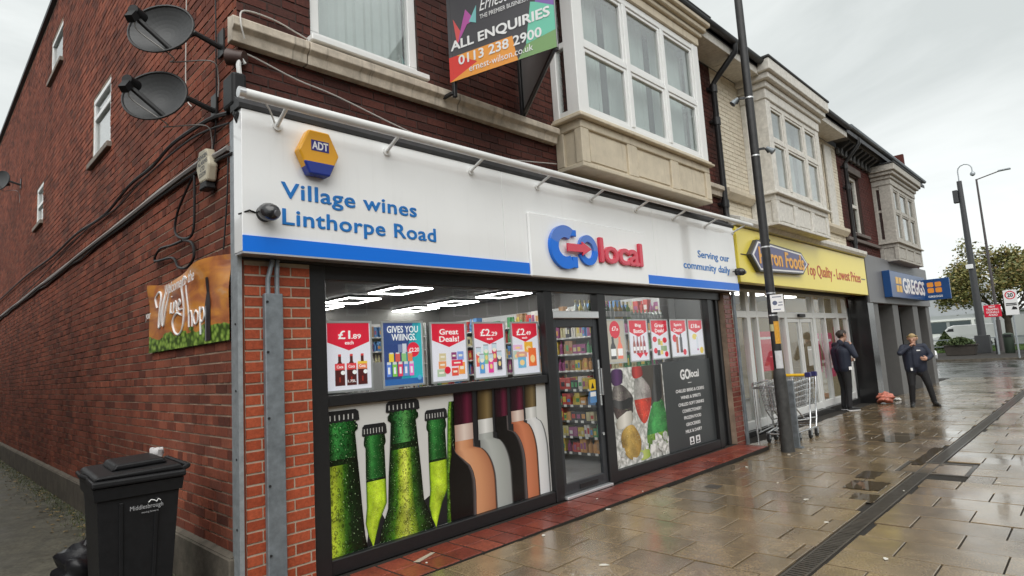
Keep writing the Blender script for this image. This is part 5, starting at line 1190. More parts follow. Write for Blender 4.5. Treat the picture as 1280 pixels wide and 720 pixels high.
M_BAG = mat('bin_bag', (.01,.01,.012), .38, bump=1, bs=18, spec=.35)
t = blob('rubbish_bag', 'black rubbish bag slumped behind the wheelie bin', 'rubbish bag', (-.64, 1.12, 0), .19, M_BAG, 5, (1, 1.1, .95))
b = MB(); b.tube([(-.64, 1.12, .33), (-.65, 1.11, .38), (-.62, 1.14, .42)], .022, 8); b.build('knot', M_BAG, t, smooth=True)
# ================================================================== AGENT BOARD
AB = thing('agent_board', 'V shaped letting board reading ALL ENQUIRIES 0113 238 2900 on the brick front', 'sign board', (1.9, -.1, 4.04))
pA, pB = Vector((1.82, -.2, 0)), Vector((2.1, -1.24, 0)); e = (pB-pA).normalized(); nb = e.cross(Vector((0, 0, 1))).normalized()
if nb.x > 0: nb = -nb
WB = (pB-pA).length
def bp(u, z, d): q = pA+e*u+nb*d; return (q.x, q.y, z)
Zb, Zt = 4.03, 4.85
def bpoly(b, pts, d0, d1, mi=0): b.prism([(p[0]*WB, Zb+p[1]*(Zt-Zb)) for p in pts], lambda p, q, d: bp(p, q, d), d0, d1, mi)
b = MB(); bpoly(b, [(0, 0), (1, 0), (1, 1), (0, 1)], -.008, 0); b.build('board', mat('board_grey', (.06,.058,.065), .4), AB)
b = MB()
cols = [(.66,.05,.04), (.8,.33,.06), (.2,.35,.14), (.16,.55,.4), (.22,.12,.4), (.8,.33,.06), (.45,.1,.35), (.66,.1,.1), (.2,.5,.5)]
for i, (pts, c) in enumerate([([(0, 0), (.28, .14), (.08, .285), (0, .285)], 0), ([(.28, .14), (0.08, .285), (.62, .285), (.64, .12), (.66, 0), (.2, 0), (0, 0)], 1), ([(.66, 0), (1, 0), (1, .19), (.76, .17)], 2), ([(.74, .14), (1, .19), (1, .48), (.8, .58)], 3), ([(.84, .56), (1, .45), (1, .75), (.88, .7)], 4),
                               ([(.06, .72), (.13, .55), (.1, .48)], 5), ([(.13, .55), (.19, .78), (.28, .62), (.2, .6), (.1, .42)], 6), ([(.06, .72), (.13, .55), (.1, .42), (.09, .42)], 7), ([(.22, .62), (.3, .78), (.29, .58)], 8)]):
    bpoly(b, pts, .0002+.0004*i, .0006+.0004*i, i)
b.build('print', [colmat(c) for c in cols], AB)
def btext(s, u, v, w, h, **k_): text('lettering', s, AB, M_WHITE, bp(u*WB, Zb+v*(Zt-Zb), .0045), tuple(e), FZ, w*WB, h*(Zt-Zb), .001, **k_)
btext('ALL ENQUIRIES', .03, .335, .93, .125, off=.03); btext('0113 238 2900', .1, .165, .78, .105, off=.02); btext('ernest-wilson.co.uk', .2, .05, .6, .075)
btext('THE PREMIER BUSINESS AGENTS', .33, .6, .6, .05); btext('Ernest Wilson', .33, .69, .6, .14, shear=.4)
b = MB(); p0 = Vector((2.1, -1.24, 0)); p1 = Vector((2.95, -.06, 0)); d_ = (p1-p0).normalized()
b.prism([(0, Zb), ((p1-p0).length, Zb), ((p1-p0).length, Zt), (0, Zt)], lambda p, q, d: tuple((p0+d_*p+Vector((-d_.y, d_.x, 0))*d)[:2])+(q,), -.01, -.002); b.build('rear_board', mat('board_back', (.3,.3,.3), .5, var=.1), AB)
b = MB(); b.bar(bp(.03, Zb-.14, -.02), bp(.03, Zt+.1, -.02), .035, .035); b.bar(bp(WB-.02, Zb-.02, -.025), bp(WB-.02, Zt+.1, -.025), .035, .035); b.bar((2.93, -.05, Zb-.1), (2.93, -.05, Zt+.1), .035, .035); b.bar((2.93, -.06, Zb+.02), bp(WB-.03, Zb+.02, -.03), .03, .03); b.bar((1.84, -.19, Zb+.02), bp(WB-.03, Zb+.03, -.03), .025, .025)
b.bar((1.83, -.012, Zb-.1), (1.83, -.22, Zb-.1), .03, .03)
b.build('post', M_IRON, AB, bevel=.003)
# ================================================================== YELLOW FOOD SHOP BUILDING
HB = thing('food_shop_building', 'cream painted brick building with white bay above the yellow food shop sign', 'building', (11, 0, 0))
brick_wall('front_wall', HB, FRONT, 7.662, 14.15, 3.4, 6.1, [(9.05, 11.2, 4.1, 5.65), (12.2, 13.1, 4.12, 5.7)], M_BR_CREAM, M_MORTAR_C, 31, hdr=0)
bay(HB, 8.76, 11.45, .45, 3.47, 4.0, 5.7, 6.36, M_WHITE_OLD, M_WHITE_OLD, (.3, .68), 5.0, corner=.2, mull=.11, cor_out=.2, cur=[(9.0, 9.4), (9.6, 10.5), (10.7, 11.25)])
sash(HB, 12.2, 13.1, 4.12, 5.7, .1, M_WHITE_OLD, fw_=.09, trans=(4.9,), depth=.07)
b = MB(); b.box(11.7, 12.15, -.06, -.014, 4.05, 5.95); b.build('pilaster', M_WHITE_OLD, HB, bevel=.01); b = MB(); b.box(13.15, 13.6, -.06, -.014, 4.05, 5.95); b.build('pilaster', M_WHITE_OLD, HB, bevel=.01)
b = MB(); b.prism([(0, 3.86), (-.05, 3.86), (-.12, 3.95), (-.12, 4.02), (0, 4.05)], lambda p, q, d: (d, p-.013, q), 7.68, 8.7); b.build('stone_band', M_BAYSTONE, HB, bevel=.004); b = MB(); b.prism([(0, 3.86), (-.05, 3.86), (-.12, 3.95), (-.12, 4.02), (0, 4.05)], lambda p, q, d: (d, p-.013, q), 11.52, 14.1); b.build('stone_band', M_BAYSTONE, HB, bevel=.004)
b = MB(); b.prism([(0, 3.39), (-.2, 3.39), (-.24, 3.45), (-.24, 3.52), (0, 3.6)], lambda p, q, d: (d, p-.013, q), 7.69, 14.8); b.build('shop_cornice', M_WHITE_OLD, HB, bevel=.008)
eaves(HB, 7.73, 13.6, 6.1, .42, M_WHITE_OLD); roof(HB, 7.71, 14.14)
M_YELLOW = mat('sign_yellow', (.88,.73,.11), .3, var=.03, vs=2)
HS = thing('fascia_sign', 'yellow fascia sign reading Heron Foods Top Quality Lowest Prices', 'shop sign', (11.2, -.1, 2.47))
b = MB(); b.box(7.69, 14.85, -.15, -.004, 2.47, 3.375); b.build('panel', M_YELLOW, HS, bevel=.008)
b = MB(); b.prism([(8.3, 2.66), (10.3, 2.72), (10.62, 2.93), (10.3, 3.14), (8.3, 3.2), (7.98, 2.93)], XZ, -.23, -.1505); b.build('plaque_edge', mat('plaque_dark', (.05,.05,.06), .4), HS, bevel=.004)
b = MB(); b.prism([(8.32, 2.69), (10.28, 2.75), (10.57, 2.93), (10.28, 3.11), (8.32, 3.17), (8.04, 2.93)], XZ, -.234, -.2305); b.build('plaque_border', M_WHITE, HS)
b = MB(); b.prism([(8.34, 2.72), (10.26, 2.78), (10.5, 2.93), (10.26, 3.08), (8.34, 3.14), (8.11, 2.93)], XZ, -.238, -.2345); b.build('plaque', mat('plaque_blue', (.07,.07,.2), .35), HS)
M_ORG = mat('letter_orange', (.8,.4,.06), .4); M_RDO = mat('letter_red', (.5,.06,.02), .4)
text('lettering', 'Heron Foods', HS, M_ORG, (8.3, -.2385, 2.8), FX, FZ, 2.05, .27, .006, off=.025)
text('lettering', 'Top Quality - Lowest Prices', HS, M_RDO, (10.72, -.151, 2.68), FX, FZ, 3.62, .3, .004, off=.012)
b = MB(); b.box(7.78, 8.03, -.157, -.1505, 2.92, 2.935); b.box(14.4, 14.72, -.157, -.1505, 2.84, 2.855); b.build('rule', M_PBLACK, HS)
b = MB(); b.tube([(8.5, -.2, 3.2), (8.6, -.2, 3.28), (8.7, -.2, 3.22), (8.8, -.2, 3.3), (8.9, -.2, 3.24), (8.84, -.2, 3.2)], .02, 6); b.build('scroll', M_IRON, HS, smooth=True)
# glazed front
YH = .34; Wf = mat('white_alu', (.68,.69,.68), .35)
b = MB()
for x, w in ((7.74, .06), (8.98, .14), (9.36, .07), (10.72, .12), (12.35, .16), (13.08, .07), (13.98, .12), (14.72, .1)): b.box(x-w/2, x+w/2, YH, YH+.1, G(11), 2.46)
for z, h in ((2.42, .05), (1.95, .12), (.02, .14)): b.box(7.77, 14.67, YH+.004, YH+.096, z, z+h)
HF = b.build('shopfront_frame', Wf, HB, bevel=.006)
for a, c in ((7.77, 8.91), (9.05, 9.325), (9.395, 10.66), (12.43, 13.045), (13.115, 13.92), (14.04, 14.67)): pane_part(HF, a, c, .16, 1.95, YH+.05, M_GLASS); 
for a, c in ((7.77, 8.91), (9.05, 9.325), (9.395, 10.66), (10.78, 12.27), (12.43, 13.045), (13.115, 13.92)): pane_part(HF, a, c, 2.07, 2.42, YH+.05, M_GLASS)
for a, c in ((10.79, 11.5), (11.53, 12.26)):
    b = MB(); y = YH+.02; b.box(a, a+.07, y, y+.05, .0, 1.94); b.box(c-.07, c, y, y+.05, .0, 1.94); b.box(a+.07, c-.07, y+.002, y+.048, 1.86, 1.94); b.box(a+.07, c-.07, y+.002, y+.048, .0, .16); d = b.build('sliding_door', Wf, HB, bevel=.005)
    pane_part(d, a+.065, c-.065, .155, 1.865, y+.022, M_GLASS)
b = MB(); b.box(11.35, 11.7, YH-.05, YH-.001, 1.97, 2.03); b.build('door_sensor', M_BLACKP, HB, bevel=.008)
b = MB(); b.box(7.74, 14.75, YH-.06, YH+.1, -.12, .018); b.build('stall_riser', mat('dark_granite', (.03,.03,.03), .2), HB)
b = MB(); b.box(14.78, 15.3, -.12, .3, -.2, 2.47); b.build('pier', mat('black_granite', (.014,.014,.015), .15), HB, bevel=.01)
b = MB(); b.box(7.69, 14.85, .24, .45, 2.47, 3.39); b.build('lintel', M_DARKIN, HB)
for nm, a, m in (('shop_floor', (7.72, 14.75, .46, 5, -.08, .0), MATS['vinyl_floor']), ('shop_ceiling', (7.72, 14.75, .46, 5, 2.6, 2.65), mat('pale_ceiling', (.4,.4,.38), .8)), ('wall_back', (7.72, 14.75, 5, 5.1, 0, 2.6), mat('cream_wall', (.5,.42,.27), .8)), ('wall_left', (7.64, 7.72, .46, 5, 0, 2.6), MATS['cream_wall']), ('wall_right', (14.75, 14.85, .46, 5, 0, 2.6), MATS['cream_wall'])):
    b = MB(); b.box(*a); tag(b.build(nm, m), kind='structure')
for i, (x, y) in enumerate(((9.5, 1.4), (11.5, 1.4), (13.5, 1.4), (9.5, 3.4), (11.5, 3.4), (13.5, 3.4))):
    t = thing('ceiling_light', 'bright strip light on the ceiling inside the yellow food shop', 'ceiling light', (x, y, 2.56), 'strip lights inside the food shop')
    b = MB(); b.box(x-.7, x+.7, y-.1, y+.1, 2.555, 2.59); b.build('diffuser', mat('led_light_soft', (1, .97, .9), .5, emit=3.5), t)
shelving('dark freezer shelving inside the food shop window', 8.0, 10.4, 1.3, 1.8, (.2, .6, 1.0), 'y', 31, 1.3, M_SHELF_D, .3)
shelving('white shelving at the back of the food shop', 8.0, 14.5, 4.4, 4.9, (.2, .6, 1.0, 1.4, 1.8), 'y', 32, 2.2, M_SHELF, .3)
def shop_poster(label, x0, x1, z0, z1, txt, y=.5, c=RED):
    t = thing('poster', label, 'poster', ((x0+x1)/2, y, z0)); b = MB(); b.box(x0, x1, y-.002, y, z0, z1); b.build('sheet', colmat(c), t)
    if txt: text('lettering', txt, t, M_WHITE, (x0+.2*(x1-x0), y-.0024, z0+.2*(z1-z0)), FX, FZ, .6*(x1-x0), .3*(z1-z0), .0006, off=.03)
    b = MB(); b.box(x0+.1*(x1-x0), x1-.1*(x1-x0), y-.0026, y-.0021, z1-.2*(z1-z0), z1-.14*(z1-z0)); b.build('print', M_WHITE, t)
shop_poster('red price poster behind the first narrow pane of the food shop', 8.05, 8.8, 1.0, 1.6, '.99'); shop_poster('wide red poster behind the lamp post in the food shop window', 9.45, 10.55, .95, 1.7, ''); shop_poster('tall pink red poster beside the sliding door', 12.46, 13.02, .75, 1.62, '', c=(.6,.05,.14)); shop_poster('deep pink poster behind the man in the food shop window', 13.15, 13.9, .6, 1.62, 'Deals', c=(.6,.05,.14)); shop_poster('red poster marked 0 in the last pane of the food shop', 14.06, 14.64, 1.25, 1.75, '0')
shop_poster('pale notice on the food shop sliding door', 11.7, 11.95, .95, 1.35, '', y=.33, c=(.5,.5,.47))
# ================================================================== BAKERY BUILDING
GB = thing('bakery_building', 'dark red brick building with bracketed eaves and weathered bay above the grey bakery', 'building', (18.5, 0, 0))
brick_wall('front_wall', GB, FRONT, 14.152, 21.9, 3.4, 6.1, [(14.95, 15.9, 4.05, 5.6), (17.4, 19.8, 4.0, 5.5)], M_BR_FAR, M_MORTAR_D, 41, hdr=0)
bay(GB, 17.12, 20.05, .45, 3.45, 3.93, 5.55, 6.12, M_GREYWHITE, M_GREYWHITE, (.32, .66), 4.85, corner=.28, mull=.13, cor_out=.18)
sash(GB, 14.95, 15.9, 4.05, 5.6, .08, M_WHITE_OLD, fw_=.09, trans=(4.82,))
b = MB(); b.box(14.85, 16.0, -.1, -.014, 3.96, 4.04); b.build('window_sill', mat('soot_stone', (.12,.1,.09), .8, var=.3), GB, bevel=.006); b = MB(); b.box(14.152, 17.0, -.09, -.014, 3.8, 3.88); b.build('stone_band', MATS['soot_stone'], GB, bevel=.006); b = MB(); b.box(14.85, 16.0, -.05, -.0141, 5.62, 5.8); b.build('window_lintel', MATS['soot_stone'], GB, bevel=.006)
b = MB(); b.box(13.75, 21.95, -.34, -.014, 6.2, 6.38); b.box(13.7, 22.0, -.42, -.014, 6.381, 6.47); b.box(14.152, 21.9, -.08, -.0142, 5.93, 6.08); b.build('cornice', mat('grey_cornice', (.1,.1,.1), .7, var=.3), GB, bevel=.01)
b0 = None
for i in range(22):
    x = 14.3+i*.34
    if b0 is None:
        b = MB(); b.prism([(0, 6.2), (-.3, 6.2), (-.3, 6.14), (-.12, 6.05), (-.08, 5.93), (0, 5.9)], lambda p, q, d: (d, p-.015, q), x-.06, x+.06); b0 = b.build('eaves_bracket', mat('black_bracket', (.03,.03,.03), .6), GB, bevel=.008)
    else:
        o = b0.copy(); COL.objects.link(o); o.parent = GB; o.location = (x-14.3, 0, 0)
b = MB(); b.tube([(13.9, -.46, 6.42), (22.0, -.46, 6.42)], .055, 8); b.build('gutter', M_GALV_D, GB)
downpipe(GB, 14.5, 3.5, 6.15, .35); roof(GB, 14.16, 21.95)
b = MB(); b.box(21.86, 22.0, .01, 9, 0, 7.5); b.build('end_wall', M_BR_FAR, GB)
M_GREY = mat('grey_panel', (.15,.15,.155), .45, var=.08, vs=3); M_GREYC = mat('grey_column', (.11,.108,.105), .5, var=.1, vs=8)
GS = thing('fascia_sign', 'plain grey bakery fascia carrying the blue sign', 'shop sign', (18.3, -.1, 2.3))
b = MB(); b.box(14.9, 21.9, -.16, -.004, 2.3, 3.5); b.build('panel', M_GREY, GS, bevel=.006)
for x, w in ((15.55, .5), (17.55, .6), (19.95, .65), (21.7, .5)):
    b = MB(); b.box(x-w/2, x+w/2, -.1, .25, -.25, 2.3); b.build('column', M_GREYC, GB, bevel=.008)
b = MB(); b.box(15.8, 21.4, .9, .95, -.2, 2.3); b.build('recess_back', mat('near_black', (.02,.02,.021), .4), GB)
for a, c in ((15.85, 17.2), (17.9, 19.6)):
    b = MB(); b.box(a, a+.06, .3, .36, -.2, 2.28); b.box(c-.06, c, .3, .36, -.2, 2.28); b.box(a+.06, c-.06, .302, .358, 2.2, 2.28); b.box(a+.06, c-.06, .302, .358, -.2, .1); f_ = b.build('window_frame', M_GREYC, GB, bevel=.004); pane_part(f_, a+.055, c-.055, .095, 2.205, .33, M_GLASS)
b = MB(); b.box(20.35, 21.35, .4, .45, -.2, 2.2); d = b.build('door', mat('grey_door', (.06,.06,.062), .5), GB, bevel=.006); pane_part(d, 20.6, 21.0, 1.1, 1.9, .392, M_GLASS)
M_GBLUE = mat('bakery_blue', (.01,.06,.2), .3)
BS = thing('light_box_sign', 'blue box sign with white GREGGS lettering on the grey fascia', 'shop sign', (18.3, -.25, 2.43))
b = MB(); b.box(16.3, 20.45, -.34, -.1605, 2.45, 3.15); b.build('box', M_GBLUE, BS, bevel=.01)
b = MB()
for i in range(2):
    for j in range(2): b.box(16.85+i*.33, 17.12+i*.33, -.345, -.3405, 2.6+j*.22, 2.78+j*.22)
b.build('logo_square', mat('bakery_yellow', (.75,.42,.03), .35), BS)
text('lettering', 'GREGGS', BS, M_WHITE, (17.6, -.341, 2.6), FX, FZ, 2.7, .4, .006, off=.03)
PS = thing('projecting_sign', 'blue projecting sign with four orange squares sticking out from the bakery', 'shop sign', (20.35, -.5, 2.44))
b = MB(); b.box(20.3, 20.42, -.98, -.22, 2.44, 3.08); b.build('box', M_GBLUE, PS, bevel=.012)
b = MB(); b.box(20.31, 20.41, -.22, -.161, 2.6, 2.9); b.build('bracket', M_IRON, PS)
b = MB()
for i in range(2):
    for j in range(2): b.prism([(-.78+i*.2+q[0]*.16, 2.66+j*.175+q[1]*.145) for q in ((.15, 0), (.85, 0), (1, .15), (1, .85), (.85, 1), (.15, 1), (0, .85), (0, .15))], YZ, 20.294, 20.2995)
b.build('logo_square', mat('bakery_orange', (.8,.3,.04), .35), PS)
text('lettering', 'GREGGS', PS, M_WHITE, (20.2995, -.42, 2.52), (0, -1, 0), FZ, .36, .055, .004, off=.03)
# ================================================================== LAMP POST
LPX, LPY = 7.22, -.77; gz = G(LPX)
LP = thing('lamp_post', 'tall black lamp post with stickers and notices in front of the yellow shop', 'lamp post', (LPX, LPY, gz))
M_POST = mat('post_black', (.022,.022,.023), .5, var=.5, vs=9, bump=.4, bs=20)
M_POSTB = mat('post_base_worn', (.035,.035,.034), .6, var=.6, vs=14, bump=.5, bs=25)
b = MB(); b.lathe([(.095, 0), (.092, .05), (.088, .1), (.086, 1.06), (.08, 1.12), (.064, 1.17)], (LPX, LPY, gz), n=24); b.build('base', M_POSTB, LP, smooth=True)
b = MB(); b.lathe([(.064, 1.17), (.062, 3), (.058, 6.6), (.05, 8.2), (.045, 8.3)], (LPX, LPY, gz), n=20); b.build('pole', M_POST, LP, smooth=True)
b = MB(); b.tube([(LPX, LPY, gz+8.2), (LPX, LPY-.4, gz+8.5), (LPX, LPY-1.2, gz+8.6)], .03, 8); b.box(LPX-.14, LPX+.14, LPY-1.8, LPY-1.1, gz+8.52, gz+8.66); b.build('lantern', M_POST, LP, bevel=.02)
b = MB()
for z in (1.92, 2.24, 2.92, 4.3, 5.2): b.lathe([(.0655, 0), (.0655, .02)], (LPX, LPY, gz+z), n=20)
b.build('clamp_band', M_ALU, LP, smooth=True)
tw = Vector((-.92, -.38, 0)).normalized(); tr = Vector((-tw.y, tw.x, 0)); 
if tr.dot(rt) < 0: tr = -tr
def wrap(name, lab, cat, z0, z1, a0, a1, r_, m, items=()):
    t = thing(name, lab, cat, (LPX, LPY, gz+z0)); b = MB(); n_ = 10
    for i in range(n_):
        q = []
        for a in (a0+(a1-a0)*i/n_, a0+(a1-a0)*(i+1)/n_):
            d = tw*math.cos(a)+tr*math.sin(a); q.append((LPX+d.x*r_, LPY+d.y*r_))
        b.face([(q[0][0], q[0][1], gz+z0), (q[1][0], q[1][1], gz+z0), (q[1][0], q[1][1], gz+z1), (q[0][0], q[0][1], gz+z1)])
    b.build('sheet', m, t, smooth=True, fix=False); return t
wrap('sticker', 'orange sticker wrapped round the lamp post', 'sticker', 1.52, 1.84, -.1, 1.5, .066, mat('sticker_orange', (.6,.3,.03), .5, var=.25, vs=30))
wrap('sticker', 'small pale sticker left of the orange one on the lamp post', 'sticker', 1.7, 1.8, -1.1, -.15, .066, colmat((.5,.5,.3)))
wrap('notice', 'torn white paper notice wrapped round the lamp post above its base', 'notice', 1.17, 1.42, -.5, 1.3, .067, mat('paper_white', (.55,.56,.58), .7, var=.1, vs=20))
t = thing('notice', 'small white parking notice plate on the lamp post', 'notice', (LPX, LPY, gz+1.98)); c = Vector((LPX, LPY, 0))+tw*.075+tr*.07
b = MB(); b.prism([(-.085, gz+1.97), (.085, gz+1.97), (.085, gz+2.22), (-.085, gz+2.22)], lambda p, q, d: tuple((c+tr*p+tw*d)[:2])+(q,), 0, .004); b.build('plate', M_WHITE, t)
b = MB()
for i, (u, w, z) in enumerate(((-.06, .12, 2.18), (-.06, .1, 2.0), (.02, .05, 2.1), (.01, .06, 2.06))): b.prism(rc(u, gz+z, w, .012), lambda p, q, d: tuple((c+tr*p+tw*d)[:2])+(q,), .0042, .005)
b.prism(circ(-.03, gz+2.1, .032), lambda p, q, d: tuple((c+tr*p+tw*d)[:2])+(q,), .0042, .005); b.build('print', colmat((.1,.12,.2)), t)
def flood(lab, z, d, size=1):
    t = thing('flood_light', lab, 'light', (LPX, LPY, gz+z)); d = Vector(d).normalized(); p = Vector((LPX, LPY, gz+z)); b = MB(); b.bar(p+d*.05, p+d*.14, .03, .03); b.tube([p+d*.14, p+d*.18+Vector((0, 0, -.08))], .012, 6); b.build('arm', M_IRON, t)
    b = MB(); q = p+d*.2+Vector((0, 0, -.03)); e_ = (d+Vector((0, 0, -.9))).normalized(); b.cyl(q-e_*.05, q+e_*.07, .035*size, .07*size, 16); b.build('head', M_GALV_D, t, smooth=True)
flood('grey spotlight strapped high on the left of the lamp post', 5.22, -tr+tw*.3, .7); flood('grey spotlight strapped lower on the right of the lamp post', 4.4, tr+tw*.1, .7)
# ================================================================== TROLLEY AND RAIL
TR = thing('trolley_rail', 'low tubular steel trolley rail in front of the food shop window', 'rail', (8.2, -.05, G(8.2)))
b = MB(); g = G(8.2)
b.tube([(8.02, -.02, g), (8.02, -.02, g+.86), (8.08, .0, g+.9), (8.9, .1, g+.9), (8.96, .1, g+.86), (8.96, .1, g)], .019, 8); b.build('rail_tube', M_STEEL, TR, smooth=True)
b = MB(); b.tube([(8.02, -.02, g+.84), (8.02, -.5, g+.86), (8.05, -.56, g+.84), (8.05, -.56, g)], .019, 8); b.build('rail_tube', M_STEEL, TR, smooth=True)
b = MB(); b.tube([(8.03, -.02, g+.12), (8.95, .1, g+.12)], .012, 8); b.tube([(8.22, .005, g+.12), (8.22, .005, g+.88)], .012, 8); b.build('lower_rail', M_STEEL, TR, smooth=True)
t = thing('steel_upright', 'flat grey steel upright standing just behind the lamp post', 'post', (7.62, -.75, G(7.6)))
b = MB(); b.box(7.6, 7.64, -.8, -.68, G(7.6), .92); b.build('post', M_GALV_D, t, bevel=.006)
b = MB(); b.box(7.57, 7.67, -.84, -.64, G(7.6), G(7.6)+.015); b.build('foot_plate', M_GALV_D, t)
def trolley(label, loc, rz):
    t = thing('shopping_trolley', label, 'trolley', loc, local=True, rz=rz); b = MB()   # forward is +x, handle at the rear
    r_ = .006
    def rim(z, k_): 
        return [(-.36, -.26*k_, z+.04), (.46, -.2*k_, z-.02), (.46, .2*k_, z-.02), (-.36, .26*k_, z+.04)]
    top = rim(.9, 1); bot = [(-.3, -.21, .52), (.4, -.16, .5), (.4, .16, .5), (-.3, .21, .52)]
    L3 = lambda a, c, u: tuple(a[i]+(c[i]-a[i])*u for i in range(3))
    for k_ in range(6):
        rr = [L3(a, c, k_/5) for a, c in zip(bot, top)]; b.tube(rr, .007 if k_ in (0, 5) else r_, 5, closed=True)
    for i in range(4):
        a0, a1, c0, c1 = bot[i], bot[(i+1) % 4], top[i], top[(i+1) % 4]; n_ = 12 if i % 2 == 0 else 8
        for q in range(n_+1): b.tube([L3(a0, a1, q/n_), L3(c0, c1, q/n_)], r_, 5)
    for q in range(9): b.tube([L3(bot[0], bot[3], q/8), L3(bot[1], bot[2], q/8)], r_, 5)
    b.build('wire_basket', M_STEEL, t, smooth=True)
    b = MB()
    for s in (-1, 1):
        b.tube([(-.42, .27*s, .98), (-.38, .27*s, .8), (-.33, .25*s, .5), (-.3, .25*s, .3), (-.2, .26*s, .16), (.35, .2*s, .14), (.42, .12*s, .14)], .014, 8)
        b.tube([(.35, .18*s, .5), (.1, .2*s, .32), (-.3, .25*s, .3)], .011, 8)
    b.tube([(.42, -.12, .14), (.42, .12, .14)], .014, 8); b.tube([(-.28, -.25, .2), (-.28, .25, .2)], .011, 8); b.build('chassis', M_STEEL, t, smooth=True)
    b = MB(); b.cyl((-.43, -.27, .98), (-.43, .27, .98), .018, n=12); b.build('handle', mat('trolley_yellow', (.75,.45,.02), .4), t, smooth=True)
    b = MB(); b.box(-.46, -.39, .2, .29, .95, 1.03); b.build('coin_lock', mat('lock_blue', (.03,.03,.12), .4), t, bevel=.01)
    for sx, sy in ((-.26, -.24), (-.26, .24), (.34, -.18), (.34, .18)):
        b = MB(); b.cyl((sx, sy-.015, .062), (sx, sy+.015, .062), .062, n=18); w = b.build('wheel', MATS['rubber'], t, smooth=True)
        b = MB(); b.box(sx-.02, sx+.02, sy-.026, sy-.018, .05, .15); b.box(sx-.02, sx+.02, sy+.018, sy+.026, .05, .15); b.build('castor_fork', M_GALV, w)
    b = MB(); b.prism([(-.3, .545), (.1, .54), (.1, .6), (-.3, .62)], lambda p, q, d: (p, d, q), -.2, .2) if False else b.box(-.28, .05, -.19, .19, .53, .54); b.build('base_flap', mat('flap_grey', (.3,.31,.32), .5), t)
    return t
tr1 = trolley('rear steel shopping trolley with yellow handle parked right of the lamp post', (8.62, -.38, G(8.6)), R(180))
tr2 = copy_tree(tr1); tr2.location = (8.34, -.38, G(8.3)); tr2['label'] = 'front steel shopping trolley nested into the one with its handle in view'; tr1['group'] = tr2['group'] = 'nested shopping trolleys'
# ================================================================== PEOPLE
M_SKIN = mat('skin', (.5,.29,.21), .5); M_JACKET = mat('navy_jacket', (.012,.017,.035), .7, bump=.6, bs=30); M_TROUS = mat('black_trousers', (.01,.01,.012), .75, bump=.5, bs=25); M_SHOE = mat('black_shoe', (.012,.012,.012), .45); M_SOLE = mat('shoe_sole', (.6,.6,.6), .6)
def capsule_mesh(bm, p0, r0_, p1, r1):
    p0 = Vector(p0); p1 = Vector(p1); d = p1-p0; L_ = d.length
    if L_ < 1e-4: d = Vector((0, 0, 1)); L_ = 1e-4; p1 = p0+d*L_
    d = d/L_; a = d.cross(Vector((.3, .9, .2))).normalized(); b_ = d.cross(a); seg = 14; rows_ = []
    for k_ in range(0, 5): t = -math.pi/2+math.pi/2*k_/4; rows_.append((p0+d*(r0_*math.sin(t)), max(r0_*math.cos(t), 1e-4)))
    for k_ in range(0, 5): t = math.pi/2*k_/4; rows_.append((p1+d*(r1*math.sin(t)), max(r1*math.cos(t), 1e-4)))
    vs = [[bm.verts.new(c+a*(q*math.cos(math.tau*i/seg))+b_*(q*math.sin(math.tau*i/seg))) for i in range(seg)] for c, q in rows_]
    for r1_, r2 in zip(vs, vs[1:]):
        for i in range(seg): bm.faces.new((r1_[i], r1_[(i+1) % seg], r2[(i+1) % seg], r2[i]))
    bm.faces.new(vs[0][::-1]); bm.faces.new(vs[-1])
def fuse(name, caps, mats, parent, voxel=.0075, smooth_it=4):
    """one continuous skin over tapered limbs; every face takes the material of the limb it lies nearest to"""
    bm = bmesh.new()
    for c in caps: capsule_mesh(bm, *c[1:5])
    bmesh.ops.recalc_face_normals(bm, faces=bm.faces)
    me = bpy.data.meshes.new('tmp'); bm.to_mesh(me); bm.free(); o = bpy.data.objects.new('tmp', me); COL.objects.link(o)
    r_ = o.modifiers.new('r', 'REMESH'); r_.mode = 'VOXEL'; r_.voxel_size = voxel; r_.use_smooth_shade = True
    s = o.modifiers.new('s', 'SMOOTH'); s.iterations = smooth_it; s.factor = .5
    dg = bpy.context.evaluated_depsgraph_get(); dg.update(); m2 = bpy.data.meshes.new_from_object(o.evaluated_get(dg)); bpy.data.objects.remove(o); bpy.data.meshes.remove(me)
    n = len(m2.polygons); C = np.empty(n*3); m2.polygons.foreach_get('center', C); C = C.reshape(-1, 3); best = np.full(n, 1e9); idx = np.zeros(n, int)
    for mi, p0, r0_, p1, r1 in caps:
        p0 = np.array(p0, float); d = np.array(p1, float)-p0; L2 = max(d@d, 1e-9); t = np.clip(((C-p0)@d)/L2, 0, 1); dist = np.linalg.norm(C-p0-t[:, None]*d, axis=1)-(r0_+(r1-r0_)*t)
        k_ = dist < best; best[k_] = dist[k_]; idx[k_] = mi
    m2.materials.clear()
    for m in mats: m2.materials.append(m)
    m2.polygons.foreach_set('material_index', idx.astype(np.int32)); m2.polygons.foreach_set('use_smooth', [True]*n); m2.name = name
    ob = bpy.data.objects.new(name, m2); COL.objects.link(ob); ob.parent = parent; ORI[ob] = ORI[parent]; return ob
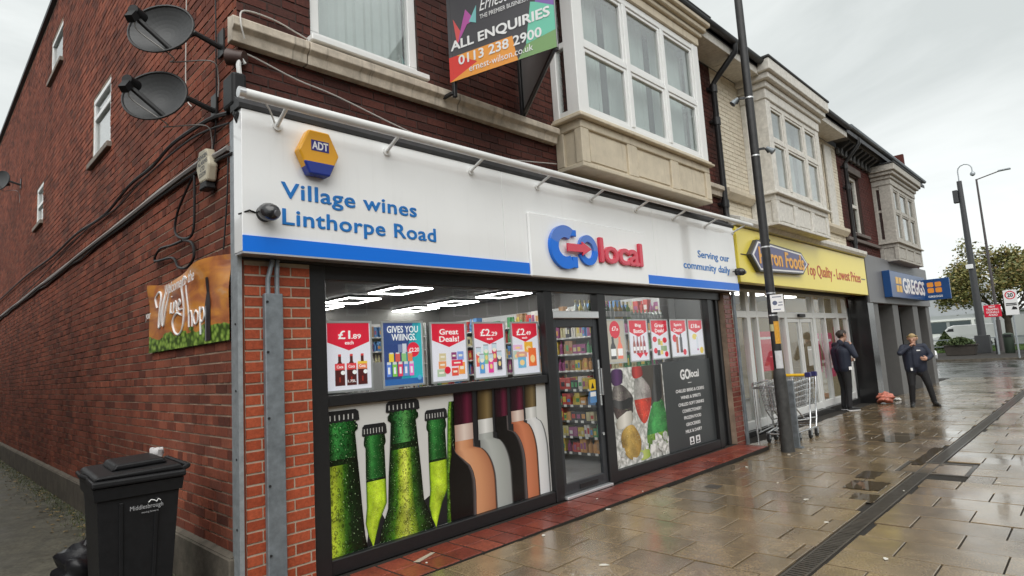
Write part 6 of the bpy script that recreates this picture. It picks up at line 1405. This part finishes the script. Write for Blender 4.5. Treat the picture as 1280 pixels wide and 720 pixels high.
def hand(caps, w, d, side, curl=.5, mi=0):
    """palm, four fingers of unequal length bent at the knuckles, and a thumb from the side of the palm"""
    w = Vector(w); d = Vector(d).normalized(); s = Vector(side); s = (s-d*s.dot(d)).normalized(); n = d.cross(s)
    caps.append((mi, w, .026, w+d*.05, .03)); caps.append((mi, w+s*.016+d*.02, .02, w+d*.085+s*.026, .017)); caps.append((mi, w-s*.016+d*.02, .02, w+d*.08-s*.026, .016))
    for k_, (o, ln) in enumerate(((.03, .07), (.011, .08), (-.01, .075), (-.03, .058))):
        a = w+d*.085+s*o; b_ = a+d*(ln*.5*math.cos(curl*.6))+n*(ln*.5*math.sin(curl*.6)); c = b_+d*(ln*.5*math.cos(curl*1.8))+n*(ln*.5*math.sin(curl*1.8))
        caps.append((mi, a, .0095, b_, .009)); caps.append((mi, b_, .009, c, .0075))
    a = w+d*.025+s*.03; b_ = a+d*.03+s*.025+n*.012; caps.append((mi, a, .013, b_, .011)); caps.append((mi, b_, .011, b_+d*.028+s*.004+n*.015, .009))
def person(label, loc, rz, P, hair, extra=None):
    t = thing('person', label, 'person', loc, local=True, rz=rz); c = []
    S, J, T, K, W = 0, 1, 2, 3, 4
    for s in ('L', 'R'):
        c += [(T, P['hip'+s], .1, P['knee'+s], .07), (T, P['knee'+s], .068, P['ank'+s], .052)]
        a = Vector(P['ank'+s]); f_ = Vector(P['toe'+s]); c += [(K, (a.x, a.y, .05), .042, (f_.x*.4+a.x*.6, f_.y*.4+a.y*.6, .048), .046), (K, (a.x, a.y, .05), .04, (f_.x, f_.y, .034), .03)]
        c += [(J, P['sh'+s], .07, P['el'+s], .058), (J, P['el'+s], .056, P['wr'+s], .042)]
    pv = Vector(P['pelvis']); ch = Vector(P['chest']); pw = P.get('pw', .09); cw = P.get('cw', .11); g_ = P.get('girth', .125)
    side = Vector(P['shL'])-Vector(P['shR']); side.z = 0; side.normalize()
    for s in (-1, 1):
        c += [(J, pv+side*pw*s, g_, ch+side*cw*s, g_+.01), (T, pv+side*pw*s-Vector((0, 0, .02)), .1, pv+side*pw*s-Vector((0, 0, .08)), .1)]
    c += [(J, pv+Vector((.03, 0, .08)), g_, ch+Vector((.02, 0, 0)), g_+.01), (J, ch+Vector((0, 0, .05)), .12, Vector(P['shL'])*.5+Vector(P['shR'])*.5+Vector((0, 0, .03)), .07), (J, P['shL'], .065, P['shR'], .065)]
    hd = Vector(P['head']); fd = Vector(P['face']).normalized(); up_ = Vector((0, 0, 1)); sd_ = up_.cross(fd).normalized(); nk = Vector(P['shL'])*.5+Vector(P['shR'])*.5+Vector((0, 0, .03))
    c += [(S, nk, .055, hd-Vector((0, 0, .06)), .052), (J, nk-Vector((0, 0, .02)), .078, nk+Vector((0, 0, .03)), .066)]
    c += [(S, hd-fd*.02+up_*.02, .088, hd+fd*.02+up_*.02, .08), (S, hd+fd*.03-up_*.055, .055, hd+fd*.05-up_*.085, .035), (S, hd+fd*.085+up_*.005, .01, hd+fd*.112-up_*.025, .014), (S, hd+fd*.088-up_*.062, .012, hd+fd*.09-up_*.062, .012), (S, hd+fd*.09-up_*.06+sd_*.018, .008, hd+fd*.09-up_*.06-sd_*.018, .008)]
    for s in (-1, 1): c += [(S, hd+sd_*.088*s-fd*.01-up_*.005, .014, hd+sd_*.092*s-fd*.015+up_*.025, .016)]
    hand(c, P['wrL'], Vector(P['hdL']), P['sdL'], P.get('cuL', .6)); hand(c, P['wrR'], Vector(P['hdR']), P['sdR'], P.get('cuR', .6))
    body = fuse('body', c, [M_SKIN, M_JACKET, M_TROUS, M_SHOE, M_WHITE], t)
    for s in (-1, 1):
        b = MB(); q = hd+fd*.083+sd_*.034*s+up_*.012; b.lathe([(.001, -.009), (.009, -.006), (.011, 0), (.006, .006), (.001, .008)], q, fd, 10); b.build('eye', mat('eye_dark', (.03,.025,.02), .2), t, smooth=True)
    hc = []
    for a, r_ in hair['caps']: hc.append((0, hd+fd*a[0]+sd_*a[1]+up_*a[2], r_, hd+fd*a[3]+sd_*a[4]+up_*a[5], r_))
    fuse('hair', hc, [hair['mat']], t, .008, 2)
    for s in ('L', 'R'):
        a = Vector(P['ank'+s]); f_ = Vector(P['toe'+s]); d = (f_-a); d.z = 0; L_ = d.length; d.normalize(); n_ = Vector((-d.y, d.x, 0)); b = MB()
        pts = [a-d*.05-n_*.035, a+d*L_*.5-n_*.045, a+d*(L_+.02)-n_*.03, a+d*(L_+.035), a+d*(L_+.02)+n_*.03, a+d*L_*.5+n_*.045, a-d*.05+n_*.035]
        b.prism([(p.x, p.y) for p in pts], XY, .001, .018); b.build('sole', hair.get('sole', M_SHOE), t, bevel=.005)
    if extra: extra(t, hd, fd, sd_, up_)
    return t
M_HAIRD = mat('hair_dark', (.03,.02,.015), .6, bump=.8, bs=80); M_HAIRB = mat('hair_blonde', (.35,.25,.12), .6, bump=.8, bs=80)
hairm = {'mat': M_HAIRD, 'caps': [((-.03, 0, .045, .03, 0, .06), .074), ((-.05, -.03, .02, -.05, .03, .02), .066), ((-.055, 0, -.02, -.05, 0, 0), .055), ((.02, -.05, .035, .02, .05, .035), .04), ((-.02, -.062, -.005, -.02, -.062, .04), .03), ((-.02, .062, -.005, -.02, .062, .04), .03)], 'sole': M_SOLE}
Pm = dict(hipL=(0, .1, .9), hipR=(.0, -.1, .9), kneeL=(.03, .1, .5), kneeR=(.01, -.1, .5), ankL=(-.02, .1, .1), ankR=(-.03, -.11, .1), toeL=(.17, .12, .03), toeR=(.16, -.13, .03),
          pelvis=(-.01, 0, .93), chest=(-.02, 0, 1.27), shL=(0, .2, 1.42), shR=(0, -.2, 1.42), elL=(.04, .29, 1.15), elR=(.14, -.26, 1.17), wrL=(.25, .16, 1.07), wrR=(.19, -.1, 1.4),
          hdL=(.8, -.5, .1), sdL=(.2, .4, .9), hdR=(-.1, .5, .85), sdR=(.5, .5, -.2), head=(.06, 0, 1.63), face=(.96, .05, -.18), cuL=1.0, cuR=1.0, girth=.13)
def man_extra(t, hd, fd, sd_, up_):
    b = MB(); b.box(-.02, .05, -.235, -.225, .88, .95); b.build('id_card', M_WHITE, t)
    b = MB(); b.lathe([(.025, 0), (.033, .07), (.034, .075)], (.34, .1, 1.05), n=14); b.build('paper_cup', mat('cup_white', (.7,.66,.6), .5), t, smooth=True)
person('man in navy jacket holding a hand to his mouth beside the food shop window', (12.95, .06, G(13)), R(-40), Pm, hairm, man_extra)
hairw = {'mat': M_HAIRB, 'caps': [((-.03, 0, .05, .03, 0, .06), .073), ((-.05, -.03, .02, -.05, .03, .02), .068), ((-.06, 0, -.03, -.05, 0, 0), .055), ((-.1, 0, .03, -.12, 0, .05), .04), ((.0, -.06, .02, .0, -.06, .04), .034), ((.0, .06, .02, .0, .06, .04), .034)]}
Pw = dict(hipL=(0, .1, .84), hipR=(.0, -.1, .84), kneeL=(.03, .19, .46), kneeR=(.03, -.12, .46), ankL=(-.02, .26, .09), ankR=(-.03, -.14, .09), toeL=(.15, .31, .03), toeR=(.16, -.19, .03),
          pelvis=(0, 0, .82), chest=(.0, 0, 1.16), shL=(0, .19, 1.29), shR=(0, -.19, 1.29), elL=(.02, .3, 1.08), elR=(.2, -.29, 1.17), wrL=(.2, .2, 1.02), wrR=(.17, -.1, 1.3),
          hdL=(.5, -.8, .1), sdL=(.3, .1, .9), hdR=(-.15, .75, .5), sdR=(.5, .3, .5), head=(.04, 0, 1.46), face=(.95, -.25, -.08), cuL=.8, cuR=1.0, girth=.128, pw=.085, cw=.095)
def wom_extra(t, hd, fd, sd_, up_):
    b = MB(); ring_ = []
    for i in range(28):
        a = math.tau*i/28; ring_.append(hd+fd*(.098*math.cos(a)-.005)+sd_*(.094*math.sin(a))+up_*(.062+.02*math.cos(a)))
    b.tube(ring_, .011, 6, closed=True); b.build('headband', mat('headband', (.3,.22,.1), .7, var=.6, vs=60), t, smooth=True)
    b = MB(); b.box(.15, .156, .03, .1, 1.2, 1.225); b.build('jacket_logo', M_WHITE, t)
    b = MB(); b.box(.13, .14, -.12, -.08, .78, .84); b.build('id_card', M_WHITE, t)
person('woman in navy jacket and headband, hand to her mouth, on the wet pavement', (14.05, -1.08, G(14)), R(200), Pw, hairw, wom_extra)
# ================================================================== LITTER
t = blob('carrier_bag', 'crumpled pink and orange carrier bag on the ground beside the shop pier', 'litter', (14.6, -.28, G(14.6)), .17, mat('bag_pink', (.6,.2,.14), .4, var=.5, vs=12, bump=.8, bs=30), 8, (1.1, 1, .75))
t = blob('paper_scrap', 'crumpled white paper on the ground right of the carrier bag', 'litter', (15.4, -.35, G(15.4)), .07, mat('scrap_white', (.6,.6,.58), .7), 9, (1.3, 1, .5))
rg = random.Random(77)
spots = [(7.12, -.98), (7.2, -1.12), (7.4, -.98), (7.0, -.86), (4.0, -.45), (3.3, -.5), (3.5, -.22), (2.3, -.55), (1.25, -.3), (3.9, -2.3), (5.2, -1.4), (4.6, -1.9), (5.4, -2.55), (3.2, -2.9), (6.2, -3.2), (8.9, -1.4), (2.0, -1.4), (5.9, -.75)]
sm = None
for i, (x, y) in enumerate(spots):
    if sm is None:
        b = MB(); b.prism([(.014*math.cos(a)*(1+.3*math.sin(a*3)), .01*math.sin(a)) for a in [math.tau*k_/9 for k_ in range(9)]], XY, 0, .004); sm = b.build('litter_scrap', mat('litter_white', (.6,.58,.52), .6)); o = sm
    else: o = bpy.data.objects.new('litter_scrap', sm.data); COL.objects.link(o)
    k_ = rg.uniform(.7, 1.8); o.location = (x, y, (.006 if y > -.46 and x < 7.3 else G(x)+.004)); o.scale = (k_*rg.uniform(.6, 1.5), k_, 1); o.rotation_euler = (0, 0, rg.uniform(0, 3))
    tag(o, 'tiny white scrap of litter on the wet paving in front of the shops', 'litter', 'litter scraps on the paving')
t = thing('paper_strip', 'flat pale strip of torn paper lying on the red tiles at lower left', 'litter', (1.35, -.22, .008)); b = MB(); b.prism([(1.2, -.2), (1.42, -.13), (1.44, -.16), (1.23, -.24)], XY, .0055, .008); b.build('strip', mat('wet_paper', (.4,.34,.27), .6), t)
# leaves and moss at the foot of the alley wall
M_LEAF = mat('fallen_leaf', (.22,.15,.05), .6, var=.5, vs=8); b = MB(); rg = random.Random(6)
for i in range(420):
    y = rg.uniform(.9, 14); x = -.06-abs(rg.gauss(0, .22)); s = rg.uniform(.012, .032); a = rg.uniform(0, 6); ca, sa = math.cos(a), math.sin(a); z = rg.uniform(.001, .014)
    b.face([(x+s*ca, y+s*sa, z), (x-s*sa*.5, y+s*ca*.5, z+rg.uniform(0, .012)), (x-s*ca, y-s*sa, z), (x+s*sa*.5, y-s*ca*.5, z+rg.uniform(0, .008))])
tag(b.build('fallen_leaves', M_LEAF, fix=False), 'scattered dead leaves along the foot of the alley wall', 'leaves', kind='stuff')
b = MB()
for i in range(2600):
    y = .5+rg.random()**1.4*13; x = -.055-abs(rg.gauss(0, .12)); h = rg.uniform(.012, .045); a = rg.uniform(0, 3.1); w = .004
    b.face([(x-w*math.cos(a), y-w*math.sin(a), 0), (x+w*math.cos(a), y+w*math.sin(a), 0), (x+rg.uniform(-.02, .02), y+rg.uniform(-.02, .02), h)])
tag(b.build('weeds', mat('moss_green', (.07,.09,.03), .9, var=.4, vs=6), fix=False), 'low moss and weeds at the foot of the alley wall', 'weeds', kind='stuff')
# ================================================================== THE FAR SIDE OF THE JUNCTION
gf = G(30)
CP = thing('camera_pole', 'tall dark steel pole carrying a hooked dome camera at the junction', 'pole', (49.5, 1.9, gf))
b = MB(); b.box(49.1, 49.9, 1.5, 2.3, gf, gf+1.15); b.prism([(49.1, 1.5), (49.9, 1.5), (49.9, 2.3), (49.1, 2.3)], XY, gf+1.15, gf+1.2); b.build('cabinet', mat('dark_grey_metal', (.045,.047,.05), .5), CP, bevel=.05)
b = MB(); b.cyl((49.5, 1.9, gf+1.2), (49.5, 1.9, 5.6), .24, .2, 16); b.cyl((49.5, 1.9, 5.6), (49.5, 1.9, 11.7), .2, .15, 16); b.build('pole', MATS['dark_grey_metal'], CP, smooth=True)
b = MB(); P = [(49.5, 1.9, 11.7), (49.5, 1.9, 12.4)]+[(49.5, 1.9-.4*(1-math.cos(a)), 12.4+.4*math.sin(a)) for a in (.5, 1, 1.57, 2.1, 2.6, 3.0)]+[(49.5, 1.1, 12.2)]; b.tube(P, .035, 8); b.build('hook_arm', M_GALV, CP, smooth=True)
b = MB(); b.lathe([(.05, .15), (.14, .05), (.16, -.02), (.13, -.12), (.04, -.18)], (49.5, 1.1, 12.05), n=16); b.build('dome_camera', M_GALV, CP, smooth=True)
b = MB(); b.box(49.3, 49.6, 2.05, 2.35, 10.2, 11.1); b.build('equipment_box', MATS['dark_grey_metal'], CP, bevel=.03)
b = MB(); b.box(49.2, 49.45, 1.8, 2.2, 5.55, 5.85); b.build('white_box', M_UPVC, CP, bevel=.02)
SL = thing('street_lamp', 'slim street lamp with a flat straight arm behind the camera pole', 'street lamp', (52, 1.2, gf))
b = MB(); b.cyl((52, 1.2, gf), (52, 1.2, 2), .14, .13, 14); b.cyl((52, 1.2, 2), (52, 1.2, 12.1), .1, .06, 12); b.build('pole', mat('brown_grey_metal', (.07,.06,.06), .5), SL, smooth=True)
b = MB(); b.bar((52, 1.25, 12.05), (52, -.1, 12.35), .08, .06); b.build('arm', MATS['brown_grey_metal'], SL); b = MB(); b.box(51.85, 52.15, -.75, -.05, 12.33, 12.42); b.build('lantern', M_GALV, SL, bevel=.02)
def plate_sign(name, label, x, y, z0, z1, w, mback, draw, post_r=.04):
    t = thing(name, label, 'road sign', (x, y, gf)); b = MB(); b.cyl((x+.06, y, gf), (x+.06, y, z1+.05), post_r, n=12); b.build('post', M_GALV, t, smooth=True)
    b = MB(); b.box(x-.012, x, y-w/2, y+w/2, z0, z1); b.build('plate', mback, t, bevel=.004); draw(t, x-.0125, y, z0, z1, w)
def d20(t, x, y, z0, z1, w):
    b = MB(); r_ = w*.4; cz = z1-w*.48
    for i in range(32):
        a0, a1 = math.tau*i/32, math.tau*(i+1)/32; b.prism([(y+r_*math.cos(a0), cz+r_*math.sin(a0)), (y+r_*math.cos(a1), cz+r_*math.sin(a1)), (y+r_*.78*math.cos(a1), cz+r_*.78*math.sin(a1)), (y+r_*.78*math.cos(a0), cz+r_*.78*math.sin(a0))], YZ, x-.004, x)
    b.build('red_ring', M_PRED, t); text('lettering', '20', t, M_PBLACK, (x-.001, y+w*.2, cz-.1), (0, -1, 0), FZ, w*.4, .2, .003, off=.03)
    b = MB(); b.prism([(y-w*.4, z0+.28), (y-w*.34, z0+.4), (y-w*.1, z0+.45), (y+w*.0, z0+.33), (y+w*.05, z0+.28)], YZ, x-.004, x); b.box(x-.004, x, y-w*.4, y+w*.4, z0+.58, z0+.63); b.box(x-.004, x, y-w*.4, y+w*.4, z0+.5, z0+.55); b.build('print', M_PBLACK, t)
plate_sign('speed_limit_sign', 'white rectangular road sign with 20 in a red ring', 39.6, -.7, 2.1, 3.42, .56, M_WHITE, d20)
def dred(t, x, y, z0, z1, w):
    for i, s in enumerate(('NEW', 'TRAFFIC', 'SIGNALS', 'AHEAD')): text('lettering', s, t, M_WHITE, (x-.001, y+w*(.18, .36, .36, .26)[i], z1-.17*(i+1)-.0), (0, -1, 0), FZ, w*(.36, .72, .72, .52)[i], .12, .003, off=.02)
plate_sign('traffic_notice_sign', 'red temporary road sign with white lettering beside the camera pole', 46.3, .82, 2.15, 2.9, .86, M_PRED, dred, .06)
pl = thing('planter', 'dark wooden planter box with a low shrub at the junction', 'planter', (47, 2.8, gf))
b = MB(); b.prism([(-.75, 0), (.75, 0), (.85, .62), (-.85, .62)], lambda p, q, d: (47+d, 2.8+p, gf+q), -.5, .5); b.build('box', mat('dark_wood', (.035,.028,.022), .7, var=.3), pl, bevel=.03)
b = MB(); b.box(46.45, 47.55, 1.9, 3.7, gf+.621, gf+.7); b.build('rim', MATS['dark_wood'], pl)
gb = thing('litter_bin', 'dark green litter bin by the railing at the junction', 'litter bin', (47.8, .4, gf)); b = MB(); b.lathe([(.24, 0), (.26, .05), (.27, 1.0), (.29, 1.02), (.29, 1.2), (.15, 1.28)], (47.8, .4, gf), n=18); b.build('body', mat('bin_green', (.03,.045,.03), .5), gb, smooth=True); b = MB(); b.box(47.5, 47.56, .22, .58, gf+1.05, gf+1.17); b.build('slot', M_PBLACK, gb)
bo = thing('bollard', 'short black bollard between the camera pole and the green bin', 'bollard', (47.2, .95, gf)); b = MB(); b.lathe([(.12, 0), (.1, .1), (.1, .85), (.12, .9), (.08, 1.0)], (47.2, .95, gf), n=14); b.build('post', M_IRON, bo, smooth=True)
RA = thing('railing', 'low grey metal railing along the grass beyond the junction', 'railing', (53, 3, gf)); b = MB()
for z in (.45, .95): b.tube([(53, -5, gf+z), (53, 12, gf+z)], .035, 6)
b.build('rail', M_GALV_D, RA, smooth=True)
for i in range(10): b = MB(); b.cyl((53, -5+i*1.88, gf), (53, -5+i*1.88, gf+1.0), .04, n=8); b.build('post', M_GALV_D, RA)
# far buildings
SH = thing('warehouse', 'long pale grey flat roofed building behind the trees', 'building', (75, 5, gf)); M_SHED = mat('shed_grey', (.36,.38,.39), .6, var=.06, vs=1)
b = MB(); b.box(74, 90, -14, 30, gf, 3.0); b.box(78, 90, 5.2, 30, 3.0, 7.2); b.build('wall', M_SHED, SH); b = MB(); b.box(73.8, 90.2, -14.2, 5.1, 3.0, 3.2); b.build('roof_edge', mat('shed_edge', (.25,.26,.27), .6), SH)
b = MB()
for y in (5.6, 7.6, 9.6): b.box(73.94, 73.998, y, y+1.7, 1.2, 2.3)
b.build('window', mat('far_glass', (.08,.1,.11), .15), SH)
b = MB(); b.box(73.9, 73.999, 5.1, 12, 2.4, 2.6); b.box(73.9, 73.999, 5.25, 5.5, gf, 2.4); b.box(73.94, 73.998, 5.5, 12, gf, 1.15); b.build('panel', M_UPVC, SH)
b = MB()
for i in range(14): b.box(73.93, 73.997, -13+i*1.3, -11.95+i*1.3, .6, 2.6)
b.build('shutter', mat('shutter_grey', (.5,.51,.52), .5), SH)
# vehicles
def vehicle(name, label, cat, loc, rz, prof, half, body, win_side, wheels, glass_front, lower=True, r_=.32):
    t = thing(name, label, cat, loc, local=True, rz=rz); b = MB()
    n = len(prof)
    for s, k_ in ((1, 1), ):
        ring0 = [(x, half*kk, z) for x, z, kk in prof]; ring1 = [(x, -half*kk, z) for x, z, kk in prof]
        b.raw(ring0+ring1, [tuple(range(n)), tuple(range(2*n-1, n-1, -1))]+[(i, n+i, n+(i+1) % n, (i+1) % n) for i in range(n)])
    b.build('body', body, t, bevel=.06, seg=3)
    for s in (-1, 1):
        for w in win_side: q = MB(); q.prism(w[0], lambda p, z, d: (p, d, z), s*(half*w[1]+.004), s*(half*w[1]-.02)); q.build('side_window', mat('car_glass', (.015,.017,.02), .06), t)
    for g_ in glass_front: q = MB(); q.face(g_); q.build('windscreen', MATS['car_glass'], t)
    for x in wheels:
        for s in (-1, 1):
            q = MB(); q.cyl((x, s*(half-.2), r_), (x, s*(half+.01), r_), r_, n=22); w = q.build('wheel', MATS['rubber'], t, smooth=True); q = MB(); q.cyl((x, s*(half-.1), r_), (x, s*(half+.015), r_), r_*.62, n=18); q.build('rim', M_GALV, w)
    return t
M_CARW = mat('car_white', (.72,.73,.74), .15, coat=.8); M_CARB = mat('car_trim', (.02,.02,.02), .5)
cprof = [(-2.0, .28, 1), (2.0, .28, 1), (2.1, .5, .96), (2.05, .72, .95), (1.2, .9, .94), (.55, 1.38, .76), (-1.2, 1.42, .76), (-1.85, 1.0, .92), (-2.05, .8, .95), (-2.08, .5, .97)]
car = vehicle('parked_car', 'white hatchback waiting on the side road just past the bakery', 'car', (39.4, 4.2, gf-.115), R(205), cprof, .88, M_CARW, [([(-1.3, 1.0), (.9, .98), (.5, 1.3), (-1.15, 1.34)], .86)], (-1.25, 1.3), [[(1.16, -.75, .93), (1.16, .75, .93), (.6, .62, 1.36), (.6, -.62, 1.36)]])
b = MB(); b.box(2.0, 2.13, -.7, .7, .3, .55); b.box(-2.12, -2.0, -.7, .7, .3, .5); b.build('bumper', M_CARB, car, bevel=.03)
for s in (-1, 1): b = MB(); b.box(1.95, 2.1, s*.55-.15, s*.55+.15, .6, .74); b.build('headlight', M_WHITE, car, bevel=.03)
vprof = [(-2.4, .35, 1), (2.3, .35, 1), (2.45, .6, .97), (2.4, 1.0, .95), (1.7, 1.25, .94), (1.1, 1.9, .84), (.7, 2.05, .82), (-2.35, 2.05, .84), (-2.45, 1.2, .97)]
van = vehicle('parked_van', 'white panel van parked behind the grass by the warehouse', 'van', (66, 5.2, gf), R(100), vprof, .95, M_CARW, [([(.7, 1.2), (1.55, 1.2), (1.05, 1.75), (.7, 1.78)], .9)], (-1.6, 1.6), [[(1.72, -.8, 1.27), (1.72, .8, 1.27), (1.13, .72, 1.88), (1.13, -.72, 1.88)]], r_=.34)
car2 = vehicle('parked_car', 'dark blue car at the far right edge beyond the road signs', 'car', (47.2, -1.9, gf), R(20), cprof, .88, mat('car_blue', (.01,.015,.05), .15, coat=.8), [([(-1.3, 1.0), (.9, .98), (.5, 1.3), (-1.15, 1.34)], .86)], (-1.25, 1.3), [[(1.16, -.75, .93), (1.16, .75, .93), (.6, .62, 1.36), (.6, -.62, 1.36)]])
# trees
def leafmat(name, cols):
    m, nt, b = newmat(name); at = N(nt, 'Attribute', attribute_name='rnd'); rp = ramp(nt, [(i/(len(cols)-1), c) for i, c in enumerate(cols)]); nt.links.new(at.outputs['Fac'], rp.inputs[0]); nt.links.new(rp.outputs[0], b.inputs['Base Color']); b.inputs['Roughness'].default_value = .6
    b.inputs['Subsurface Weight'].default_value = 0; return m
M_LV = leafmat('autumn_leaves', [(.08,.1,.03), (.13,.14,.04), (.19,.18,.05), (.26,.2,.06), (.24,.15,.05)]); M_LV2 = leafmat('dark_leaves', [(.03,.05,.015), (.05,.08,.02), (.08,.1,.03)]); M_BARK = mat('bark', (.05,.04,.03), .9, var=.4, bump=.8)
def tree(label, x, y, H, rad, trunk_h, n_leaf, lm, seed, leaf=.16, squash=1.0, name='broadleaf_tree', gap=.5):
    rg = random.Random(seed); t = thing(name, label, 'tree', (x, y, gf)); b = MB(); tips = []
    base = Vector((x, y, gf)); top = base+Vector((0, 0, trunk_h)); b.cyl(base, top, H*.028, H*.02, 10)
    cen = Vector((x, y, gf+trunk_h+(H-trunk_h)*.48)); hz = (H-trunk_h)*.52
    def grow(p, d, ln, r_, lv):
        q = p+d*ln; b.cyl(p, q, r_, r_*.62, 6)
        k_ = Vector(((q.x-cen.x)/rad, (q.y-cen.y)/rad, (q.z-cen.z)/hz)).length
        if lv >= 2: tips.append(q)
        if lv == 4 or k_ > 1.02: return
        for _ in range(3 if lv < 3 else 2):
            v = (d+Vector((rg.gauss(0, .55), rg.gauss(0, .55), rg.gauss(.08, .4)))).normalized(); grow(q, v, ln*rg.uniform(.62, .85), r_*.58, lv+1)
    for i in range(6):
        a = math.tau*i/6+rg.uniform(-.3, .3); grow(top-Vector((0, 0, rg.uniform(0, trunk_h*.25))), Vector((math.cos(a)*.75, math.sin(a)*.75, rg.uniform(.5, 1.1))).normalized(), rad*.42, H*.012, 0)
    grow(top, Vector((0, 0, 1)), hz*.5, H*.016, 0); b.build('trunk', M_BARK, t, smooth=True)
    c = MB(); rg.shuffle(tips); tips = tips[:int(len(tips)*.65)]
    for i in range(n_leaf):
        q = rg.choice(tips)+Vector((rg.gauss(0, rad*.075), rg.gauss(0, rad*.075), rg.gauss(0, hz*.07))); s = leaf*rg.uniform(.5, 1.2)
        a = Vector((rg.gauss(0, 1), rg.gauss(0, 1), rg.gauss(0, .6))).normalized(); e_ = a.cross(Vector((rg.gauss(0, 1), rg.gauss(0, 1), rg.gauss(0, 1)))).normalized()
        c.face([q+a*s, q+e_*s*.55, q-a*s, q-e_*s*.55], 0, min(1, max(0, rg.gauss(.45, .25))))
    tag(c.build('crown', lm, t, fix=False), kind='stuff'); return t
tree('olive green autumn tree standing behind the tall camera pole', 60, 1.4, 10.2, 4.4, 2.6, 17000, M_LV, 3, .15)
tree('darker autumn tree at the right edge of the picture', 68, -3.8, 9.0, 4.0, 2.4, 9000, M_LV, 8, .19)
tree('bare thin tree in the distance at far right', 84, -4.5, 9.5, 3.4, 3.0, 1500, M_LV, 12, .14)
def shrub(label, x, y, h, r_, n, seed, cone=True):
    rg = random.Random(seed); t = thing('shrub', label, 'shrub', (x, y, gf)); b = MB(); b.cyl((x, y, gf), (x, y, gf+h*.8), .04, .015, 6); b.build('stem', M_BARK, t); c = MB()
    for i in range(n):
        z = rg.random()**1.3; rr = r_*((1-z) if cone else math.sqrt(max(.05, 1-z*z)))*math.sqrt(rg.random()); a = rg.uniform(0, 6.28); q = Vector((x+rr*math.cos(a), y+rr*math.sin(a), gf+.08+z*h)); s = rg.uniform(.05, .11); v = Vector((rg.gauss(0, 1), rg.gauss(0, 1), rg.gauss(.4, .8))).normalized(); e_ = v.cross(Vector((rg.gauss(0, 1), 1, rg.gauss(0, 1)))).normalized()
        c.face([q+v*s, q+e_*s*.5, q-v*s, q-e_*s*.5], 0, rg.random())
    tag(c.build('crown', M_LV2, t, fix=False), kind='stuff')
shrub('conical green shrub on the grass left of the planter', 56, 5.0, 1.5, 1.1, 2600, 4); shrub('low rounded shrub growing in the wooden planter', 47, 2.8, .45, .8, 1500, 6, False)
# shrub stands in the planter: lift it on to the soil
for o in bpy.data.objects:
    if o.get('label') == 'low rounded shrub growing in the wooden planter': o.location.z += .62
b = MB(); rg = random.Random(15)
for i in range(9000):
    x = 53+rg.random()**1.5*14; y = rg.uniform(-5, 12); h = rg.uniform(.06, .16); a = rg.uniform(0, 3.1); w = .03
    b.face([(x-w*math.cos(a), y-w*math.sin(a), gf+.02), (x+w*math.cos(a), y+w*math.sin(a), gf+.02), (x+rg.uniform(-.05, .05), y+rg.uniform(-.05, .05), gf+.02+h)], 0, rg.random())
tag(b.build('grass', leafmat('grass_blades', [(.04,.08,.015), (.07,.13,.025), (.1,.15,.03)]), fix=False), 'strip of mown grass behind the railing', 'grass', kind='stuff')
# ================================================================== ACROSS THE ALLEY AND ACROSS THE ROAD (outside the frame; they shade the alley and show in the glass)
NB = thing('alley_building', 'plain brick building on the other side of the alley', 'building', (-6, 8, 0))
b = MB(); b.box(-9, -2.7, 1.5, 30, 0, 4.3); b.build('wall', mat('plain_brick', (.13,.06,.045), .85, var=.3, vs=12, bump=.5), NB); b = MB(); b.prism([(-9.2, 4.3), (-2.65, 4.3), (-6.1, 5.2)], lambda p, q, d: (p, d, q), 1.4, 30); b.build('roof', M_SLATE, NB)
for i, (x0, x1, h, c) in enumerate(((-16, -4, 7.2, (.2,.12,.09)), (-3.8, 7, 6.6, (.3,.26,.2)), (7.2, 19, 7.6, (.16,.08,.06)), (19.2, 30, 6.8, (.25,.22,.19)))):
    t = thing('terrace_house', ('red', 'cream', 'dark red', 'stone')[i]+' terraced shop house across the road', 'building', (x0, -22, 0))
    b = MB(); b.box(x0, x1, -32, -22, -.15, h); b.build('wall', mat('terrace_wall_%d' % i, c, .85, var=.2, vs=6, bump=.4), t)
    b = MB(); b.prism([(-32.3, h), (-21.7, h), (-27, h+3.4)], lambda p, q, d: (d, p, q), x0-.1, x1+.1); rf = b.build('roof', M_SLATE, t); b = MB(); b.box(x0+.4, x0+1.3, -27.6, -26.4, h+2.6, h+4.6); b.build('chimney', MATS['terrace_wall_%d' % i], rf)
    for x in np.arange(x0+1.2, x1-1.5, 2.6):
        b = MB(); b.box(x, x+1.2, -22.0, -21.95, 4.0, 5.6); w = b.build('window', M_UPVC, t); b = MB(); b.box(x+.1, x+1.1, -21.949, -21.94, 4.1, 5.5); b.build('pane', MATS['car_glass'], w)
    b = MB(); b.box(x0+.5, x1-.5, -21.999, -21.93, .3, 2.5); b.build('shop_window', MATS['car_glass'], t); b = MB(); b.box(x0+.3, x1-.3, -22, -21.8, 2.55, 3.3); b.build('shop_fascia', mat('terrace_sign_%d' % i, ((.1,.15,.3), (.4,.08,.06), (.08,.2,.12), (.3,.3,.3))[i], .5), t)
